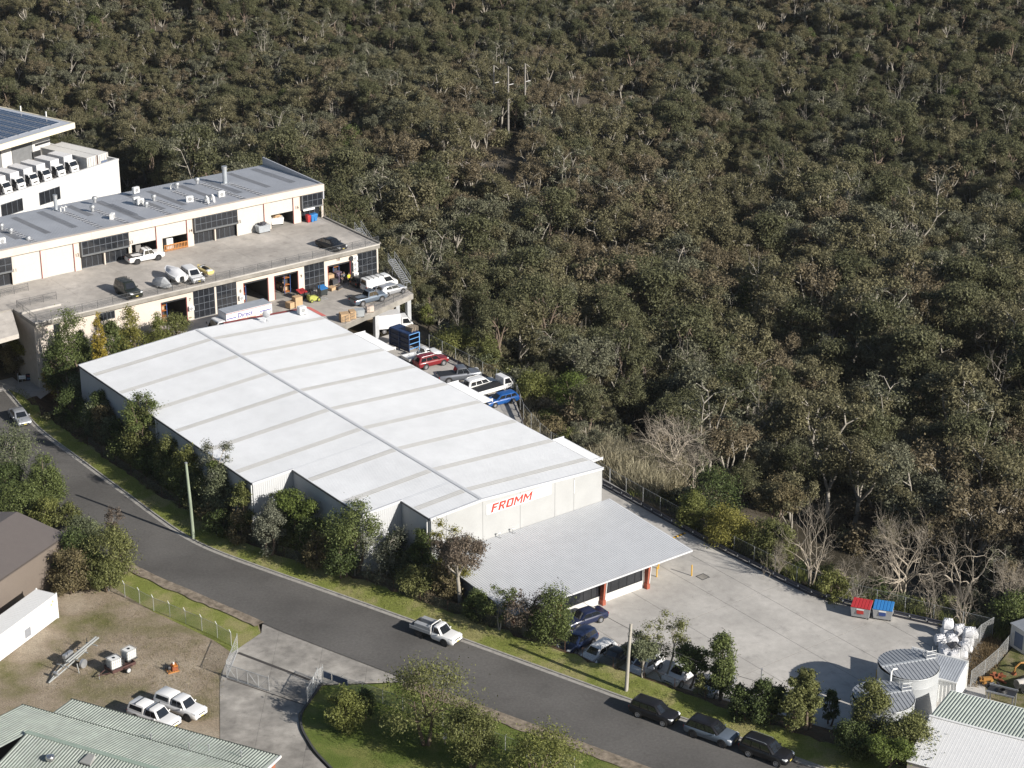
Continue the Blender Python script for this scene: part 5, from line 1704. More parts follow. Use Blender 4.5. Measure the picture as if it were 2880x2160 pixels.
def bare_mesh(H, R, rng, bark, depth=5, r0=None, up=.55, nsplit=3, stems=3):
    mb = MB()
    r0 = r0 or .02*H
    def grow(p, d, L, r, lv):
        seg = 3 if lv < depth-1 else 2
        pts = [p]; q = p.copy(); dd = d.copy()
        for i in range(seg):
            dd = dd + rng.normal(size=3)*.16; dd /= np.linalg.norm(dd)
            q = q + dd*L/seg
            pts.append(q.copy())
        rad = [r*(1 - .45*i/seg) for i in range(seg+1)]
        mb.tube(pts, rad, 5 if lv < 2 else 3, cap=False)
        if lv >= depth:
            return
        for k in range(nsplit if lv else nsplit+1):
            nd = dd + rng.normal(size=3)*.62 + np.array([0, 0, up*.35]); nd /= np.linalg.norm(nd)
            s = pts[-1] if k < 2 else pts[-2]
            grow(s, nd, L*(.66 + .2*rng.random()), r*.55, lv+1)
    L0 = H*.3
    for i in range(stems):
        a = 6.283*i/stems + rng.random()
        d = np.array([cos(a)*R/H*.9, sin(a)*R/H*.9, 1.0]); d /= np.linalg.norm(d)
        grow(np.array([cos(a)*.1, sin(a)*.1, -.3]), d, L0, r0, 0)
    V = np.array(mb.v)
    zt = np.percentile(V[:, 2], 99.5)
    V[:, 2] *= H/zt
    rr = np.percentile(np.hypot(V[:, 0], V[:, 1]), 93)
    V[:, :2] *= R/rr
    me = bpy.data.meshes.new('branches')
    me.from_pydata([tuple(p) for p in V], [], mb.f)
    me.materials.append(bark)
    me.polygons.foreach_set('use_smooth', [True]*len(me.polygons))
    return me

def place_tree(name, label, cat, crown, trunk, loc, rz=0.0, sc=(1, 1, 1), group=None):
    t = thing(name, label, cat, loc, rz, group)
    t.scale = sc
    a = bpy.data.objects.new('trunk', trunk); COL.objects.link(a); a.parent = t
    if crown:
        b = bpy.data.objects.new('crown', crown); COL.objects.link(b); b.parent = t
    return t

# prototypes of the bush: (kind, height, radius, leaves, leaf size, leaf colour, bark, wording)
rng = np.random.default_rng(11)
PROTO = []
for kind, H, R, nl, ls, lm, bk, wd, wt in (
        ('gum', 12.5, 4.0, 8200, .30, 'olive', BARK_P, 'olive gum tree with pale limbs', 3.2),
        ('gum', 11.5, 3.7, 7600, .29, 'greygreen', BARK_P, 'grey-green gum tree with pale limbs', 2.4),
        ('gum', 13, 4.2, 8400, .30, 'deep', BARK_B, 'deep green spreading gum tree', 2.0),
        ('gum', 10.5, 3.5, 5600, .28, 'brown', BARK_P, 'brownish olive gum tree with thin foliage', 2.0),
        ('gum', 12, 3.9, 4800, .29, 'olive', BARK_P, 'thin-crowned olive gum tree with bright bare limbs', 1.8),
        ('round', 9, 3.2, 7200, .27, 'deep', BARK_D, 'rounded dark green bush tree', 1.6),
        ('round', 8, 3.0, 6600, .27, 'olive', BARK_B, 'rounded olive bush tree', 1.6),
        ('round', 8.5, 2.8, 6000, .27, 'green', BARK_B, 'rounded fresh green bush tree', .5),
        ('sparse', 11, 3.0, 2600, .28, 'brown', BARK_P, 'sparse brown leggy tree', 1.0),
        ('sparse', 12, 3.2, 2800, .28, 'greygreen', BARK_P, 'sparse grey leggy tree', 1.0)):
    c, t = tree_parts(H, R, kind, rng, nl, ls, LEAF[lm], bk, lod=1)
    PROTO.append((c, t, H, R, wd, wt))
for H, R, wt in ((12, 4.2, .55), (10, 3.5, .55)):
    me = bare_mesh(H, R, rng, BARK_P, depth=4, r0=.2, nsplit=2, stems=2)
    PROTO.append((None, me, H, R, 'leafless dead tree with bleached white branches', wt))
SHRUB = []
for H, R, nl, ls, lm in ((2.2, 1.6, 900, .32, 'olive'), (1.8, 1.4, 800, .3, 'deep'), (2.6, 1.5, 800, .3, 'brown'), (3.2, 1.5, 1000, .3, 'greygreen')):
    c, t = tree_parts(H, R, 'round', rng, nl, ls, LEAF[lm], BARK_B, cb=.1, lod=1)
    SHRUB.append((c, t))

def L3_front(x, y):
    q = Vector((x, y, 0)) - C3
    return q.x*cos(Y3) + q.y*sin(Y3) > -2

def forest():
    r = random.Random(5)
    spots = []
    sp = 4.25
    wts = [p[5] for p in PROTO]
    ys = np.concatenate([np.arange(168, 330, 4.25), np.arange(330, 400, 3.7), np.arange(400, 545, 3.1)])
    for yy in ys:
        sp = 4.25 if yy < 330 else 3.7 if yy < 400 else 3.1
        half = (yy*.925 + 45)*.2474
        for xx in np.arange(-half-14, half + 34, sp):
            x = xx + r.uniform(-.48, .48)*sp; y = yy + r.uniform(-.48, .48)*sp
            if inside(BUILT, x, y) or inside(B3POLY, x, y) or dist_poly(BUILT, x, y) < 3.4:
                continue
            if x < -18 and y < 372 and project(Vector((x, y, 0)))[0] < 480 and L3_front(x, y):
                continue
            d = dist_poly(BUILT, x, y)
            # open rock shelves on the far side
            px, py, w = project(Vector((x, y, ground_z(x, y) + 6)))
            dens = .93
            if 1550 < px < 1850 and 190 < py < 290: dens = .35
            if 1290 < px < 1480 and 330 < py < 470: dens = .5
            if 1372 < px < 1500 and 285 < py < 480: dens = .08
            if 1700 < px < 1990 and 1080 < py < 1420 and d < 17: dens = .12
            if 2010 < px < 2800 and 1300 < py < 1760 and d < 24: dens = .03
            if d < 7: dens = min(dens, .6)
            if r.random() > dens:
                continue
            cl = sin(x*.043 + 1.7*sin(y*.021)) + sin(y*.037 + 1.3*sin(x*.029))
            wq = list(wts)
            for j_ in (2, 5): wq[j_] *= max(.15, 1 - .9*cl)
            for j_ in (3, 8, 4): wq[j_] *= max(.15, 1 + .9*cl)
            k = r.choices(range(len(PROTO)), wq)[0]
            farf = 1 - .42*sstep((y-300)/150)
            s = (r.uniform(.55, 1.0) if r.random() < .78 else r.uniform(1.0, 1.35))*farf*(1 + .1*sin(x*.05)*cos(y*.04))
            if d < 12: s *= .68
            spots.append((x, y, ground_z(x, y) - .2, k, s*r.uniform(.9, 1.1), r.uniform(0, 6.283), px, py, w))
    vis = [q for q in spots if -60 < q[6] < 2940 and -40 < q[7] < 2200]
    vis.sort(key=lambda q: q[8])
    near = set(id(q) for q in vis[:296])
    for q in vis[:296]:
        c, t, H, R, wd, _ = PROTO[q[3]]
        edge = dist_poly(BUILT, q[0], q[1])
        side = 'behind the units' if q[0] < W(-12, 53).x else ('at the bush edge by the fence' if edge < 14 else 'deep in the bush')
        place_tree('gum_tree' if c else 'dead_tree', wd + ' ' + side, 'tree', c, t, (q[0], q[1], q[2]), q[5], (q[4],)*3, 'bush trees: ' + wd)
    rest = [q for q in spots if id(q) not in near]
    return rest, spots
rest, ALLSPOTS = forest()

def scatter(name, pts, protos, label=None):
    """one object that instances the prototype meshes on a cloud of points"""
    me = bpy.data.meshes.new(name)
    me.from_pydata([(p[0], p[1], p[2]) for p in pts], [], [])
    for an, ty, vals in (('kind_index', 'INT', [p[3] for p in pts]), ('size', 'FLOAT', [p[4] for p in pts]), ('turn', 'FLOAT', [p[5] for p in pts])):
        at = me.attributes.new(an, ty, 'POINT')
        at.data.foreach_set('value', vals)
    o = bpy.data.objects.new(name, me)
    COL.objects.link(o)
    ng = bpy.data.node_groups.new(name, 'GeometryNodeTree')
    ng.interface.new_socket('Geometry', in_out='INPUT', socket_type='NodeSocketGeometry')
    ng.interface.new_socket('Geometry', in_out='OUTPUT', socket_type='NodeSocketGeometry')
    n, l = ng.nodes, ng.links
    gi, go = n.new('NodeGroupInput'), n.new('NodeGroupOutput')
    def attr(a, ty):
        q = n.new('GeometryNodeInputNamedAttribute'); q.data_type = ty; q.inputs[0].default_value = a
        return q.outputs[0]
    ki, sz, tn = attr('kind_index', 'INT'), attr('size', 'FLOAT'), attr('turn', 'FLOAT')
    cx = n.new('ShaderNodeCombineXYZ'); l.new(tn, cx.inputs[2])
    jn = n.new('GeometryNodeJoinGeometry')
    for i, obs in enumerate(protos):
        cmpn = n.new('FunctionNodeCompare'); cmpn.data_type = 'INT'; cmpn.operation = 'EQUAL'
        l.new(ki, cmpn.inputs[2]); cmpn.inputs[3].default_value = i
        for ob in obs:
            if ob is None:
                continue
            oi = n.new('GeometryNodeObjectInfo'); oi.transform_space = 'ORIGINAL'
            oi.inputs[0].default_value = ob
            ip = n.new('GeometryNodeInstanceOnPoints')
            l.new(gi.outputs[0], ip.inputs['Points'])
            l.new(cmpn.outputs[0], ip.inputs['Selection'])
            l.new(oi.outputs['Geometry'], ip.inputs['Instance'])
            l.new(cx.outputs[0], ip.inputs['Rotation'])
            l.new(sz, ip.inputs['Scale'])
            l.new(ip.outputs[0], jn.inputs[0])
    l.new(jn.outputs[0], go.inputs[0])
    md = o.modifiers.new('scatter', 'NODES')
    md.node_group = ng
    struct(o, 'stuff')
    return o

def first_parts(mesh_pair):
    out = []
    for me in mesh_pair:
        ob = next((o for o in bpy.data.objects if o.type == 'MESH' and o.data == me), None) if me else None
        out.append(ob)
    return out
pairs = []
for c, t, H, R, wd, _ in PROTO:
    fp_ = first_parts((c, t))
    if fp_[1] is None:
        fp_ = [None, None]
    pairs.append(fp_)
rest = [q for q in rest if pairs[q[3]][1] is not None]
tag(scatter('distant_bush', rest, pairs), 'dense olive eucalypt bush covering the far valley and hillside', 'bush')
# ------------------------------------------------------------------ trees of the gardens and verges
TREES = [
    # behind the warehouse
    ('C', 470, 880, 455, 700, 5.0, .4, 'round', 'green', 'dense dark green tree standing left of the golden conifer', 1.25),
    ('C', 430, 720, 640, 880, 2.5, .4, 'round', 'deep', 'dark bushy tree at the foot of the dense green tree', 1.0),
    ('C', 700, 890, 640, 860, 2.5, .4, 'round', 'green', 'small green tree pressed against the golden conifer', 1.0),
    ('C', 868, 1045, 440, 700, 4.5, .3, 'cone', 'gold', 'narrow golden conifer between the green trees', 1.6),
    ('C', 990, 1190, 490, 700, 4.6, .2, 'round', 'green', 'green tree just right of the golden conifer', 1.1),
    ('C', 1120, 1410, 390, 640, 5.0, .2, 'round', 'yellow', 'tall yellow-green tree covering the units wall', .9),
    ('C', 1060, 1330, 620, 800, 3.0, .2, 'round', 'green', 'low green tree against the far gable of the warehouse', 1.0),
    ('C', 1375, 1640, 455, 640, 4.6, .2, 'round', 'weed', 'olive-yellow tree under the roller door numbered 7', 1.0),
    ('C', 1560, 1860, 440, 610, 4.8, .2, 'round', 'olive', 'olive tree nearest the white freight truck', 1.0),
    ('C', 20, 300, 770, 1085, .4, .4, 'round', 'brown', 'brownish shrub tree behind the small white sign', 1.1),
    ('C', 150, 420, 695, 1085, .4, .4, 'gum', 'yellow', 'yellow-leaved tree with dark forked trunk behind the banner', 1.3),
    ('C', -40, 60, 655, 815, .4, .4, 'round', 'green', 'small green tree under the units ramp', 1.0),
    ('C', 455, 770, 955, 1285, .4, .4, 'round', 'orange', 'orange-yellow tree at the far corner of the warehouse', 1.1),
    # row along the street wall of the warehouse
    ('C', 640, 910, 1060, 1450, .5, .5, 'round', 'greygreen', 'grey-green tree next to the orange-yellow tree', 1.1),
    ('Q', 90, 340, 640, 960, .5, .5, 'round', 'deep', 'dark tree below the wall vent of the warehouse', 1.0),
    ('Q', 165, 395, 800, 1110, .6, .6, 'round', 'greygreen', 'small pale grey-green tree standing forward of the row', 1.2),
    ('Q', 420, 725, 620, 1180, .5, .5, 'gum', 'green', 'tall dark green tree with an open top above the roof edge', 1.25),
    ('Q', 480, 870, 870, 1380, .6, .6, 'round', 'olive', 'broad brownish olive tree leaning on the warehouse wall', 1.2),
    ('Q', 540, 770, 1040, 1420, .7, .7, 'round', 'greygreen', 'drooping grey-green tree in front of the broad olive tree', 1.1),
    ('Q', 750, 1040, 1130, 1460, .6, .6, 'round', 'olive', 'olive tree beyond the green power pole', 1.1),
    ('Q', 955, 1235, 1220, 1560, .6, .6, 'round', 'weed', 'yellow-green tree behind the top of the green power pole', 1.0),
    ('Q', 1205, 1485, 1155, 1570, .5, .5, 'sparse', 'pale', 'thin tree with a whitish leafless top over the roof edge', .8),
    ('Q', 1240, 1420, 1300, 1560, .5, .5, 'round', 'green', 'small green tree under the whitish thin tree', 1.0),
    ('Q', 1000, 1260, 1430, 1740, .8, .8, 'round', 'greygreen', 'grey-green shrub tree beside the green power pole', 1.1),
    ('Q', 1225, 1560, 1420, 1770, .7, .7, 'round', 'greygreen', 'wide grey-green tree before the first wall step', 1.2),
    ('K', 150, 350, 510, 900, .7, .7, 'round', 'olive', 'olive tree right at the first wall corner', 1.1),
    ('K', -60, 190, 400, 830, .7, .7, 'round', 'greygreen', 'tall grey-green tree near the first wall corner', 1.1),
    ('K', 345, 575, 650, 970, .7, .7, 'round', 'pale', 'pale grey bush tree in the first wall recess', .9),
    ('K', 480, 660, 600, 1000, .5, .5, 'sparse', 'greygreen', 'thin shaded tree in the first wall recess', 1.0),
    ('K', 600, 870, 525, 1080, .6, .6, 'gum', 'bright', 'bright green tree rising into the first wall recess', 1.5),
    ('K', 780, 980, 840, 1110, .8, .8, 'round', 'green', 'low green tree between the bright tree and the round-headed one', 1.1),
    ('K', 950, 1400, 695, 1195, .9, .9, 'round', 'green', 'round-headed green tree on several bare trunks', 1.7, .42),
    ('K', 1270, 1570, 940, 1330, .7, .7, 'sparse', 'pale', 'feathery pale tree at the second wall corner', 1.3),
    ('K', 1630, 1840, 920, 1340, .6, .6, 'round', 'deep', 'dark tree in the second wall recess', 1.1),
    ('K', 1830, 2080, 855, 1250, .4, .4, 'sparse', 'yellow', 'thin yellow-green tree before the white gable', .9),
    ('H', -140, 240, 740, 1345, .6, .6, 'gum', 'purple', 'purple-brown gum tree with pale stems by the office roof', 1.0, .5),
    ('K', 1560, 1900, 1230, 1460, .9, .9, 'round', 'olive', 'low olive shrub on the bank by the dark recess', 1.0),
    ('K', 1830, 2080, 1180, 1500, .9, .9, 'round', 'brown', 'brown shrub below the purple-brown gum', .9),
    ('H', 80, 320, 1310, 1540, .8, .8, 'round', 'green', 'green shrub along the side of the office roof', 1.0),
    ('H', 280, 490, 1265, 1570, .8, .8, 'sparse', 'green', 'thin green shrub over the corner of the office roof', 1.0),
    ('H', 430, 770, 1330, 1690, .8, .8, 'sparse', 'purple', 'dark bare-looking shrub before the office roof', 1.1),
    ('H', 560, 800, 1400, 1720, .8, .8, 'round', 'deep', 'dark green shrub at the office corner', 1.0),
    ('H', 680, 1015, 1285, 1760, .9, .9, 'column', 'green', 'dense green columnar tree hiding the office corner', 1.5),
    # car park edge
    ('I', 630, 910, 285, 660, .9, .9, 'gum', 'greygreen', 'grey-leaved tree with pale trunk beside the grey power pole', 1.1),
    ('I', 800, 1090, 125, 640, .6, .6, 'sparse', 'olive', 'tall thin tree over the parked white cars', 1.1),
    ('I', 1030, 1310, 325, 700, .8, .8, 'gum', 'deep', 'dark shaded tree over the white SUV', .9),
    ('I', 1300, 1565, 245, 800, .8, .8, 'column', 'green', 'dense columnar tree at the edge of the concrete yard', 1.6),
    ('I', 1190, 1330, 600, 800, .9, .9, 'round', 'olive', 'small shrub on the bank beside the columnar tree', 1.0),
    ('I', 1470, 1720, 690, 1000, .8, .8, 'round', 'deep', 'dark bush at the bank just past the columnar tree', 1.2),
    ('I', 1640, 1930, 620, 1040, .8, .8, 'round', 'deep', 'dark bush in the thick bank planting', 1.2),
    ('I', 1780, 2010, 660, 1010, .7, .7, 'round', 'green', 'green bush in the thick bank planting', 1.1),
    ('I', 1930, 2200, 720, 1120, .9, .9, 'round', 'olive', 'olive bush low on the mulched bank', 1.1),
    ('I', 2040, 2300, 555, 1060, .7, .7, 'round', 'olive', 'tall olive tree at the end of the thick bank planting', 1.2),
    ('J', -40, 190, 800, 1340, .7, .7, 'gum', 'olive', 'tall olive tree beside the shadow of the water tank', 1.3),
    ('J', 220, 360, 985, 1260, .4, .4, 'round', 'deep', 'small dark tree in the tank shadow', 1.0),
    ('J', 470, 780, 925, 1440, .5, .5, 'column', 'olive', 'bushy olive tree in front of the nearer water tank', 1.5),
    ('J', 330, 640, 1250, 1560, .8, .8, 'round', 'deep', 'dark bush below the nearer water tank', 1.2),
    ('J', 750, 1200, 1180, 1640, .7, .7, 'round', 'olive', 'broad dark olive tree before the neighbour shed', 1.3),
    ('J', 620, 960, 1365, 1760, .9, .9, 'gum', 'bright', 'bright green tree at the lower end of the bank', 1.6),
    ('J', 930, 1230, 1500, 1760, .9, .9, 'round', 'greygreen', 'grey-green bush under the broad dark olive tree', 1.1),
    ('J', 1285, 1540, 1525, 1760, .9, .9, 'round', 'deep', 'round dark bush against the white roof', 1.2),
    ('J', 1540, 1680, 1620, 1790, .9, .9, 'round', 'deep', 'small dark bush beside the round one at the white roof', 1.0),
    ('J', 1860, 2030, 1605, 1760, .9, .9, 'round', 'deep', 'dark bush at the far end of the white roof', 1.0),
    # other side of the street
    ('G', 1350, 2090, 605, 1265, .45, .45, 'round', 'olive', 'large round-headed tree on the lawn beside the meter box', 1.5, .2),
    ('G', 865, 1155, 785, 1150, .45, .45, 'round', 'weed', 'leafy yellow-green shrub on the lawn by the gate', .9),
    ('G', 1110, 1290, 790, 1040, .45, .45, 'round', 'deep', 'dark shrub beside the leafy yellow-green shrub', 1.1),
    ('G', 1900, 2330, 935, 1500, .45, .45, 'round', 'olive', 'tree on the lawn next to the large round-headed one', 1.4, .2),
    ('V', 1085, 1245, 1580, 1720, .45, .45, 'round', 'weed', 'yellow-green tree on the lawn near the dirt shoulder', 1.3),
    ('E', -140, 300, -30, 480, .45, .45, 'round', 'greygreen', 'tall grey-green tree at the bend of the street', 1.6),
    ('E', -60, 250, 330, 620, .45, .45, 'round', 'deep', 'dark tree under the tall grey-green one', 1.1),
    ('E', 225, 570, 235, 650, .45, .45, 'cone', 'green', 'bushy green conical tree beside the street', 1.6),
    ('E', -40, 360, 500, 790, .45, .45, 'round', 'green', 'low green bush behind the brown shed', 1.2),
    ('E', 250, 520, 630, 880, .45, .45, 'round', 'weed', 'yellowish bush above the brown shed roof', 1.1),
    ('E', 480, 690, 660, 900, .45, .45, 'round', 'olive', 'olive bush beside the brown shed ridge', 1.1),
    ('E', 890, 1050, 725, 990, .45, .45, 'sparse', 'purple', 'small grey-purple sapling at the street edge', 1.0),
    ('E', 560, 900, 760, 1120, .45, .45, 'round', 'greygreen', 'greyish bush at the corner of the brown shed', 1.1),
    ('E', 740, 1185, 860, 1330, .45, .45, 'round', 'olive', 'large feathery olive bush at the street bend', 1.7),
    ('E', 500, 860, 900, 1300, .45, .45, 'round', 'deep', 'dark bush against the brown shed wall', 1.2),
    ('E', 420, 800, 1080, 1430, .45, .45, 'round', 'brown', 'brownish bush at the end of the white container', 1.2),
    ('E', 760, 1060, 1130, 1420, .45, .45, 'round', 'olive', 'tangled olive bush at the start of the wire fence', 1.2),
    # edge of the bush beside the lane
    ('D', 1470, 1840, 590, 1060, 0, -1.2, 'round', 'bright', 'vivid green tree at the bush edge behind the blue wagon', 1.6),
    ('D', 1110, 1480, 790, 1000, 0, -1.0, 'round', 'weed', 'yellow-green scrub along the fence by the white truck', 1.2),
    ('D', 210, 330, 130, 330, 0, -.6, 'round', 'weed', 'small yellow-green bush beside the deck column', 1.0),
    ('D', 330, 740, 280, 500, 0, -1.0, 'round', 'weed', 'spreading yellow-green bush behind the blue cage rack', 1.2),
    ('D', 740, 960, 390, 600, 0, -2.0, 'round', 'olive', 'olive bush at the foot of the tall gum', 1.1),
    ('L', 860, 1110, 960, 1260, 0, -.8, 'round', 'weed', 'yellow-green climber-covered bush at the guard rail fence', 1.3),
    ('L', 1080, 1460, 1080, 1380, 0, -.9, 'round', 'yellow', 'yellowish bush spreading over the guard rail fence', 1.2),
    ('L', 900, 1380, 770, 1130, 0, -2.2, 'round', 'deep', 'dark green tree above the yellowish bushes', 1.2),
    ('L', 1440, 1790, 780, 1200, 0, -3.0, 'gum', 'brown', 'brown-leaved tree behind the yellowish bush', 1.2),
    ('L', 1480, 1800, 1180, 1500, 0, -1.6, 'round', 'olive', 'olive scrub beside the bare trees', 1.0),
    ('O', 330, 520, 700, 960, 0, -1.4, 'round', 'olive', 'low olive scrub between the fence and the first bare tree', 1.0),
    ('O', 690, 900, 1060, 1230, 0, -.8, 'round', 'weed', 'yellowish weed bush behind the red bin', .9),
    ('O', 1930, 2200, 1230, 1420, 0, -1.0, 'round', 'green', 'green bush beyond the fence corner', 1.2),
    ('O', 2060, 2330, 1050, 1300, 0, -1.5, 'round', 'deep', 'dark tree beyond the fence corner', 1.2),
]
rng = np.random.default_rng(77)
for row in TREES:
    s, xl, xr, yt, yr, zr_, zb, kind, lf, lab, mult = row[:11]
    cbf = row[11] if len(row) > 11 else {'round': .08, 'gum': .3, 'cone': .04, 'column': .12, 'sparse': .3}[kind]
    p = G(s, (xl+xr)/2, yr, zr_)
    u_, v_ = uv_of(p)
    lim = None
    if -1.2 < u_ < LW + 13 and v_ > (0 if u_ < L1 else A1 if u_ < L2 else A2) - .5 and s in 'QKH' and v_ < 30:
        lim = ('v', (0 if u_ < L1 else A1 if u_ < L2 else A2) - .75)
    if s == 'C' and 400 < xl < 1700 and yt < 700:
        lim = ('u', -3.4 if kind == 'cone' else -6.6)
    if lim:
        e_ = uv_of(EYE)
        f_ = (lim[1] - v_)/(e_[1] - v_) if lim[0] == 'v' else (lim[1] - u_)/(e_[0] - u_)
        q_ = p.lerp(Vector((0, 0, p.z)), f_)
        p = Vector((q_.x, q_.y, zb))
    H = max(1.2, height_over(s, p, (xl+xr)/2, yt) + p.z - zb)
    if H < 1.3: H = 1.6
    R = (xr-xl)/2/SHEET[s][2]/pxm(p)
    p.z = zb
    if s in 'LO' or (s == 'D' and zr_ == 0):
        p = p + VX*1.5
        p.z = min(zb, ground_z(p.x, p.y))
    R *= .96 if s == 'I' else 1.12
    n = int(min(9500, 1000*(.6 + .4*mult)*(R*R*1.2 + R*H*.6)))
    if kind == 'sparse': n = int(n*.4)
    c, t = tree_parts(H, R, kind, rng, max(700, int(n*(1.6 if kind == 'cone' else 1))), .2 if kind != 'sparse' else .18, LEAFN[lf], BARK_P if kind in ('sparse',) or lf in ('greygreen', 'purple') else BARK_B, cb=cbf)
    nm = 'shrub' if H < 3 else {'cone': 'conifer', 'column': 'columnar_tree'}.get(kind, 'garden_tree')
    place_tree(nm, lab, 'shrub' if H < 3 else 'tree', c, t, p)
# screening belt along the street wall
r = random.Random(14)
for i in range(26):
    u_ = 1.5 + i*2.32 + r.uniform(-.6, .6)
    wall = 0 if u_ < L1 else A1 if u_ < L2 else A2
    v_ = wall - r.uniform(1.2, 2.4)
    if u_ > L1: v_ = wall - r.uniform(1.5, 4.0)
    H, R = r.uniform(3.6, 6.2), r.uniform(1.4, 1.95)
    lf = r.choice(('olive', 'greygreen', 'deep', 'green', 'olive', 'brown'))
    c, t = tree_parts(H, R, 'round', rng, int(760*(R*R + R*H*.5)), .2, LEAFN[lf], BARK_B, cb=.06)
    place_tree('screening_tree', {'olive': 'olive', 'greygreen': 'grey-green', 'deep': 'dark green', 'green': 'green', 'brown': 'brownish'}[lf] + ' screening tree in the belt along the warehouse street wall', 'tree', c, t, W(u_, v_, .25), 0, (1, 1, 1), 'screening trees along the street wall')
# scrub that closes the edge of the bush
for i in range(44):
    q = resample([Vector((u, v, 0)) for u, v in ((3, 51), (24, 51), (34, 45.5), (40, 44.5), (53, 43.8), (62, 43.6), (75, 43.5), (84, 44), (92, 47.5), (101, 52))], 44)[i]
    if 17 < i < 26: continue
    p = W(q.x + r.uniform(-1, 1), q.y + r.uniform(.6, 2.6))
    H, R = r.uniform(1.6, 3.2), r.uniform(1.2, 1.9)
    lf = r.choice(('olive', 'deep', 'brown', 'weed', 'greygreen', 'olive'))
    c, t = tree_parts(H, R, 'round', rng, int(560*(R*R + R*H*.4)), .21, LEAFN[lf], BARK_B, cb=.03)
    place_tree('edge_shrub', {'olive': 'olive', 'greygreen': 'grey-green', 'deep': 'dark green', 'weed': 'yellowish', 'brown': 'brownish'}[lf] + ' scrub bush just outside the chain-wire fence', 'shrub', c, t, (p.x, p.y, ground_z(p.x, p.y) - .2), 0, (1, 1, 1), 'scrub along the chain-wire fence')
# leafless trees beyond the guard rail
BARE = [('O', 470, 920, 510, 1090, -1.0, 'pale leafless tree with many thin twigs, closest to the yellowish bush', 4), ('O', 1090, 1640, 600, 1090, -1.6, 'wide leafless tree with forked trunk in the row beyond the rail', 3),
        ('O', 1520, 2060, 710, 1130, -1.6, 'broad dome-shaped leafless tree beyond the white bags', 4), ('O', 900, 1130, 960, 1250, -.6, 'small white leafless tree right behind the red bin', 5),
        ('O', 1640, 1920, 1100, 1390, -.6, 'thin leafless shrub tree above the white bags', 5), ('O', 360, 540, 800, 1060, -.8, 'slender leafless sapling at the wire fence', 2), ('O', 1980, 2250, 950, 1220, -1.6, 'sprawling leafless tree near the fence corner', 3),
        ('O', 1440, 1640, 1010, 1340, -.8, 'leafless bush between the blue bin and the white bags', 5), ('O', 830, 1130, 880, 1080, -2.0, 'leaning leafless tree with drooping twigs', 2), ('L', 560, 1260, 250, 640, -2.0, 'large grey leafless tree behind the straw-coloured reeds', 3),
        ('L', 840, 1320, 520, 800, -1.5, 'fallen tangle of pale leafless limbs beside the reeds', 4), ('D', 430, 760, 0, 350, -1.2, 'white-limbed gum skeleton above the blue cage rack', 1)]
for s, xl, xr, yt, yb, zb, lab, st in BARE:
    p = G(s, (xl+xr)/2, yb, 0)
    H = height_over(s, p, (xl+xr)/2, yt) - zb
    R = 1.12*(xr-xl)/2/SHEET[s][2]/pxm(p)
    p.z = zb
    me = bare_mesh(H, R, rng, BARK_P if 'white' in lab and 'bags' not in lab else BARK_G, depth=5 if st < 4 and H > 3 else 6, r0=.018*H + .02, nsplit=3 if st < 4 and H > 3 else 2, stems=st)
    t = thing('leafless_tree', lab, 'tree', p)
    o = bpy.data.objects.new('branches', me); COL.objects.link(o); o.parent = t
# cut stump on the verge bank
p = G('K', 1180, 1300, 1.0)
t = thing('cut_sapling', 'small pruned sapling with three bare stubs on the mulched bank', 'tree', p)
MB().tube([(0, 0, -.2), (0, 0, .9), (-.1, 0, 1.5)], [.09, .07, .05], 6).build('trunk', BARK_P, t, smooth=True)
MB().tube([(0, 0, .8), (.4, 0, 1.15), (.8, .1, 1.25)], [.06, .05, .04], 6).build('limb', BARK_P, t, smooth=True)
MB().tube([(0, 0, 1.0), (.12, .05, 1.7)], [.05, .04], 6).build('limb', BARK_P, t, smooth=True)
# straw reeds behind the lane
def reeds(name, label, spots, h, m, n, w=.06, seed=3):
    r = np.random.default_rng(seed)
    k = r.integers(0, len(spots), n)
    S = np.array([(p[0], p[1], p[2], p[3]) for p in spots])[k]
    a = r.random(n)*6.283; q = np.sqrt(r.random(n))*S[:, 3]
    base = np.stack([S[:, 0]+np.cos(a)*q, S[:, 1]+np.sin(a)*q, S[:, 2]], 1)
    hh = h*(.5+.6*r.random(n))
    ln = r.normal(size=(n, 2))*.28*hh[:, None]
    top = base + np.stack([ln[:, 0], ln[:, 1], hh], 1)
    mid = base*.45 + top*.55; mid[:, :2] -= ln*.15
    th = r.random(n)*6.283
    b = np.stack([np.cos(th), np.sin(th), np.zeros(n)], 1)*w
    V = np.empty((n*6, 3))
    V[0::6] = base-b*.6; V[1::6] = base+b*.6; V[2::6] = mid-b; V[3::6] = mid+b; V[4::6] = top-b*.15; V[5::6] = top+b*.15
    i = np.arange(n)*6
    F4 = np.concatenate([np.stack([i, i+1, i+3, i+2], 1), np.stack([i+2, i+3, i+5, i+4], 1)])
    o = bpy.data.objects.new(name, np_mesh(name, V, F4, m)); COL.objects.link(o)
    struct(o, 'stuff'); tag(o, label, 'grass')
    return o
sp = []
for x, y, rr in ((280, 620, 2.2), (420, 640, 2.5), (560, 640, 2.5), (680, 680, 2.5), (760, 740, 2.3), (520, 760, 2.2), (640, 820, 2.0), (340, 520, 2.0), (470, 540, 2.2), (600, 560, 2.2), (800, 640, 2.2), (120, 420, 1.8), (220, 470, 1.8)):
    p = G('L', x+60, y+60, -.5)
    sp.append((p.x, p.y, max(-2.6, ground_z(p.x, p.y)-.2), rr))
reeds('straw_reeds', 'tall straw-coloured reeds behind the lane fence', sp, 2.9, LEAF['straw'], 20000, .055)
sp = []
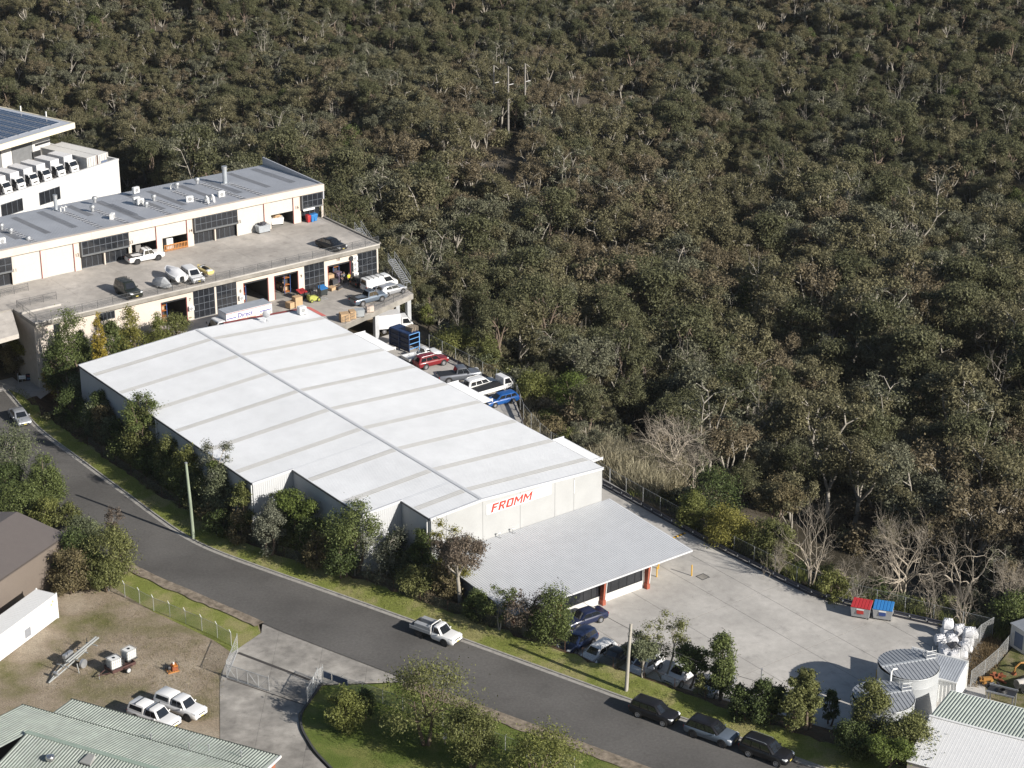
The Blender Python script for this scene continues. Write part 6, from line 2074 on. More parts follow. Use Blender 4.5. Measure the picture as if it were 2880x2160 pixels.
for i in range(70):
    f = i/70
    q = [Vector((u, v, 0)) for u, v in ((4, 49.2), (23.8, 49.2), (33, 43.9), (38.5, 42.6), (52.4, 41.9))]
    q = resample(q, 70)[i]
    p = W(q.x, q.y + .8)
    sp.append((p.x, p.y, ground_z(p.x, p.y)-.1, 1.0))
reeds('dry_grass', 'dry straw grass growing along the lane fence', sp, .6, LEAF['straw'], 2600, .03, 8)
sp = []
for u, v in [(u + .5, v + 2.0) for u, v in GUARD[1:]] + [(62, 42), (70, 42), (77, 42.2), (92, 45), (96, 47), (99, 48.8)]:
    for k in range(3):
        p = W(u + rng.normal()*1.6, v + abs(rng.normal())*.9)
        sp.append((p.x, p.y, ground_z(p.x, p.y)-.1, 1.3))
reeds('rank_grass', 'rank dry weeds growing below the guard rail', sp, .9, LEAF['weed'], 5000, .04, 9)
# the scrubby neighbour strip
sp = []
for i in range(40):
    a = G('J', 1640, 560, 0).lerp(G('J', 1470, 920, 0), i/40)
    sp.append((a.x + 1.2*rng.random(), a.y, -.2, 1.4))
reeds('bank_grass', 'brown dry grass on the slope between the two yard fences', sp, .45, leaf_mat('leaf_dry_brown', (.16, .115, .06), (.24, .18, .10)), 8000, .03, 10)
# turf blades on the verges
def turf(name, label, A, B, n, h, m, seed):
    r = np.random.default_rng(seed)
    sp = []
    for k in range(1600):
        i = r.integers(0, len(A)-1); f = r.random()
        p = A[i].lerp(B[i], f)
        sp.append((p.x, p.y, p.z - .02 + .05*4*f*(1-f), .9))
    return reeds(name, label, sp, h, m, n, .02, seed)
TURF = leaf_mat('leaf_turf', (.15, .18, .045), (.235, .24, .085), .3)
turf('verge_turf', 'short mown turf along the street kerb', up(offset_line(KERB, .9), .14), [a.lerp(b, .85) for a, b in zip(k1, FE)], 26000, .13, TURF, 4)
lc = [G('N', 905, 1985, dz+.05), G('N', 900, 2040, dz+.05), G('N', 960, 2110, dz+.05), G('N', 1060, 2220, dz+.05)]
lc2 = [G('N', 1150, 1945, dz+.05), G('N', 1420, 2040, dz+.05), G('N', 1640, 2120, dz+.05), G('N', 1900, 2230, dz+.05)]
turf('lawn_turf', 'short green turf of the lawn', resample(lc, 40), resample(lc2, 40), 15000, .1, leaf_mat('leaf_lawn', (.09, .13, .025), (.15, .18, .05), .3), 6)
gc = [G('N', 300, 1660, dz), G('N', 420, 1740, dz), G('N', 560, 1800, dz), G('N', 640, 1850, dz)]
gc2 = [G('N', 60, 1960, dz), G('N', 200, 1960, dz), G('N', 400, 1960, dz), G('N', 600, 2040, dz)]
turf('dry_tufts', 'dry tufts of grass over the gravel yard', resample(gc, 30), resample(gc2, 30), 9000, .12, leaf_mat('leaf_tuft', (.20, .17, .10), (.28, .24, .15), .2), 12)
# undergrowth of the bush
r = random.Random(21)
ug = []
for q in ALLSPOTS:
    for k in range(3 if q[1] < 330 else 1):
        x, y = q[0] + r.uniform(-4, 4), q[1] + r.uniform(-4, 4)
        if inside(BUILT, x, y) or inside(B3POLY, x, y) or dist_poly(BUILT, x, y) < 2.2:
            continue
        ug.append((x, y, ground_z(x, y)-.15, r.randrange(4), r.uniform(.6, 1.5), r.uniform(0, 6.28)))
def yard_in(p):
    return inside(yard_uv, *uv_of(p))
sh = []
for i, (c, t) in enumerate(SHRUB):
    x, y = ug[i][0], ug[i][1]
    o = place_tree('bush_shrub', ('olive', 'deep green', 'brownish', 'grey-green')[i] + ' low shrub growing among the bush trees', 'shrub', c, t, (x, y, ground_z(x, y)-.1), 0, (1, 1, 1), 'shrubs in the bush')
    sh.append(first_parts((c, t)))
tag(scatter('undergrowth', ug, sh), 'low scrub undergrowth between the bush trees', 'undergrowth')
# low planting that fills the banks
r = random.Random(31)
bp = []
for i in range(8, 93):
    for k in range(3):
        f = r.uniform(.08, .8)
        p = FE[i].lerp(YE[i], f)
        if r.random() < .85 and not (yard_in(p)):
            bp.append((p.x + r.uniform(-.5, .5), p.y + r.uniform(-.5, .5), 1.0*(1-f), r.choice((0, 1, 1, 2, 3)), r.uniform(.28, .62), r.uniform(0, 6.28)))
tag(scatter('bank_planting', bp, sh), 'low mixed shrubs filling the planted bank below the trees', 'shrubs')
# rock shelves in the bush
ROCK = mat('sandstone', (.24, .21, .18), rough=.95, var=.35, scale=.8, bump=.8, bscale=2)
r = random.Random(9)
def rock(p, sx, sy, sz, lab):
    vs = []
    b = bmesh.new(); bmesh.ops.create_icosphere(b, subdivisions=2, radius=1)
    for v in b.verts:
        n = v.co.copy(); k = 1 + .25*sin(n.x*5 + p.x) + .2*cos(n.y*6 + p.y) + r.uniform(-.08, .08)
        v.co = Vector((n.x*sx*k, n.y*sy*k, max(-.3, round(n.z*3)/3*.5 + n.z*.5)*sz*k))
    me = bpy.data.meshes.new('rock_shelf'); b.to_mesh(me); b.free(); me.materials.append(ROCK)
    o = bpy.data.objects.new('rock_shelf', me); COL.objects.link(o); o.location = p; o.rotation_euler = (0, 0, r.uniform(0, 3))
    tag(o, lab, 'rock', 'sandstone shelves in the bush')
def on_terrain(s, x, y):
    d = _ray(s, x, y).normalized()
    t = 200.0
    while t < 1200:
        p = EYE + d*t
        if p.z < ground_z(p.x, p.y):
            return p
        t += 2
    return p
for s, x, y, k in (('M', 1250, 400, 3), ('M', 1050, 480, 2.5), ('M', 850, 500, 2), ('M', 750, 310, 2.5), ('M', 1730, 440, 2), ('M', 600, 950, 3), ('M', 350, 1210, 3), ('M', 1000, 1240, 2), ('M', 1050, 1600, 3), ('M', 820, 1620, 2.5), ('V', 1610, 240, 3), ('V', 1560, 160, 2)):
    p = on_terrain(s, x, y + 20)
    rock(p, k*r.uniform(.9, 1.3), k*r.uniform(.6, 1.0), k*.4, 'grey sandstone shelf showing between the gum trees of the far slope')
# ------------------------------------------------------------------ poles and wires
SHEET.update({'a1': (0, 1940, 4.608), 'a2': (120, 1780, 5.267), 'a3': (560, 1760, 4.096), 'a4': (2560, 1860, 3.172)})
def site(s, x, y, z):
    return G(s, x, y, z)
POLEG = mat('green_treated_pole', (.23, .27, .20), rough=.9, var=.2, scale=2, stretch=(1, 1, .2))
POLEP = mat('grey_pole_timber', (.33, .31, .27), rough=.9, var=.25, scale=2, stretch=(1, 1, .2))
p = site('E', 1670, 935, 1.0)
t = thing('power_pole', 'green treated timber pole on the verge, bare of wires', 'pole', p)
MB().tube([(0, 0, -.5), (-.1, 0, 4), (-.28, -.0, 8.6)], [.19, .17, .14], 12).build('shaft', POLEG, t, smooth=True)
MB().lathe([(.15, 8.55), (.16, 8.64), (.02, 8.68)], 10, (-.28, 0, 0)).build('cap', STEEL, t)
p2 = site('I', 618, 735, .9)
t = thing('power_pole', 'grey timber power pole with two wires beside the car park', 'pole', p2)
hp = height_over('I', p2, 655, 165)
MB().tube([(0, 0, -.5), (.12, 0, hp*.5), (.3, 0, hp)], [.19, .17, .14], 12).build('shaft', POLEP, t, smooth=True)
MB().bb(.1, .5, -.06, .06, hp-.75, hp-.6).build('bracket', STEEL, t)
MB().tube([(.24, -.18, hp-.6), (.0, -.3, hp-.9), (.05, -.2, hp-1.25), (.25, -.15, hp-1.3)], .02, 5).build('service_loop', BLK, t)
topp = p2 + Vector((.3, 0, hp-.65))
def cable(name, label, a, b, sag, r=.022):
    P = [a.lerp(b, i/24) + Vector((0, 0, -sag*4*(i/24)*(1-i/24))) for i in range(25)]
    return tag(MB().tube(P, r, 5).build(name, BLK), label, 'wire')
cable('service_wire', 'black wire from the grey pole over the blue sedan to the office', topp, W(73.0, 17.5, 2.95), .25)
cable('service_wire', 'black wire running from the grey pole past the columnar tree to the yard corner', topp, site('I', 1780, 672, 2.2), .5)
tp = thing('pole_stay', 'short steel stay post ending the wire at the yard corner', 'post', site('I', 1780, 740, .4))
MB().tube([(0, 0, -.3), (0, 0, 2.3)], .06, 8).build('shaft', STEEL, tp); MB().bb(-.09, .09, -.09, .09, 2.25, 2.32).build('cap', STEEL, tp)
# transmission poles in the valley
tops = []
POLED = mat('old_pole_timber', (.22, .205, .185), rough=.95, var=.2)
for s, xb, yb, xt, yt, lab in (('V', 1067, 283, 1066, 141, 'tall timber transmission pole, left one of three in the bush'), ('V', 1098, 292, 1098, 143, 'tall timber transmission pole, middle one of three in the bush'), ('V', 1134, 282, 1133, 137, 'tall timber transmission pole, right one of three in the bush')):
    p = on_terrain(s, xb, yb)
    h = height_over(s, p, xt, yt)
    lab = lab.replace(', left one', ', stayed by a second shaft,').replace(', middle one', ', between the other two,').replace(', right one', ', with the straightest shaft,')
    t = thing('transmission_pole', lab, 'pole', p)
    MB().tube([(0, 0, -1), (0, 0, h)], [.24, .15], 10).build('shaft', POLED, t, smooth=True)
    o = MB().tube([(0, 0, h*.73), (1.0, .3, h*.742)], [.05, .07], 8).build('insulator', WHITE, t)
    MB().tube([(.3, -.1, h*.99), (.9, 1.0, h*.93)], .06, 6).build('strut', POLEP, t)
    tops.append(p + Vector((1.0, .3, h*.742)))
    if 'second' in lab:
        MB().tube([(-.9, -.6, -1), (-.2, -.1, h*.6)], .16, 8).build('stay_shaft', POLEP, t, smooth=True)
for k, (q, lab) in enumerate(zip(tops, ('first', 'second', 'third'))):
    far = q + Vector((30 + 4*k, 330, 22))
    cable('transmission_wire', 'sagging transmission wire climbing from the ' + ('stayed', 'in-between', 'straightest')[k] + ' transmission pole', q, far, 6, .035)

# ------------------------------------------------------------------ guard rail and fences
gr = thing('guard_rail', 'dark steel guard rail with white reflectors along the yard edge', 'guard rail', W(0, 0), YAW)
GRM = mat('guard_rail_steel', (.045, .047, .06), rough=.5, metal=.1)
GP = resample([Vector((u, v, 0)) for u, v in GUARD], 30)
prof = [(0, .34), (.06, .41), (.0, .5), (.0, .57), (.06, .67), (0, .76)]
strip_lines = [[q + Vector((0, -w, z)) for q in GP] for w, z in prof]
strip(MB(), strip_lines).build('rail_beam', GRM, gr)
strip(MB(), [[q + Vector((0, .02 + w, z)) for q in GP] for w, z in prof[::-1]]).build('rail_beam', GRM, gr)
strip(MB(), [[q + Vector((0, -.02, z)) for q in GP] for z in (-.02, .2)] + [[q + Vector((0, .12, .2)) for q in GP], [q + Vector((0, .12, -.02)) for q in GP]]).build('rail_shade_strip', GRM, gr)  # dark strip added at the foot of the rail for the shade there
for i, q in enumerate(GP):
    o = MB().bb(q.x-.06, q.x+.06, q.y+.03, q.y+.17, -.1, .66).build('post', GRM, gr)
    MB().bb(q.x-.07, q.x+.07, q.y-.075, q.y-.05, .42, .6).build('reflector', WHITE, gr)
gr2 = thing('guard_rail', 'dark steel guard rail at the parking bays behind the warehouse', 'guard rail', W(0, 0), YAW)
GP = resample([Vector((6, 47.6, 0)), Vector((23.2, 47.6, 0)), Vector((32.6, 42.9, 0))], 14)
strip(MB(), [[q + Vector((0, -w, z)) for q in GP] for w, z in prof]).build('rail_beam', GRM, gr2)
for q in GP:
    MB().bb(q.x-.06, q.x+.06, q.y+.03, q.y+.17, -.1, .66).build('post', GRM, gr2)
    MB().bb(q.x-.07, q.x+.07, q.y-.075, q.y-.05, .42, .6).build('reflector', WHITE, gr2)
PIPE = mat('fence_pipe', (.45, .46, .46), rough=.5, metal=.4)
def wire_fence(label, pts, h, sp=3.0, wire=None, arm=None, name='wire_fence', top=True, zf=None, pm=None):
    P = [Vector(p) for p in pts]
    t = thing(name, label, 'fence', P[0])
    P = [p - P[0] for p in P]
    L = sum((b-a).length for a, b in zip(P, P[1:]))
    n = max(2, int(L/sp)+1)
    Q = resample(P, n)
    for i, q in enumerate(Q):
        pts_ = [q + Vector((0, 0, -.3)), q + Vector((0, 0, h))]
        if arm:
            pts_.append(q + Vector((arm[0], arm[1], h + .3)))
        MB().tube(pts_, .032, 6).build('post', pm or PIPE, t)
    for a, b in zip(Q, Q[1:]):
        wire_panel(a, b, .03, h, wire or WIRE, t)
    if top:
        MB().tube([q + Vector((0, 0, h)) for q in Q], .014, 4).build('top_wire', pm or PIPE, t)
    return t
WIRE_D = mesh_wire_mat('dark_chain_wire', (.12, .13, .12), .12, .05)
wire_fence('chain-wire fence on grey posts outside the guard rail', [W(52, 41.1, -.2), W(61.7, 40.95, -.2), W(75, 41.0, -.2), W(84, 41.6, -.2), W(97.5, 47.2, -.2), W(102.3, 49.4, -.2)], 1.8, 3.0, WIRE_D)
wire_fence('chain-wire fence around the parking bays of the lane', [W(4.4, 48.6, -.1), W(23.6, 48.6, -.1), W(31.5, 44.2, -.1), W(38.5, 42.1, -.1), W(52, 41.2, -.2)], 1.8, 3.0, WIRE_D)
a, b = G('J', 1650, 495, 0), G('J', 1475, 730, 0)
wire_fence('tall chain-wire fence beside the white bulk bags', [W(102.3, 49.4, -.2), a, G('J', 1400, 790, 0), G('J', 1250, 1000, 0)], 2.0, 2.6, WIRE)
wire_fence('leaning chain-wire fence of the neighbouring yard', [G('J', 1900, 560, -.2), G('J', 1715, 790, -.1), G('J', 1500, 960, 0)], 1.8, 2.4, WIRE)
pts = [p + Vector((0, 0, .0)) for p in FE[18:96:2]]
wire_fence('rusty low wire fence along the planted bank', [Vector((p.x, p.y, 1.15)) for p in pts], 1.3, 3.4, WIRE_D, pm=mat('rusty_post', (.09, .05, .035), rough=.9))
wire_fence('thin wire fence at the edge of the car park bank', [Vector((p.x, p.y, 1.15)) for p in FE[96:126:2]], 1.2, 3.4, WIRE_D, pm=mat('rusty_post', (.09, .05, .035), rough=.9))
zgv = ZS - .08
fl = [site('F', x, y, zgv) for x, y in ((940, 130), (1140, 200), (1305, 290), (1470, 355), (1645, 430), (1805, 495), (1930, 560), (2000, 605))]
wire_fence('chain-wire fence with cranked post tops beside the gravel yard', fl, 1.5, 2.05, mesh_wire_mat('pale_chain_wire', (.36, .40, .36), .16, .05), arm=(-.18, .12))
fr_ = [site('a3', x, y, zgv) for x, y in ((1425, 665), (1700, 765), (1975, 850), (2200, 930))] + [site('I', -250, 1330, zgv), site('I', 170, 1440, zgv)]
fr_f = wire_fence('chain-wire fence with cranked posts in front of the lawn', fr_, 1.5, 2.3, mesh_wire_mat('pale_chain_wire', (.36, .40, .36), .16, .05), arm=(.1, -.15))
PANB = mat('blue_fence_sheet', (.055, .08, .14), rough=.6)
o0 = fr_[0]
for a, b in ((.04, .36), (.42, 1.05)):
    A = (fr_[1]-o0)
    q0, q1 = A*a*1.0 - fr_[0]*0, A*b*1.0
    MB().slab(q0 + Vector((0, -.04, .75)), q1 + Vector((0, -.04, .75)), q1 + Vector((0, -.04, 1.42)), q0 + Vector((0, -.04, 1.42)), .02).build('blue_panel', PANB, fr_f)
def gate(label, a, b, h, nb, wire=None, bars=True):
    t = thing('yard_gate', label, 'gate', a)
    d = b - a; d.z = 0
    up_ = Vector((0, 0, 1))
    for z in (.08, h):
        MB().tube([up_*z, d + up_*z], .03, 6).build('frame_rail', PIPE, t)
    for i in range(nb+1):
        q = d*(i/nb)
        MB().tube([q + up_*.06, q + up_*(h + (.25 if i in (0, nb) else 0))], .03, 6).build('upright', PIPE, t)
        if i < nb and bars:
            q2 = d*((i+1)/nb)
            MB().tube([q + up_*(h if i % 2 == 0 else .08), q2 + up_*(.08 if i % 2 == 0 else h)], .022, 5).build('brace', PIPE, t)
    if wire:
        wire_panel(Vector((0, 0, 0)), d, .08, h, wire, t)
    return t
gate('long sliding steel gate standing half open across the driveway', site('a3', 320, 600, zgv+.03), site('a3', 808, 758, zgv+.03), 1.5, 4, WIRE)
gate('steel gate leaf folded back beside the lawn kerb', site('a3', 1250, 905, zgv+.03), site('a3', 1365, 690, zgv+.03), 1.7, 3, WIRE_F)
gate('angled mesh wing panel at the gravel side of the driveway', site('a3', 325, 600, zgv+.03), site('a3', 447, 292, zgv+.03), 1.75, 1, WIRE_F, False)
gate('angled mesh wing panel at the lawn side of the driveway', site('a3', 1372, 690, zgv+.03), site('a3', 1428, 650, zgv+.03), 1.7, 1, WIRE_F, False)
# gate track across the driveway
a, b = site('a3', 450, 310, dz+.05), site('a3', 1280, 625, dz+.05)
d_ = (b-a).normalized(); nn = Vector((-d_.y, d_.x, 0))*.17
struct(MB().add([a-nn, b-nn, b+nn, a+nn], [(0, 1, 2, 3)]).build('gate_track', mat('gate_track_dark', (.05, .045, .042), rough=.9)))
a, b = site('a3', 320, 610, dz+.05), site('a3', 1240, 920, dz+.05)
nn = nn*.35
struct(MB().add([a-nn, b-nn, b+nn, a+nn], [(0, 1, 2, 3)]).build('gate_track', mat('gate_track_dark', (.05, .045, .042), rough=.9)))

# ------------------------------------------------------------------ yard things
def bollard(label, s, x, y, h=1.1, z=.012):
    t = thing('yellow_bollard', label, 'bollard', G(s, x, y, z))
    MB().tube([(0, 0, 0), (0, 0, h)], .07, 10).build('post', YEL, t, smooth=True)
    MB().lathe([(.07, h), (.05, h+.03), (.01, h+.04)], 10).build('cap', YEL, t)
bollard('lone yellow bollard beside the square drain cover', 'H', 2043, 1165, 1.25)
bollard('yellow bollard under the office roof overhang, nearer the fin wall', 'H', 1742, 1175, 1.2)
bollard('yellow bollard under the office roof overhang, farther from the fin wall', 'H', 1757, 1105, 1.2)
bollard('yellow bollard beside the water tanks', 'J', 690, 885, .9)
GALV = mat('bin_grey_steel', (.34, .345, .35), rough=.5, metal=.2, var=.08)
def skip_bin(name, label, pos, rz, lid, sx=1.0, sy=.75, h=1.25, body=None, sticker=None, fill=None):
    t = thing(name, label, 'bin', pos, rz)
    bm = body or GALV
    MB().loft([[(-sx*.88, -sy*.82, .16), (sx*.88, -sy*.82, .16), (sx*.88, sy*.82, .16), (-sx*.88, sy*.82, .16)], [(-sx, -sy, h), (sx, -sy, h), (sx, sy, h+.28 if lid else h), (-sx, sy, h+.28 if lid else h)]]).build('body', bm, t, bevel=.02)
    for x in (-1, 1):
        MB().bb(x*sx*.97-.04, x*sx*.97+.05, -sy*.3, sy*.3, h*.55, h*.72).build('lift_pocket', bm, t)
        for y in (-1, 1):
            MB().lathe([(.02, -.04), (.1, -.04), (.1, .04), (.02, .04)], 10, (x*sx*.78, y*sy*.65, .1), 'Y').build('castor', BLK, t)
    if lid:
        for i in range(6):
            x0 = -sx + i*2*sx/6
            MB().loft([[(x0+.01, -sy-.03, h+.02), (x0+2*sx/6-.01, -sy-.03, h+.02), (x0+2*sx/6-.04, -sy-.03, h+.08), (x0+.04, -sy-.03, h+.08)], [(x0+.01, sy, h+.31), (x0+2*sx/6-.01, sy, h+.31), (x0+2*sx/6-.04, sy, h+.37), (x0+.04, sy, h+.37)]]).build('lid_rib', lid, t)
        MB().slab((-sx, -sy-.02, h+.03), (sx, -sy-.02, h+.03), (sx, sy, h+.32), (-sx, sy, h+.32), .03).build('lid', lid, t)
    if sticker:
        MB().bb(-.35, .35, -sy*.95-.03, -sy*.95-.012, h*.48, h*.78).build('sticker', sticker, t)
        MB().bb(-.38, .38, -sy*.99-.015, -sy*.99-.004, h*.82, h*.95).build('warning_label', WHITE, t)
    if fill:
        for i in range(10):
            rr = random.Random(i)
            MB().box((rr.uniform(-.6, .6)*sx, rr.uniform(-.6, .6)*sy, h+rr.uniform(-.05, .25)), (rr.uniform(.3, .7), rr.uniform(.2, .5), rr.uniform(.08, .3)), rz=rr.uniform(0, 3), rx=rr.uniform(-.3, .3)).build('cardboard', fill, t)
    return t
LIDR = mat('red_lid', (.38, .03, .035), rough=.5); LIDB = mat('blue_lid', (.03, .17, .42), rough=.5)
STR = mat('red_sticker', (.42, .04, .03)); STB = mat('blue_sticker', (.03, .06, .2))
face = atan2(EYE.y - 185, 0 - 35) + pi/2
skip_bin('waste_bin', 'grey steel waste bin with ribbed red lid by the guard rail', G('J', 558, 345, .012), -.36, LIDR, sticker=STR)
skip_bin('waste_bin', 'grey steel waste bin with ribbed blue lid by the guard rail', G('J', 745, 362, .012), -.30, LIDB, sticker=STB)
CARD = mat('cardboard', (.42, .29, .17), rough=.9, var=.12)
skip_bin('waste_bin', 'open galvanised waste bin against the cream wall of the upper deck', G('B', 622, 738, Z2), V_ANG, None, 1.0, .6, 1.15, mat('bin_pale_steel', (.40, .43, .46), rough=.4, metal=.3), fill=mat('bin_rubbish', (.05, .05, .06)))
skip_bin('waste_bin', 'white waste bin heaped with cardboard inside the roller door numbered 16', G('B', 755, 660, Z2), V_ANG-.3, None, .95, .6, 1.1, WHITE, fill=CARD)
def wheelie(label, pos, rz, lid, body=None, group=None):
    t = thing('wheelie_bin', label, 'bin', pos, rz, group)
    MB().loft([[(-.2, -.24, .05), (.2, -.24, .05), (.2, .24, .05), (-.2, .24, .05)], [(-.29, -.36, 1.0), (.29, -.36, 1.0), (.29, .36, 1.0), (-.29, .36, 1.0)]]).build('body', body or lid, t, bevel=.02)
    MB().loft([[(-.31, -.38, 1.0), (.31, -.38, 1.0), (.31, .4, 1.0), (-.31, .4, 1.0)], [(-.24, -.3, 1.1), (.24, -.3, 1.1), (.24, .36, 1.12), (-.24, .36, 1.12)]]).build('lid', lid, t)
    for s in (-1, 1):
        MB().lathe([(.02, -.03), (.1, -.03), (.1, .03), (.02, .03)], 10, (s*.25, .3, .1), 'X').build('wheel', TYRE, t)
wheelie('red wheelie bin beside two blue ones at the upper glazed corner', G('B', 1062, 640, Z2), V_ANG, LIDR)
wheelie('blue wheelie bin between the red and the other blue bin', G('B', 1098, 634, Z2), V_ANG, LIDB)
wheelie('blue wheelie bin at the end of the upper bin row', G('B', 1127, 625, Z2), V_ANG, LIDB)
DKB = mat('dark_bin', (.03, .035, .035), rough=.6)
for dx, lab, lid in ((0, 'large dark bin with red lid on the lower deck', LIDR), (1, 'large dark bin with blue lid behind the forklift', LIDB)):
    t = skip_bin('waste_bin', lab, G('B', 1000 if dx == 0 else 1200, 1385 if dx == 0 else 1350, Z1), V_ANG+.1, lid, .62, .5, 1.0, DKB)
# forklift
fk = thing('forklift', 'yellow-green forklift parked on the lower deck', 'forklift', G('B', 1120, 1405, Z1), V_ANG - .1)
FKY = mat('forklift_yellow', (.36, .38, .09), rough=.45)
MB().loft([[(-.9, -.5, .2), (-.9, .5, .2), (-.9, .5, .95), (-.9, -.5, .95)], [(-.4, -.5, .2), (-.4, .5, .2), (-.4, .5, 1.0), (-.4, -.5, 1.0)], [(.6, -.5, .25), (.6, .5, .25), (.6, .5, .55), (.6, -.5, .55)]]).build('body', FKY, fk, bevel=.05, fixn=True)
MB().bb(-.5, .0, -.25, .25, 1.0, 1.15).build('seat', BLK, fk); MB().bb(-.55, -.45, -.25, .25, 1.15, 1.6).build('seat_back', BLK, fk)
for x, y in ((-.8, -.45), (-.8, .45), (.5, -.45), (.5, .45)):
    MB().tube([(x, y, .6), (x*.75, y*.9, 2.1)], .035, 6).build('guard_post', BLK, fk)
for i in range(5):
    MB().bb(-.6+i*.24, -.54+i*.24, -.42, .42, 2.08, 2.12).build('guard_bar', BLK, fk)
for y in (-.3, .3):
    MB().bb(.68, .78, y-.05, y+.05, .08, 2.2).build('mast_rail', BLK, fk); MB().bb(.78, 1.9, y-.06, y+.06, .08, .13).build('fork', STEEL, fk)
for x, r_w in ((-.6, .24), (.45, .3)):
    for y in (-1, 1):
        wheel(fk, x, y*.48, r_w, .2, FKY, y)
# freight and boxes on the lower deck
def pallet_box(label, pos, rz, sx, sy, h, m=CARD, name='cardboard_crate', group=None):
    t = thing(name, label, 'box', pos, rz, group)
    for y in (-1, 0, 1):
        MB().bb(-sx, sx, y*sy*.8-.05, y*sy*.8+.05, 0, .12).build('pallet_runner', TIMBER, t)
    MB().bb(-sx, sx, -sy, sy, .12, h).build('carton', m, t, bevel=.015)
    MB().bb(-sx*1.0, sx*1.0, -.03, .03, h, h+.006).build('tape', mat('tape_brown', (.30, .19, .10)), t)
    return t
pallet_box('large brown carton on a pallet at the corner of the lower deck', G('B', 1415, 1600, Z1), V_ANG-.3, .62, .6, 1.15)
pallet_box('brown carton with open top beside the large carton', G('B', 1490, 1575, Z1), V_ANG-.3, .4, .55, 1.15)
pallet_box('flat carton on the deck edge near the satellite dish', G('S', 1600, 400, Z1+.0), V_ANG+.2, .7, .5, .9)
pallet_box('raised carton beside the red roof capping', G('S', 1700, 385, Z1+.0), V_ANG, .55, .5, 1.5)
skip_bin('waste_bin', 'grey plastic tub bin beside the cartons on the lower deck', G('B', 1550, 1560, Z1), V_ANG-.32, None, .75, .55, 1.1, mat('tub_grey', (.30, .32, .33)))
pallet_box('small white-taped carton stack by the deck railing', G('B', 1660, 1510, Z1), V_ANG-.3, .5, .4, .9, mat('pale_carton', (.5, .42, .36)))
for i, (x, y, h_) in enumerate(((1270, 1235, 1.4), (1310, 1245, .9), (1345, 1225, 1.6), (1290, 1300, .5), (1350, 1290, .45))):
    pallet_box('pallet load of goods in front of the roller door numbered 10', G('B', x, y, Z1), V_ANG+.1*i, .5, .45, h_, (CARD, mat('dark_goods', (.05, .05, .055)), mat('purple_goods', (.12, .09, .13)))[i % 3], 'pallet_load', 'pallet loads at door 10')
def racking(label, u, v, rz, L, levels, h):
    t = thing('pallet_racking', label, 'racking', W(u, v, Z1), YAW + rz)
    rr = random.Random(int(v*10))
    for x in (0, L/2, L):
        for y in (0, .9):
            MB().bb(x-.05, x+.05, y-.04, y+.04, 0, h).build('upright', mat('rack_blue', (.04, .08, .22)), t)
    for k in range(levels):
        z = .15 + k*h/levels
        MB().bb(0, L, 0, .9, z, z+.08).build('shelf', mat('rack_orange', (.35, .12, .03)), t)
        x = .1
        while x < L-.5:
            w_ = rr.uniform(.35, .8)
            MB().bb(x, x+w_, .05, .85, z+.08, z+.08+rr.uniform(.3, h/levels-.2)).build('carton', CARD if rr.random() < .6 else mat('dark_goods', (.05, .05, .055)), t)
            x += w_+.08
    return t
racking('tall pallet racking inside the roller door numbered 8', -19.5, 30.3, 0, 5.5, 3, 3.0)
racking('pallet racking inside the roller door numbered 9', -18.5, 37.0, 0, 5.0, 3, 3.0)
racking('racking full of brown cartons inside the roller door numbered 7', -18.8, 18.0, 0, 5.5, 4, 3.0)
racking('racking at the rear of the roller door numbered 10', -19.0, 45.2, 0, 5.0, 3, 2.6)
t = thing('timber_barrier', 'orange timber picket barrier across the roller door numbered 14', 'barrier', W(UU+.1, 25.8, Z2), YAW)
ORT = mat('orange_timber', (.46, .20, .06), rough=.7)
for z in (.15, .85):
    MB().bb(-.03, .03, 0, 3.6, z, z+.1).build('rail', ORT, t)
for i in range(16):
    MB().bb(.03, .07, i*.235, i*.235+.08, 0, 1.0).build('picket', ORT, t)
for k, (u, v, sz, lab) in enumerate(((-28.5, 26.6, (1.2, 1.0, 1.5), 'white machine behind the orange picket barrier'), (-29, 22.2, (1.0, .8, 1.3), 'workbench clutter inside the roller door numbered 13'))):
    t = thing('workshop_machine', lab, 'machine', W(u, v, Z2+.01), YAW)
    MB().bb(0, sz[0], 0, sz[1], 0, sz[2]).build('cabinet', WHITE if k == 0 else mat('bench_grey', (.2, .19, .18)), t, bevel=.04)
    MB().bb(.1, .5, .1, .4, sz[2], sz[2]+.4).build('head', mat('machine_orange', (.4, .16, .06)), t)
    MB().bb(sz[0]*.5, sz[0]*.9, sz[1]*.5, sz[1]*.9, sz[2], sz[2]+.25).build('tray', DSTEEL, t)
# blue cage rack with timber pallets on top, under the deck corner
rk = thing('cage_rack', 'dark blue steel cage rack stacked with timber pallets at the lane end', 'rack', W(2.9, 45.6, .0), YAW + .12)
RKB = mat('cage_blue', (.014, .035, .10), rough=.5); RKL = mat('cage_light_blue', (.12, .30, .58), rough=.5)
for x, y in ((-2, -.9), (0, -.9), (2, -.9), (-2, .9), (0, .9), (2, .9)):
    MB().bb(x-.06, x+.06, y-.06, y+.06, 0, 2.6).build('upright', RKL if (x, y) == (2, .9) else RKB, rk)
for z in (.5, 1.2, 1.9, 2.55):
    for y in (-.9, .9):
        MB().bb(-2, 2, y-.04, y+.04, z, z+.08).build('side_rail', RKB, rk)
    for x in (-2, 0, 2):
        MB().bb(x-.04, x+.04, -.86, .86, z, z+.08).build('cross_rail', RKL if x == 2 else RKB, rk)
for y in (-.83, .83):
    MB().bb(-1.95, 1.95, y-.01, y+.01, .1, 2.5).build('cage_sheet', mat('cage_sheet_navy', (.012, .02, .05), rough=.5), rk)
MB().bb(-2, 2, -.88, .88, 2.63, 2.68).build('top_shelf', RKB, rk)
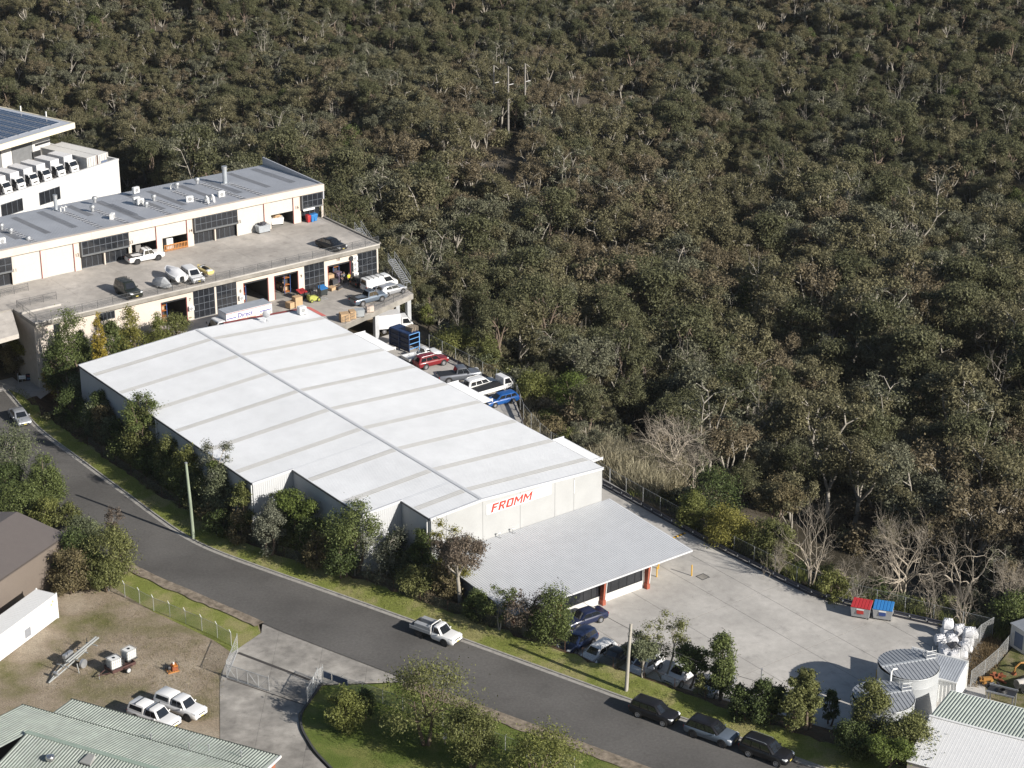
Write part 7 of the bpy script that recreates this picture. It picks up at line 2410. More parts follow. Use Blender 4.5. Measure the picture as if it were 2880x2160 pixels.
for k in range(4):
    t = thing('timber_pallet', ('pallet lowest in the stack on the blue cage rack', 'second pallet up in the stack on the blue cage rack', 'third pallet up in the stack on the blue cage rack', 'topmost timber pallet on the blue cage rack')[k], 'pallet', rk.matrix_world @ Vector((0, 0, 0)) if False else W(3.9, 46.2, 2.69 + k*.16), YAW + .12 + .05*k, 'pallets on the blue cage rack')
    for i in range(6):
        MB().bb(-.6+i*.22, -.5+i*.22, -.6, .6, .11, .14).build('deck_board', TIMBER, t)
    for y in (-.52, 0, .52):
        MB().bb(-.6, .62, y-.05, y+.05, 0, .11).build('runner', TIMBER, t)
# bulk bags
BAG = mat('white_bulk_bag', (.66, .66, .67), rough=.8, var=.05, bump=.6, bscale=6)
r = random.Random(8)
def bulk_bag(pos, lab, s=1.0, full=True):
    b = bmesh.new(); bmesh.ops.create_cube(b, size=1.0)
    bmesh.ops.subdivide_edges(b, edges=b.edges[:], cuts=4, use_grid_fill=True)
    for v in b.verts:
        c = v.co
        bul = 1 + .28*(1-(2*c.z)**2)*.6
        k = 1.0 if c.z < .3 else (.92 if c.z < .45 else .8)
        n = Vector((c.x, c.y, 0))
        rad = max(abs(c.x), abs(c.y))
        if rad > 0: n = n*(.86 + .14*rad/ max(.001, n.length))
        v.co = Vector((n.x*bul*k*1.0, n.y*bul*k*1.0, (c.z+.5)*.95)) + Vector((r.uniform(-.03, .03), r.uniform(-.03, .03), r.uniform(-.03, .03) if c.z > -.4 else 0))
    me = bpy.data.meshes.new('bag'); b.to_mesh(me); b.free(); me.materials.append(BAG)
    me.polygons.foreach_set('use_smooth', [True]*len(me.polygons))
    t = thing('bulk_bag', lab, 'bag', pos, r.uniform(-.2, .2), 'white bulk bags in the yard corner')
    t.scale = (s,)*3
    o = bpy.data.objects.new('sack', me); COL.objects.link(o); o.parent = t
    MB().tube([(-.1, 0, .9), (-.06, .03, 1.08), (.05, -.02, 1.12), (.1, 0, .92)], [.13, .09, .1, .12], 8).build('tied_spout', BAG, t, smooth=True)
    for x, y in ((-.4, -.4), (.4, -.4), (-.4, .4), (.4, .4)):
        MB().tube([(x, y, .85), (x*1.05, y*.6, 1.02), (x*.7, y*.2, .98)], .025, 5).build('lifting_loop', BAG, t)
for x, y, z, s_, lab in ((1300, 520, 0, 1, 'white bulk bag at the back of the pile by the guard rail'), (1300, 520, .95, .95, 'white bulk bag stacked on top beside the guard rail'), (1410, 505, 0, 1.05, 'single white bulk bag between the two bag piles'), (1510, 530, 0, 1, 'white bulk bag in the row along the tall fence'),
                         (1240, 590, 0, 1, 'white bulk bag in the row facing the open yard'), (1340, 590, 0, 1.05, 'white bulk bag in the middle of the pile'), (1480, 590, 0, 1, 'white bulk bag in the row along the tall fence'), (1275, 650, 0, 1, 'white bulk bag in the row facing the open yard'), (1360, 660, 0, 1, 'white bulk bag in the middle of the pile'),
                         (1455, 650, 0, 1, 'white bulk bag in the row along the tall fence'), (1290, 710, 0, 1, 'white bulk bag in the row facing the open yard'), (1355, 725, 0, 1, 'white bulk bag closest to the small white shed'), (1425, 705, 0, .95, 'white bulk bag in the row along the tall fence'), (1480, 590, .95, .9, 'white bulk bag stacked on the fence row')):
    bulk_bag(G('J', x, y, 0) + Vector((0, 0, z)), lab, s_)
for i, (x, y) in enumerate(((1360, 600), (1300, 560))):
    t = thing('wire_frame_pallet', ('dark slatted pallet lying on the bulk bags', 'bent wire frame lying on the bulk bags')[i], 'pallet', G('J', x, y, 1.2), .3)
    for k in range(6 if i == 0 else 3):
        MB().bb(-.55, .55, -.5+k*.2*(1 if i == 0 else 2), -.42+k*.2*(1 if i == 0 else 2), 0, .06).build('slat', DSTEEL if i == 0 else STEEL, t)
    for x_ in (-.5, .5):
        MB().bb(x_-.04, x_+.04, -.5, .55, -.06, 0).build('runner', DSTEEL if i == 0 else STEEL, t)
# water tanks
TANK = mat('tank_galvanised', (.50, .52, .53), rough=.42, metal=.35, var=.06, scale=1.0)
TROOF = mat('tank_roof_steel', (.30, .315, .335), rough=.5, metal=.2, var=.06)
def water_tank(label, s, x, y, h, r, rz):
    t = thing('water_tank', label, 'tank', G(s, x, y, h) - Vector((0, 0, h)), rz)
    n = 40
    for k in range(4):
        z0, z1 = k*h/4, (k+1)*h/4
        MB().lathe([(r, z0), (r+.015, z0+.04), (r, z0+.08), (r, z1)], n).build('wall_ring', TANK, t, smooth=True)
    MB().lathe([(r+.03, h-.12), (r+.05, h-.06), (r+.03, h)], n).build('rim', TANK, t)
    for sd in (-1, 1):
        # each half roof falls gently from a ridge; ribs run across
        nb = 15
        for i in range(nb):
            x0, x1 = -r + i*2*r/nb, -r + (i+1)*2*r/nb
            q = lambda x: sqrt(max(0, r*r - x*x))
            zz = lambda y: h + .02 + .28*(1 - abs(y)/r)
            a0, a1 = q(max(-r*.998, x0)), q(min(r*.998, x1))
            MB().add([(x0, 0, zz(0)), (x1-.07, 0, zz(0)), (x1-.07, sd*a1, zz(a1)), (x0, sd*a0, zz(a0)), (x1-.055, 0, zz(0)+.045), (x1-.055, sd*a1, zz(a1)+.045), (x1, 0, zz(0)+.045), (x1, sd*a1, zz(a1)+.045), (x1, 0, zz(0)), (x1, sd*a1, zz(a1))],
                     [(0, 1, 2, 3), (1, 4, 5, 2), (4, 6, 7, 5), (6, 8, 9, 7)]).build('roof_sheet', TROOF, t, fixn=False)
    MB().bb(-r, r, -.14, .14, h+.29, h+.33).build('ridge_cap', TANK, t)
    MB().bb(r*.62, r*.98, -.1, .7, h-.05, h+.42).build('hatch', STEEL, t)
    for x_, y_ in ((r*.62, -.1), (r*.62, .6), (r*.95, .6), (r*.95, -.1)):
        MB().tube([(x_, y_, h+.1), (x_, y_, h+1.15)], .03, 6).build('guard_post', PIPE, t)
    for z in (.7, 1.1):
        MB().tube([(r*.62, .6, h+z), (r*.62, -.1, h+z), (r*.95, -.1, h+z)], .03, 6).build('guard_rail', PIPE, t)
    for dy in (-.2, .2):
        MB().tube([(r+.55, dy+.25, 0), (r+.1, dy+.25, h+.3)], .028, 6).build('ladder_stile', PIPE, t)
    for k in range(12):
        f = (k+1)/13
        MB().tube([(r+.55-.45*f, .05, h*f), (r+.55-.45*f, .45, h*f)], .02, 5).build('ladder_rung', PIPE, t)
    return t
water_tank('taller galvanised water tank with ribbed roof beside the white shed', 'J', 970, 765, 4.4, 2.83, .30)
water_tank('galvanised water tank with ribbed roof nearest the street trees', 'J', 752, 1040, 4.0, 2.83, .25)
t = thing('inlet_pipe', 'bent white inlet pipe between the two water tanks', 'pipe', G('J', 815, 900, 4.2) - Vector((0, 0, 4.2)))
MB().tube([(0, 0, 0), (0, 0, 5.1), (.15, .1, 5.3), (.55, .2, 5.3)], .09, 8).build('pipe', WHITE, t, smooth=True); MB().bb(-.12, .12, -.12, .12, 0, .08).build('flange', STEEL, t)
# white shed behind the tanks
sA, sB, sC = G('J', 1000, 622, 3.2), G('J', 1480, 745, 3.2), G('J', 1350, 912, 2.6)
ex = (sB-sA); ex.z = 0; LX = ex.length; ex.normalize()
ey = Vector((ex.y, -ex.x, 0)); LY = (sC-sB).dot(ey)
shd = thing('pump_shed', 'small white cladded shed with grey roof behind the water tanks', 'shed', (sA.x, sA.y, 0), atan2(ex.y, ex.x))
# local frame: x along ex, y = -ey
mb = MB(); ribbed(mb, (0, -LY, 2.6), (1, 0, 0), (0, LY, .6), LX, sqrt(LY*LY+.36), .24, .03)
mb.build('roof_sheet', mat('shed_grey_roof', (.30, .32, .35), rough=.5), shd)
mb = MB(); ribbed(mb, (0, -LY+.05, 0), (1, 0, 0), (0, 0, 1), LX, 2.55, .35, .03, .12); mb.build('front_wall', WHITE, shd)
MB().add([(LX-.02, -LY, 0), (LX-.02, 0, 0), (LX-.02, 0, 3.15), (LX-.02, -LY, 2.55)], [(0, 1, 2, 3)]).build('side_wall', WHITE, shd)
MB().add([(.02, -LY, 0), (.02, 0, 0), (.02, 0, 3.15), (.02, -LY, 2.55)], [(3, 2, 1, 0)]).build('side_wall', WHITE, shd)
MB().bb(0, LX, -.03, .02, 0, 3.18).build('rear_wall', WHITE, shd)
MB().bb(-.05, LX+.05, -.02, .1, 3.1, 3.3).build('roof_edge', WHITE, shd); MB().bb(-.05, LX+.05, -LY-.12, -LY, 2.48, 2.62).build('gutter', WHITE, shd); MB().bb(LX, LX+.06, -LY, 0, 2.6, 2.62).build('roof_trim', WHITE, shd)
MB().tube([(LX+.05, .05, 0), (LX+.05, .05, 3.1)], .05, 6).build('downpipe', WHITE, shd)
# neighbour building, bottom right
GRNR = mat('pale_green_roof', (.36, .40, .36), rough=.6, var=.08, scale=.8, var2=.1); 
zr3 = 4.6
r0, r1 = G('a4', 175, 488, zr3), G('a4', 1015, 705, zr3)
ax = (r1-r0); ax.z = 0; ax.normalize(); ay = Vector((-ax.y, ax.x, 0))
nb = thing('neighbour_shed', 'low neighbouring shed with green far slope and white near slope', 'shed', (r0.x, r0.y, 0), atan2(ax.y, ax.x))
tl = G('a4', 415, 270, 3.9)
wf = max(2.5, (tl - r0).dot(ay))
x_off = (tl-r0).dot(ax)
mb = MB(); ribbed(mb, (0, 0, zr3), (1, 0, 0), (0, wf, -.75), 22, sqrt(wf*wf+.56), .3, .06, .2); mb.mi = [1 if i % 4 == 0 else 0 for i in range(len(mb.f))]; mb.build('roof_sheet', [GRNR, mat('shed_roof_pan', (.24, .26, .24), rough=.8)], nb)
mb = MB(); ribbed(mb, (0, -6.5, zr3-1.0), (1, 0, 0), (0, 6.5, 1.0), 22, sqrt(6.5**2+1), .3, .008, .06); mb.build('roof_sheet', mat('neighbour_white_roof', (.62, .62, .615), rough=.5, var=.04), nb)
MB().bb(-.05, 22, -.12, .12, zr3+.03, zr3+.09).build('ridge_cap', WHITE, nb)
MB().bb(.1, .25, -6.4, wf-.1, -.2, zr3-1.05).build('end_wall', CREAM, nb); MB().bb(.25, 22, wf-.25, wf-.1, -.2, zr3-.8).build('rear_wall', CREAM, nb)
MB().bb(0, 22, wf, wf+.12, zr3-.9, zr3-.74).build('gutter', WHITE, nb); MB().bb(.25, 22, -6.4, -6.25, -.2, zr3-1.05).build('front_wall', CREAM, nb)
ny = [G('J', x, y, .0) for x, y in ((1500, 975), (1715, 800), (1890, 590), (2000, 520), (2700, 640), (2700, 1500), (2000, 1250))]
struct(MB().sheet([(p.x, p.y) for p in ny], .0).build('neighbour_yard', grass_mat('neighbour_grass', (.09, .095, .035), (.13, .125, .055), (.19, .165, .10), .5)))
# neighbour's yard: concrete pipes, hose coil on a frame, excavator arm, scrap
for i, (x, y) in enumerate(((1900, 970), (1960, 1010))):
    p = G('J', x, y, .1); t = thing('concrete_pipe', ('large concrete pipe lying behind the neighbour shed', 'second concrete pipe with its dark mouth facing the shed')[i], 'pipe', p, .45)
    MB().lathe([(.32, 0), (.42, 0), (.42, 4.5), (.32, 4.5)], 18, (0, 0, .42), 'X').build('barrel', CONC, t, smooth=True)
    MB().lathe([(.01, 0), (.315, 0), (.315, .02), (.01, .02)], 18, (.03, 0, .42), 'X').build('dark_bore', BLK, t)
    MB().lathe([(.41, 0), (.47, 0), (.47, .3), (.41, .3)], 18, (0, 0, .42), 'X').build('collar', CONC, t, smooth=True)
p = G('J', 1770, 1050, .9); p.z = 0
t = thing('hose_coil_frame', 'black hose coiled on a raised grey frame behind the neighbour roof', 'frame', p, atan2(ax.y, ax.x))
for x_, y_ in ((-1.2, -.6), (1.2, -.6), (-1.2, .6), (1.2, .6)):
    MB().bb(x_-.06, x_+.06, y_-.06, y_+.06, -.1, 1.5).build('leg', STEEL, t)
MB().bb(-1.3, 1.3, -.7, .7, 1.5, 1.56).build('platform', DSTEEL, t)
for y_ in (-.7, .7): MB().bb(-1.35, 1.35, y_-.05, y_+.05, 1.56, 1.72).build('lip', STEEL, t)
for k in range(4): MB().tube([(.5*cos(a_)*(1-.12*k), .5*sin(a_)*(1-.12*k), 1.6+.05*k) for a_ in np.linspace(0, 6.283, 22)], .04, 5).build('hose_turn', BLK, t)
p = G('J', 1880, 850, 0)
t = thing('small_excavator', 'orange excavator boom with bucket resting in the neighbour yard', 'excavator', p, .3)
t.scale = (.62, .62, .62)
EXO = mat('excavator_orange', (.32, .16, .04), rough=.6, var=.2)
MB().tube([(0, 0, .2), (.1, 0, 1.2), (.9, 0, 1.9)], [.14, .17, .14], 6).build('dipper_arm', EXO, t); MB().tube([(.9, 0, 1.9), (2.4, 0, 1.7), (3.4, 0, .8)], [.15, .2, .2], 6).build('boom', EXO, t)
MB().loft([[(-.35, -.35, 0), (.25, -.35, .05), (.15, -.35, .6)], [(-.35, .35, 0), (.25, .35, .05), (.15, .35, .6)]]).build('bucket', RUST, t, fixn=True)
MB().bb(3.0, 4.8, -.8, .8, .5, 1.6).build('cab_body', EXO, t, bevel=.06); MB().bb(2.8, 5.0, -.95, -.6, 0, .5).build('track', BLK, t); MB().bb(2.8, 5.0, .6, .95, 0, .5).build('track', BLK, t)
for i, (x, y, m_, lab) in enumerate(((1640, 930, EXO, 'heap of orange scrap parts by the leaning fence'), (1730, 900, RUST, 'rusty scrap plate heap by the leaning fence'), (1700, 960, DSTEEL, 'dark tyres and hoses heap by the leaning fence'))):
    t = thing('scrap_heap', lab, 'scrap', G('J', x, y, 0))
    for k in range(8):
        rr = random.Random(k + i*20)
        MB().box((rr.uniform(-.6, .6), rr.uniform(-.5, .5), rr.uniform(.1, .5)), (rr.uniform(.2, .9), rr.uniform(.1, .4), rr.uniform(.05, .3)), rz=rr.uniform(0, 3), rx=rr.uniform(-.5, .5)).build('scrap_piece', m_, t)
t = thing('neighbour_container', 'pale weathered container at the edge of the neighbour yard', 'container', G('J', 1985, 620, 0), .5)
MB().bb(-1.1, 3, -1.2, 1.2, 0, 2.4).build('box', CONT_W, t); MB().bb(-1.2, 3.1, -1.3, 1.3, 2.4, 2.5).build('roof', STEEL, t); MB().bb(-1.12, -1.1, -.6, .6, .3, 1.9).build('door', mat('decal_blue', (.10, .13, .2)), t)

# ------------------------------------------------------------------ gravel yard things
def frame_of(a, b):
    d = b-a; d.z = 0
    return atan2(d.y, d.x), d.length
BRW = mat('brown_shed_steel', (.15, .125, .105), rough=.6, var=.06, scale=.6); BRR = mat('brown_shed_roof', (.125, .108, .10), rough=.6, var=.05)
e0, e1 = G('E', 565, 935, 5.0), G('E', 0, 1320, 5.0)
bx = (e1-e0); bx.z = 0; bx.normalize(); by = Vector((-bx.y, bx.x, 0))
if by.dot(G('E', 150, 740, 6.3) - e0) < 0: by = -by
sh_ = thing('brown_shed', 'brown steel shed with a gable roof beside the street bend', 'shed', (e0.x, e0.y, .3), 0)
def B_(x, y, z): return bx*x + by*y + Vector((0, 0, z))
rd = G('E', 150, 740, 6.3) - e0; rw = rd.dot(by)
MB().slab(B_(-.1, -.1, 4.7), B_(24, -.1, 4.7), B_(24, rw, 6.0), B_(-.1, rw, 6.0), .08).build('roof_slope', BRR, sh_, fixn=True)
MB().slab(B_(-.1, rw, 6.0), B_(24, rw, 6.0), B_(24, 2*rw+.1, 4.7), B_(-.1, 2*rw+.1, 4.7), .08).build('roof_slope', BRR, sh_, fixn=True)
MB().slab(B_(0, 0, -.4), B_(24, 0, -.4), B_(24, 0, 4.62), B_(0, 0, 4.62), .1).build('side_wall', BRW, sh_, fixn=True)
MB().add([B_(0, .02, -.4), B_(0, 2*rw, -.4), B_(0, 2*rw, 4.62), B_(0, rw, 5.9), B_(0, .02, 4.62)], [(0, 1, 2, 3, 4)]).build('gable_wall', BRW, sh_)
MB().slab(B_(-.12, -.16, 4.62), B_(24, -.16, 4.62), B_(24, -.16, 4.75), B_(-.12, -.16, 4.75), .1).build('gutter', mat('brown_gutter', (.09, .075, .065)), sh_, fixn=True)
MB().tube([B_(.05, -.12, -.2), B_(.05, -.12, 4.6)], .05, 6).build('downpipe', mat('brown_gutter', (.09, .075, .065)), sh_)
# white long container
a, b = G('F', 505, 362, zgv), G('F', 0, 742, zgv)
hd, LL = frame_of(b, a)
nrm = Vector((cos(hd+pi/2), sin(hd+pi/2), 0))
CW = mat('site_office_white', (.62, .62, .61), rough=.5, var=.03)
pos = (a + (b-a).normalized()*6.1) + nrm*1.22
ct = thing('white_container', 'long white insulated container with a small grey window at the gravel yard edge', 'container', (pos.x, pos.y, zgv), hd)
MB().bb(-6.1, 6.1, -1.2, 1.2, .05, 2.75).build('box', CW, ct)
for i in range(13):
    x = -6.05 + i*1.008
    MB().bb(x-.025, x+.025, -1.235, -1.2, .05, 2.75).build('panel_rib', CW, ct)
MB().bb(-6.1, 6.1, -1.23, -1.2, 1.38, 1.43).build('panel_seam', CW, ct)
mb = MB(); ribbed(mb, (-6.1, -1.22, 2.76), (1, 0, 0), (0, 1, 0), 12.2, 2.44, .3, .02, .1); mb.build('roof_sheet', CW, ct)
for x in (-6.1, 6.1):
    for y in (-1.2, 1.2): MB().bb(x-.08, x+.08, y-.05, y+.05, 0, 2.85).build('corner_post', CW, ct)
w_ = MB().bb(.55, 1.65, -1.25, -1.215, .35, 1.45).build('window', WHITE, ct); MB().bb(.62, 1.58, -1.26, -1.25, .42, 1.38).build('pane', mat('grey_mesh_pane', (.22, .23, .25)), w_)
for x, z in ((5.45, 2.1), (5.15, 1.85)): MB().bb(x-.07, x+.07, -1.24, -1.23, z, z+.22).build('warning_label', mat('label_orange', (.6, .35, .06)), ct)
# long pole trailer
a, b = G('a2', 90, 755, zgv), G('a2', 795, 120, zgv+1.0)
hd, LL = frame_of(a, Vector((b.x, b.y, zgv)))
pt = thing('pole_trailer', 'long grey steel pole trailer tilted on the gravel with its drawbar down', 'trailer', a, hd)
TRG = mat('trailer_grey', (.30, .31, .30), rough=.6, metal=.2, var=.15)
for y in (-.22, .22):
    MB().tube([(0, 0, .1), (1.6, y, .45), (LL*.75, y*1.1, 1.0)], .08, 6).build('drawbar_rail', TRG, pt)
for y in (-.18, .12):
    MB().tube([(LL*.38, y, .95), (LL*1.02, y, 1.35)], .1, 8).build('pole_cradle', TRG, pt)
for f in (.3, .5, .7, .9):
    MB().bb(LL*f-.05, LL*f+.05, -.7, .7, .75+f*.25, .83+f*.25).build('cross_member', TRG, pt)
    MB().tube([(LL*f, .55, .8+f*.25), (LL*f, .6, 1.3+f*.3)], .035, 6).build('stanchion', DSTEEL, pt)
MB().bb(LL*.45, LL*.62, .55, 1.0, .8, 1.2).build('tool_box', STEEL, pt, bevel=.04)
for y in (-1, 1):
    wheel(pt, LL*.55, y*.95, .38, .22, RIMD, y)
    MB().lathe([(.4, -.13), (.46, -.13), (.46, .13), (.4, .13)], 16, (LL*.55, y*.95, .42), 'Y').build('mudguard', STEEL, pt)
MB().bb(LL*.55-.05, LL*.55+.05, -.9, .9, .34, .42).build('axle', DSTEEL, pt)
MB().tube([(LL*.42, -1.0, .9), (LL*.40, -1.3, 0)], .05, 6).build('stand_leg', TRG, pt); MB().tube([(.9, -.5, .55), (1.15, .5, .55)], .05, 6).build('winch_bar', TRG, pt); MB().lathe([(.01, -.2), (.16, -.2), (.16, .2), (.01, .2)], 12, (1.1, 0, .6), 'Y').build('winch_drum', STEEL, pt)
# box trailer with liquid tanks
a, b = G('a2', 970, 580, zgv), G('a2', 1300, 470, zgv)
bx_t = thing('box_trailer', 'rusty box trailer carrying caged white liquid tanks', 'trailer', (G('a2', 1150, 560, zgv)), frame_of(a, b)[0] + .12)
RTR = mat('rusty_trailer', (.07, .035, .03), rough=.8, var=.3)
MB().bb(-1.3, 1.3, -.75, .75, .48, .56).build('floor', RTR, bx_t)
for y in (-.75, .75): MB().bb(-1.3, 1.3, y-.03, y+.03, .5, .82).build('side_panel', RTR, bx_t)
for x in (-1.3, 1.3): MB().bb(x-.03, x+.03, -.72, .72, .5, .82).build('end_panel', RTR, bx_t)
for y in (-1, 1):
    wheel(bx_t, .35, y*.92, .31, .18, WHITE, y); MB().bb(-.1, .8, y*.92-.12, y*.92+.12, .64, .68).build('mudguard', RTR, bx_t)
for y in (-.45, .45): MB().tube([(-1.3, y, .5), (-2.5, 0, .42)], .045, 6).build('drawbar', RTR, bx_t)
MB().tube([(-2.35, 0, 0), (-2.35, 0, .6)], .04, 6).build('jockey_wheel', STEEL, bx_t)
MB().bb(.05, .5, -.1, .6, .56, 1.15).build('pump', BLK, bx_t)
IBCW = mat('tank_plastic', (.66, .66, .63), rough=.4, var=.04)
def ibc(label, pos, rz):
    t = thing('liquid_tank', label, 'tank', pos, rz)
    MB().bb(-.56, .56, -.46, .46, .14, 1.1).build('bottle', IBCW, t, bevel=.06)
    for x in np.linspace(-.58, .58, 6):
        for y in (-.49, .49): MB().bb(x-.012, x+.012, y-.012, y+.012, .1, 1.12).build('cage_bar', STEEL, t)
    for y in np.linspace(-.49, .49, 5):
        for x in (-.58, .58): MB().bb(x-.012, x+.012, y-.012, y+.012, .1, 1.12).build('cage_bar', STEEL, t)
    for z in (.12, .45, .8, 1.11):
        for y in (-.5, .5): MB().bb(-.6, .6, y-.012, y+.012, z, z+.025).build('cage_rail', STEEL, t)
        for x in (-.6, .6): MB().bb(x-.012, x+.012, -.49, .49, z, z+.025).build('cage_rail', STEEL, t)
    MB().bb(-.6, .6, -.5, .5, 0, .1).build('pallet_base', DSTEEL, t); MB().lathe([(.14, 0), (.14, .05), (.01, .06)], 12, (0, 0, 1.1)).build('filler_cap', BLK, t)
rzt = bx_t.rotation_euler.z
ibc('caged white liquid tank on the front of the rusty trailer', bx_t.location + Vector((cos(rzt)*-.62, sin(rzt)*-.62, .57)), rzt)
ibc('caged white liquid tank standing at the tail of the rusty trailer', bx_t.location + Vector((cos(rzt)*1.3 - sin(rzt)*.35, sin(rzt)*1.3 + cos(rzt)*.35, .66)), rzt + .15)
# pump set on a pallet
t = thing('pump_set', 'rusty orange pump set on a timber pallet in the dry grass', 'pump', G('a2', 1920, 560, zgv), .5)
for i in range(5): MB().bb(-.55+i*.23, -.43+i*.23, -.5, .5, .09, .12).build('pallet_board', ORT, t)
for y in (-.42, 0, .42): MB().bb(-.55, .6, y-.05, y+.05, 0, .09).build('pallet_runner', ORT, t)
MB().bb(-.1, .5, -.35, .35, .12, .55).build('engine_block', RUST, t, bevel=.03); MB().bb(.05, .5, -.36, .36, .55, .62).build('fuel_tank', mat('pump_orange', (.5, .17, .03)), t)
MB().lathe([(.01, -.12), (.22, -.12), (.22, .12), (.01, .12)], 14, (-.3, 0, .38), 'X').build('flywheel', DSTEEL, t); MB().lathe([(.09, 0), (.09, .2), (.01, .22)], 10, (.2, .1, .62)).build('air_filter', WHITE, t)
for x in (-.5, .55): MB().tube([(x, -.4, .12), (x, -.4, .75), (x, .4, .75), (x, .4, .12)], .025, 6).build('lifting_frame', DSTEEL, t)
# green roofed building, bottom left
GRB = mat('green_corrugated_roof', (.30, .33, .295), rough=.6, var=.12, scale=1.2, var2=.14, scale2=.3)
GRP = mat('dark_roof_pan', (.175, .20, .175), rough=.8, var=.3, scale=1.5)  # pans between the ribs, darker than the rib tops
DG = mat('mossy_gutter', (.05, .06, .05), rough=.8)
g0, g1 = G('F', 615, 1065, 3.6), G('G', 455, 1375, 3.6)
gx = (g1-g0); gx.z = 0; GL = gx.length; gx.normalize(); gyv = Vector((gx.y, -gx.x, 0))
gb = thing('green_roof_building', 'low brick building with pale green corrugated roofs in stepped slopes', 'building', (g0.x, g0.y, 0), atan2(gx.y, gx.x))
# local: x along the eave, -y towards the camera
h0 = G('a1', 280, 205, 3.75); hy = -(h0-g0).dot(gyv); hx = (h0-g0).dot(gx)
k0_ = G('a1', 350, 550, 5.0); ky = -(k0_-g0).dot(gyv); kx = (k0_-g0).dot(gx)
def groof(x0, x1, y0, z0, y1, z1, pitch=.2, h=.045):
    mb = MB(); d = Vector((0, y1-y0, z1-z0))
    ribbed(mb, (x0, y0, z0), (1, 0, 0), d, x1-x0, d.length, .3, .06, .2, flip=True)
    mb.mi = [1 if i % 4 == 0 else 0 for i in range(len(mb.f))]
    return mb.build('roof_sheet', [GRB, GRP], gb)
groof(0, GL, 0, 3.6, hy, 3.72)
groof(hx, GL+2, hy+.05, 3.82, ky, 4.7)
groof(hx, kx-.26, ky, 4.7, ky-4, 5.4)
groof(kx, GL+8, ky, 5.0, ky-9, 3.4)
MB().bb(kx-.1, GL+8, ky-.22, ky+.25, 4.98, 5.05).build('ridge_cap', mat('green_capping', (.24, .30, .25)), gb)
MB().bb(kx, GL+8, ky-.05, ky+.12, 4.6, 5.0).build('step_flashing', mat('green_capping', (.24, .30, .25)), gb)
MB().bb(-.05, GL+.05, -.02, .1, 3.5, 3.66).build('gutter', DG, gb); MB().bb(hx-.05, GL+.2, hy+.05, hy+.16, 3.72, 3.86).build('gutter', DG, gb)
MB().bb(kx-.25, kx, ky-9, ky, 3.2, 3.3).build('verge_board', mat('green_capping', (.24, .30, .25)), gb)
BRICK = mat('orange_brick', (.30, .115, .065), rough=.9, var=.25, scale=6)
MB().bb(GL-.45, GL-.3, hy, -.4, 0, 3.45).build('brick_wall', BRICK, gb); MB().bb(.3, GL-.45, -.45, -.3, 0, 3.45).build('brick_wall', BRICK, gb); MB().bb(hx+.3, hx+.45, hy-8, hy-.2, 0, 3.6).build('end_wall_shade', mat('wall_shade_navy', (.03, .036, .05)), gb)  # end wall coloured near-black navy, the shadow below the roof painted in
MB().bb(GL-.02, GL+.1, hy-2, .05, 3.5, 3.7).build('barge_board', WHITE, gb)
for x, y in ((1305, 1415), (1635, 1495), (1805, 1510), (2085, 1565)):
    p = G('F', x, y, 3.7); q = p - g0; lx, ly = q.dot(gx), -q.dot(gyv)
    o = MB().tube([(lx, ly, 3.6), (lx, ly, 4.25)], .05, 8).build('vent_pipe', STEEL, gb)
    MB().tube([(lx-.1, ly, 4.3), (lx+.1, ly, 4.22)], .07, 8).build('vent_cap', STEEL, o)
p = G('F', 440, 1625, 4.3)
t = thing('roof_ventilator', 'large shiny mushroom ventilator on the green roof', 'ventilator', p - Vector((0, 0, .15)))
SHN = mat('shiny_steel', (.55, .55, .55), rough=.25, metal=.9)
MB().tube([(0, 0, -.2), (0, 0, .7)], .22, 16).build('throat', SHN, t, smooth=True); MB().lathe([(.24, .6), (.4, .68), (.42, .85), (.34, .98), (.15, 1.05), (.01, 1.06)], 18).build('head', SHN, t, smooth=True); MB().bb(-.5, .3, -.4, .4, .02, .09).build('flashing', GRB, t)
q0 = G('F', 770, 1640, 4.3)
t = thing('roof_cooler', 'grey evaporative cooler hood at the lower edge of the green roof', 'cooler', q0, atan2(gx.y, gx.x))
MB().loft([[(-.6, -.6, 0), (.6, -.6, 0), (.6, .6, 0), (-.6, .6, 0)], [(-.55, -.55, .6), (.55, -.55, .6), (.3, .5, .9), (-.3, .5, .9)]]).build('hood', mat('cooler_grey', (.26, .26, .25)), t); MB().bb(-.5, .5, -.62, -.58, .1, .5).build('louvre', DSTEEL, t)
# lawn meter box, far sign board and post
t = thing('meter_box', 'small white meter box on a post under the round-headed tree', 'meter box', G('G', 1880, 1270, .45))
MB().tube([(0, 0, -.2), (0, 0, .9)], .05, 6).build('post', TIMBER, t); MB().bb(-.18, .18, -.1, .1, .6, 1.15).build('box', mat('meter_grey', (.5, .5, .48)), t)
bn = thing('banner_board', 'dark banner with red and blue lettering by the units driveway', 'banner', G('T', 680, 1410, ZS), YAW + .0)
bl = G('T', 1085, 1375, ZS) - G('T', 680, 1410, ZS); bl.z = 0
bn.rotation_euler = (0, 0, atan2(bl.y, bl.x)); LB = bl.length
MB().bb(0, LB, -.03, .03, .1, 1.05).build('board', mat('banner_navy', (.012, .014, .035), rough=.6), bn)
text_part('TRANSFORM', .24, bn, mat('banner_red', (.5, .08, .05)), (.1, -.045, .68), (1, 0, 0), (0, 0, 1), sx=.95)
text_part('CLIMB', .26, bn, mat('banner_blue', (.2, .42, .72)), (.12, -.045, .3), (1, 0, 0), (0, 0, 1))
MB().lathe([(.01, 0), (.24, 0), (.24, .015), (.01, .015)], 18, (LB-.35, -.045, .6), 'Y').build('round_emblem', mat('emblem_white', (.6, .6, .66)), bn)
for x in (.02, LB-.02): MB().tube([(x, .06, -.2), (x, .06, 1.15)], .03, 6).build('post', PIPE, bn)
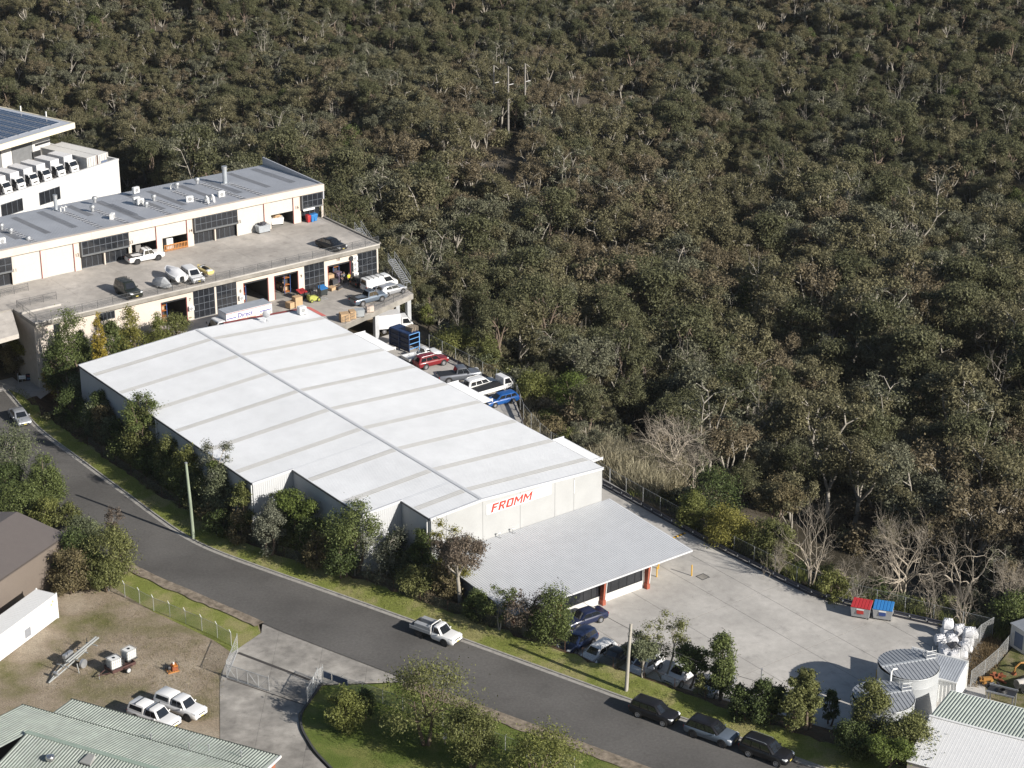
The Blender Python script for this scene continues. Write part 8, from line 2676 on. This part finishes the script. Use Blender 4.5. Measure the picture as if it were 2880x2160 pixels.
sg2 = thing('small_sign', 'small blank white sign on a pipe frame by the units driveway', 'sign', G('T', 480, 1470, ZS), atan2(bl.y, bl.x))
MB().tube([(0, 0, -.2), (0, 0, 1.45)], .04, 6).build('post', PIPE, sg2); MB().tube([(.5, .0, 0), (.5, .0, .7)], .03, 6).build('post', PIPE, sg2); MB().bb(.1, .95, -.03, .0, .62, 1.12).build('board', WHITE, sg2)
MB().bb(.2, .85, -.036, -.031, .8, .84).build('text_line', mat('decal_grey', (.25, .26, .28)), sg2)
t = thing('meter_cabinet', 'cream meter cabinet with sloping lid on legs behind the banner', 'cabinet', G('T', 1250, 1195, ZS), YAW+.3)
MB().loft([[(-.35, -.3, .75), (.35, -.3, .75), (.35, .3, .75), (-.35, .3, .75)], [(-.42, -.36, 1.35), (.42, -.36, 1.35), (.42, .36, 1.6), (-.42, .36, 1.6)]]).build('box', CREAM, t)
for x in (-.28, .28):
    for y in (-.22, .22): MB().bb(x-.03, x+.03, y-.03, y+.03, 0, .75).build('leg', PIPE, t)

# ------------------------------------------------------------------ people on the lower deck
SKIN = mat('skin', (.36, .22, .15), rough=.6); HAIR = mat('dark_hair', (.025, .018, .014), rough=.7)
def person(label, pos, rz, shirt, trousers, step=.12, arm=.12):
    t = thing('person', label, 'person', pos, rz)
    J = {'pel': (0, 0, .95), 'wai': (0, 0, 1.12), 'che': (.01, 0, 1.34), 'nek': (.01, 0, 1.5), 'hd0': (.02, 0, 1.58), 'hd1': (.02, 0, 1.72),
         'hipL': (0, .1, .9), 'kneL': (step*.6+.02, .11, .5), 'ankL': (step, .11, .09), 'toeL': (step+.17, .12, .04), 'hipR': (0, -.1, .9), 'kneR': (-step*.3+.03, -.11, .5), 'ankR': (-step, -.11, .09), 'toeR': (-step+.17, -.12, .04),
         'shL': (0, .19, 1.42), 'elL': (-.03-arm*.3, .25, 1.14), 'wrL': (.08, .26, .92), 'haL': (.11, .26, .82), 'shR': (0, -.19, 1.42), 'elR': (.0, -.25, 1.14), 'wrR': (.1+arm, -.25, .95), 'haR': (.14+arm, -.24, .87)}
    Rr = {'pel': .135, 'wai': .12, 'che': .145, 'nek': .06, 'hd0': .085, 'hd1': .1, 'hip': .095, 'kne': .062, 'ank': .045, 'toe': .04, 'sh': .07, 'el': .048, 'wr': .035, 'ha': .036}
    E = [('pel', 'wai'), ('wai', 'che'), ('che', 'nek'), ('nek', 'hd0'), ('hd0', 'hd1')]
    for s in 'LR':
        E += [('pel', 'hip'+s), ('hip'+s, 'kne'+s), ('kne'+s, 'ank'+s), ('ank'+s, 'toe'+s), ('che', 'sh'+s), ('sh'+s, 'el'+s), ('el'+s, 'wr'+s), ('wr'+s, 'ha'+s)]
    names = list(J)
    me = bpy.data.meshes.new('body')
    me.from_pydata([J[k] for k in names], [(names.index(a), names.index(b)) for a, b in E], [])
    ob = bpy.data.objects.new('body', me); COL.objects.link(ob)
    md = ob.modifiers.new('skin', 'SKIN'); ob.modifiers.new('sub', 'SUBSURF').levels = 1
    for i, k in enumerate(names):
        rr = Rr.get(k, Rr.get(k[:-1], .05)); me.skin_vertices[0].data[i].radius = (rr, rr)
        me.skin_vertices[0].data[i].use_root = k == 'pel'
    bpy.context.view_layer.update()
    dg = bpy.context.evaluated_depsgraph_get()
    m2 = bpy.data.meshes.new_from_object(ob.evaluated_get(dg))
    bpy.data.objects.remove(ob)
    m2.materials.clear()
    for q in (SKIN, shirt, trousers, BLK, HAIR): m2.materials.append(q)
    for f in m2.polygons:
        c = f.center
        f.use_smooth = True
        ax_ = abs(c.y)
        f.material_index = 3 if c.z < .1 else 2 if c.z < 1.0 and ax_ < .21 else (4 if c.z > 1.7 or (c.z > 1.6 and c.x < -.02) else 0) if c.z > 1.5 else (0 if ax_ > .2 and c.z < 1.18 else 1)
    o = bpy.data.objects.new('body', m2); COL.objects.link(o); o.parent = t
    MB().lathe([(.1, -.02), (.108, .03), (.09, .085), (.04, .11), (.001, .115)], 12, (.015, 0, 1.72)).build('hair', HAIR, t, smooth=True)
    return t
person('person in black walking past the roller door numbered 9', G('B', 820, 1332, Z1), V_ANG+pi, BLK, DKB, .18)
person('person in yellow high-visibility shirt beside the roller door numbered 10', G('B', 1457, 1248, Z1), U_ANG, mat('hivis_yellow', (.62, .62, .05)), BLK, .06)
person('person in dark clothes standing at the pallet loads', G('B', 1388, 1250, Z1), U_ANG+.6, mat('dark_jumper', (.03, .03, .035)), BLK, .05)
person('person in grey top talking beside the pallet loads', G('B', 1410, 1238, Z1), U_ANG-.8, mat('grey_top', (.25, .25, .26)), BLK, .05)
# ------------------------------------------------------------------ thin summer air over the valley
hm = bpy.data.materials.new('haze_air')
hm.use_nodes = True
hn = hm.node_tree.nodes
hn.remove(hn['Principled BSDF'])
pv_ = hn.new('ShaderNodeVolumePrincipled')
pv_.inputs['Color'].default_value = (.86, .9, .95, 1)
pv_.inputs['Density'].default_value = .00004
pv_.inputs['Anisotropy'].default_value = .2
hm.node_tree.links.new(pv_.outputs[0], hn['Material Output'].inputs['Volume'])
hz = struct(MB().bb(-440, 640, -60, 1520, -75, 106).build('haze', hm), 'stuff')
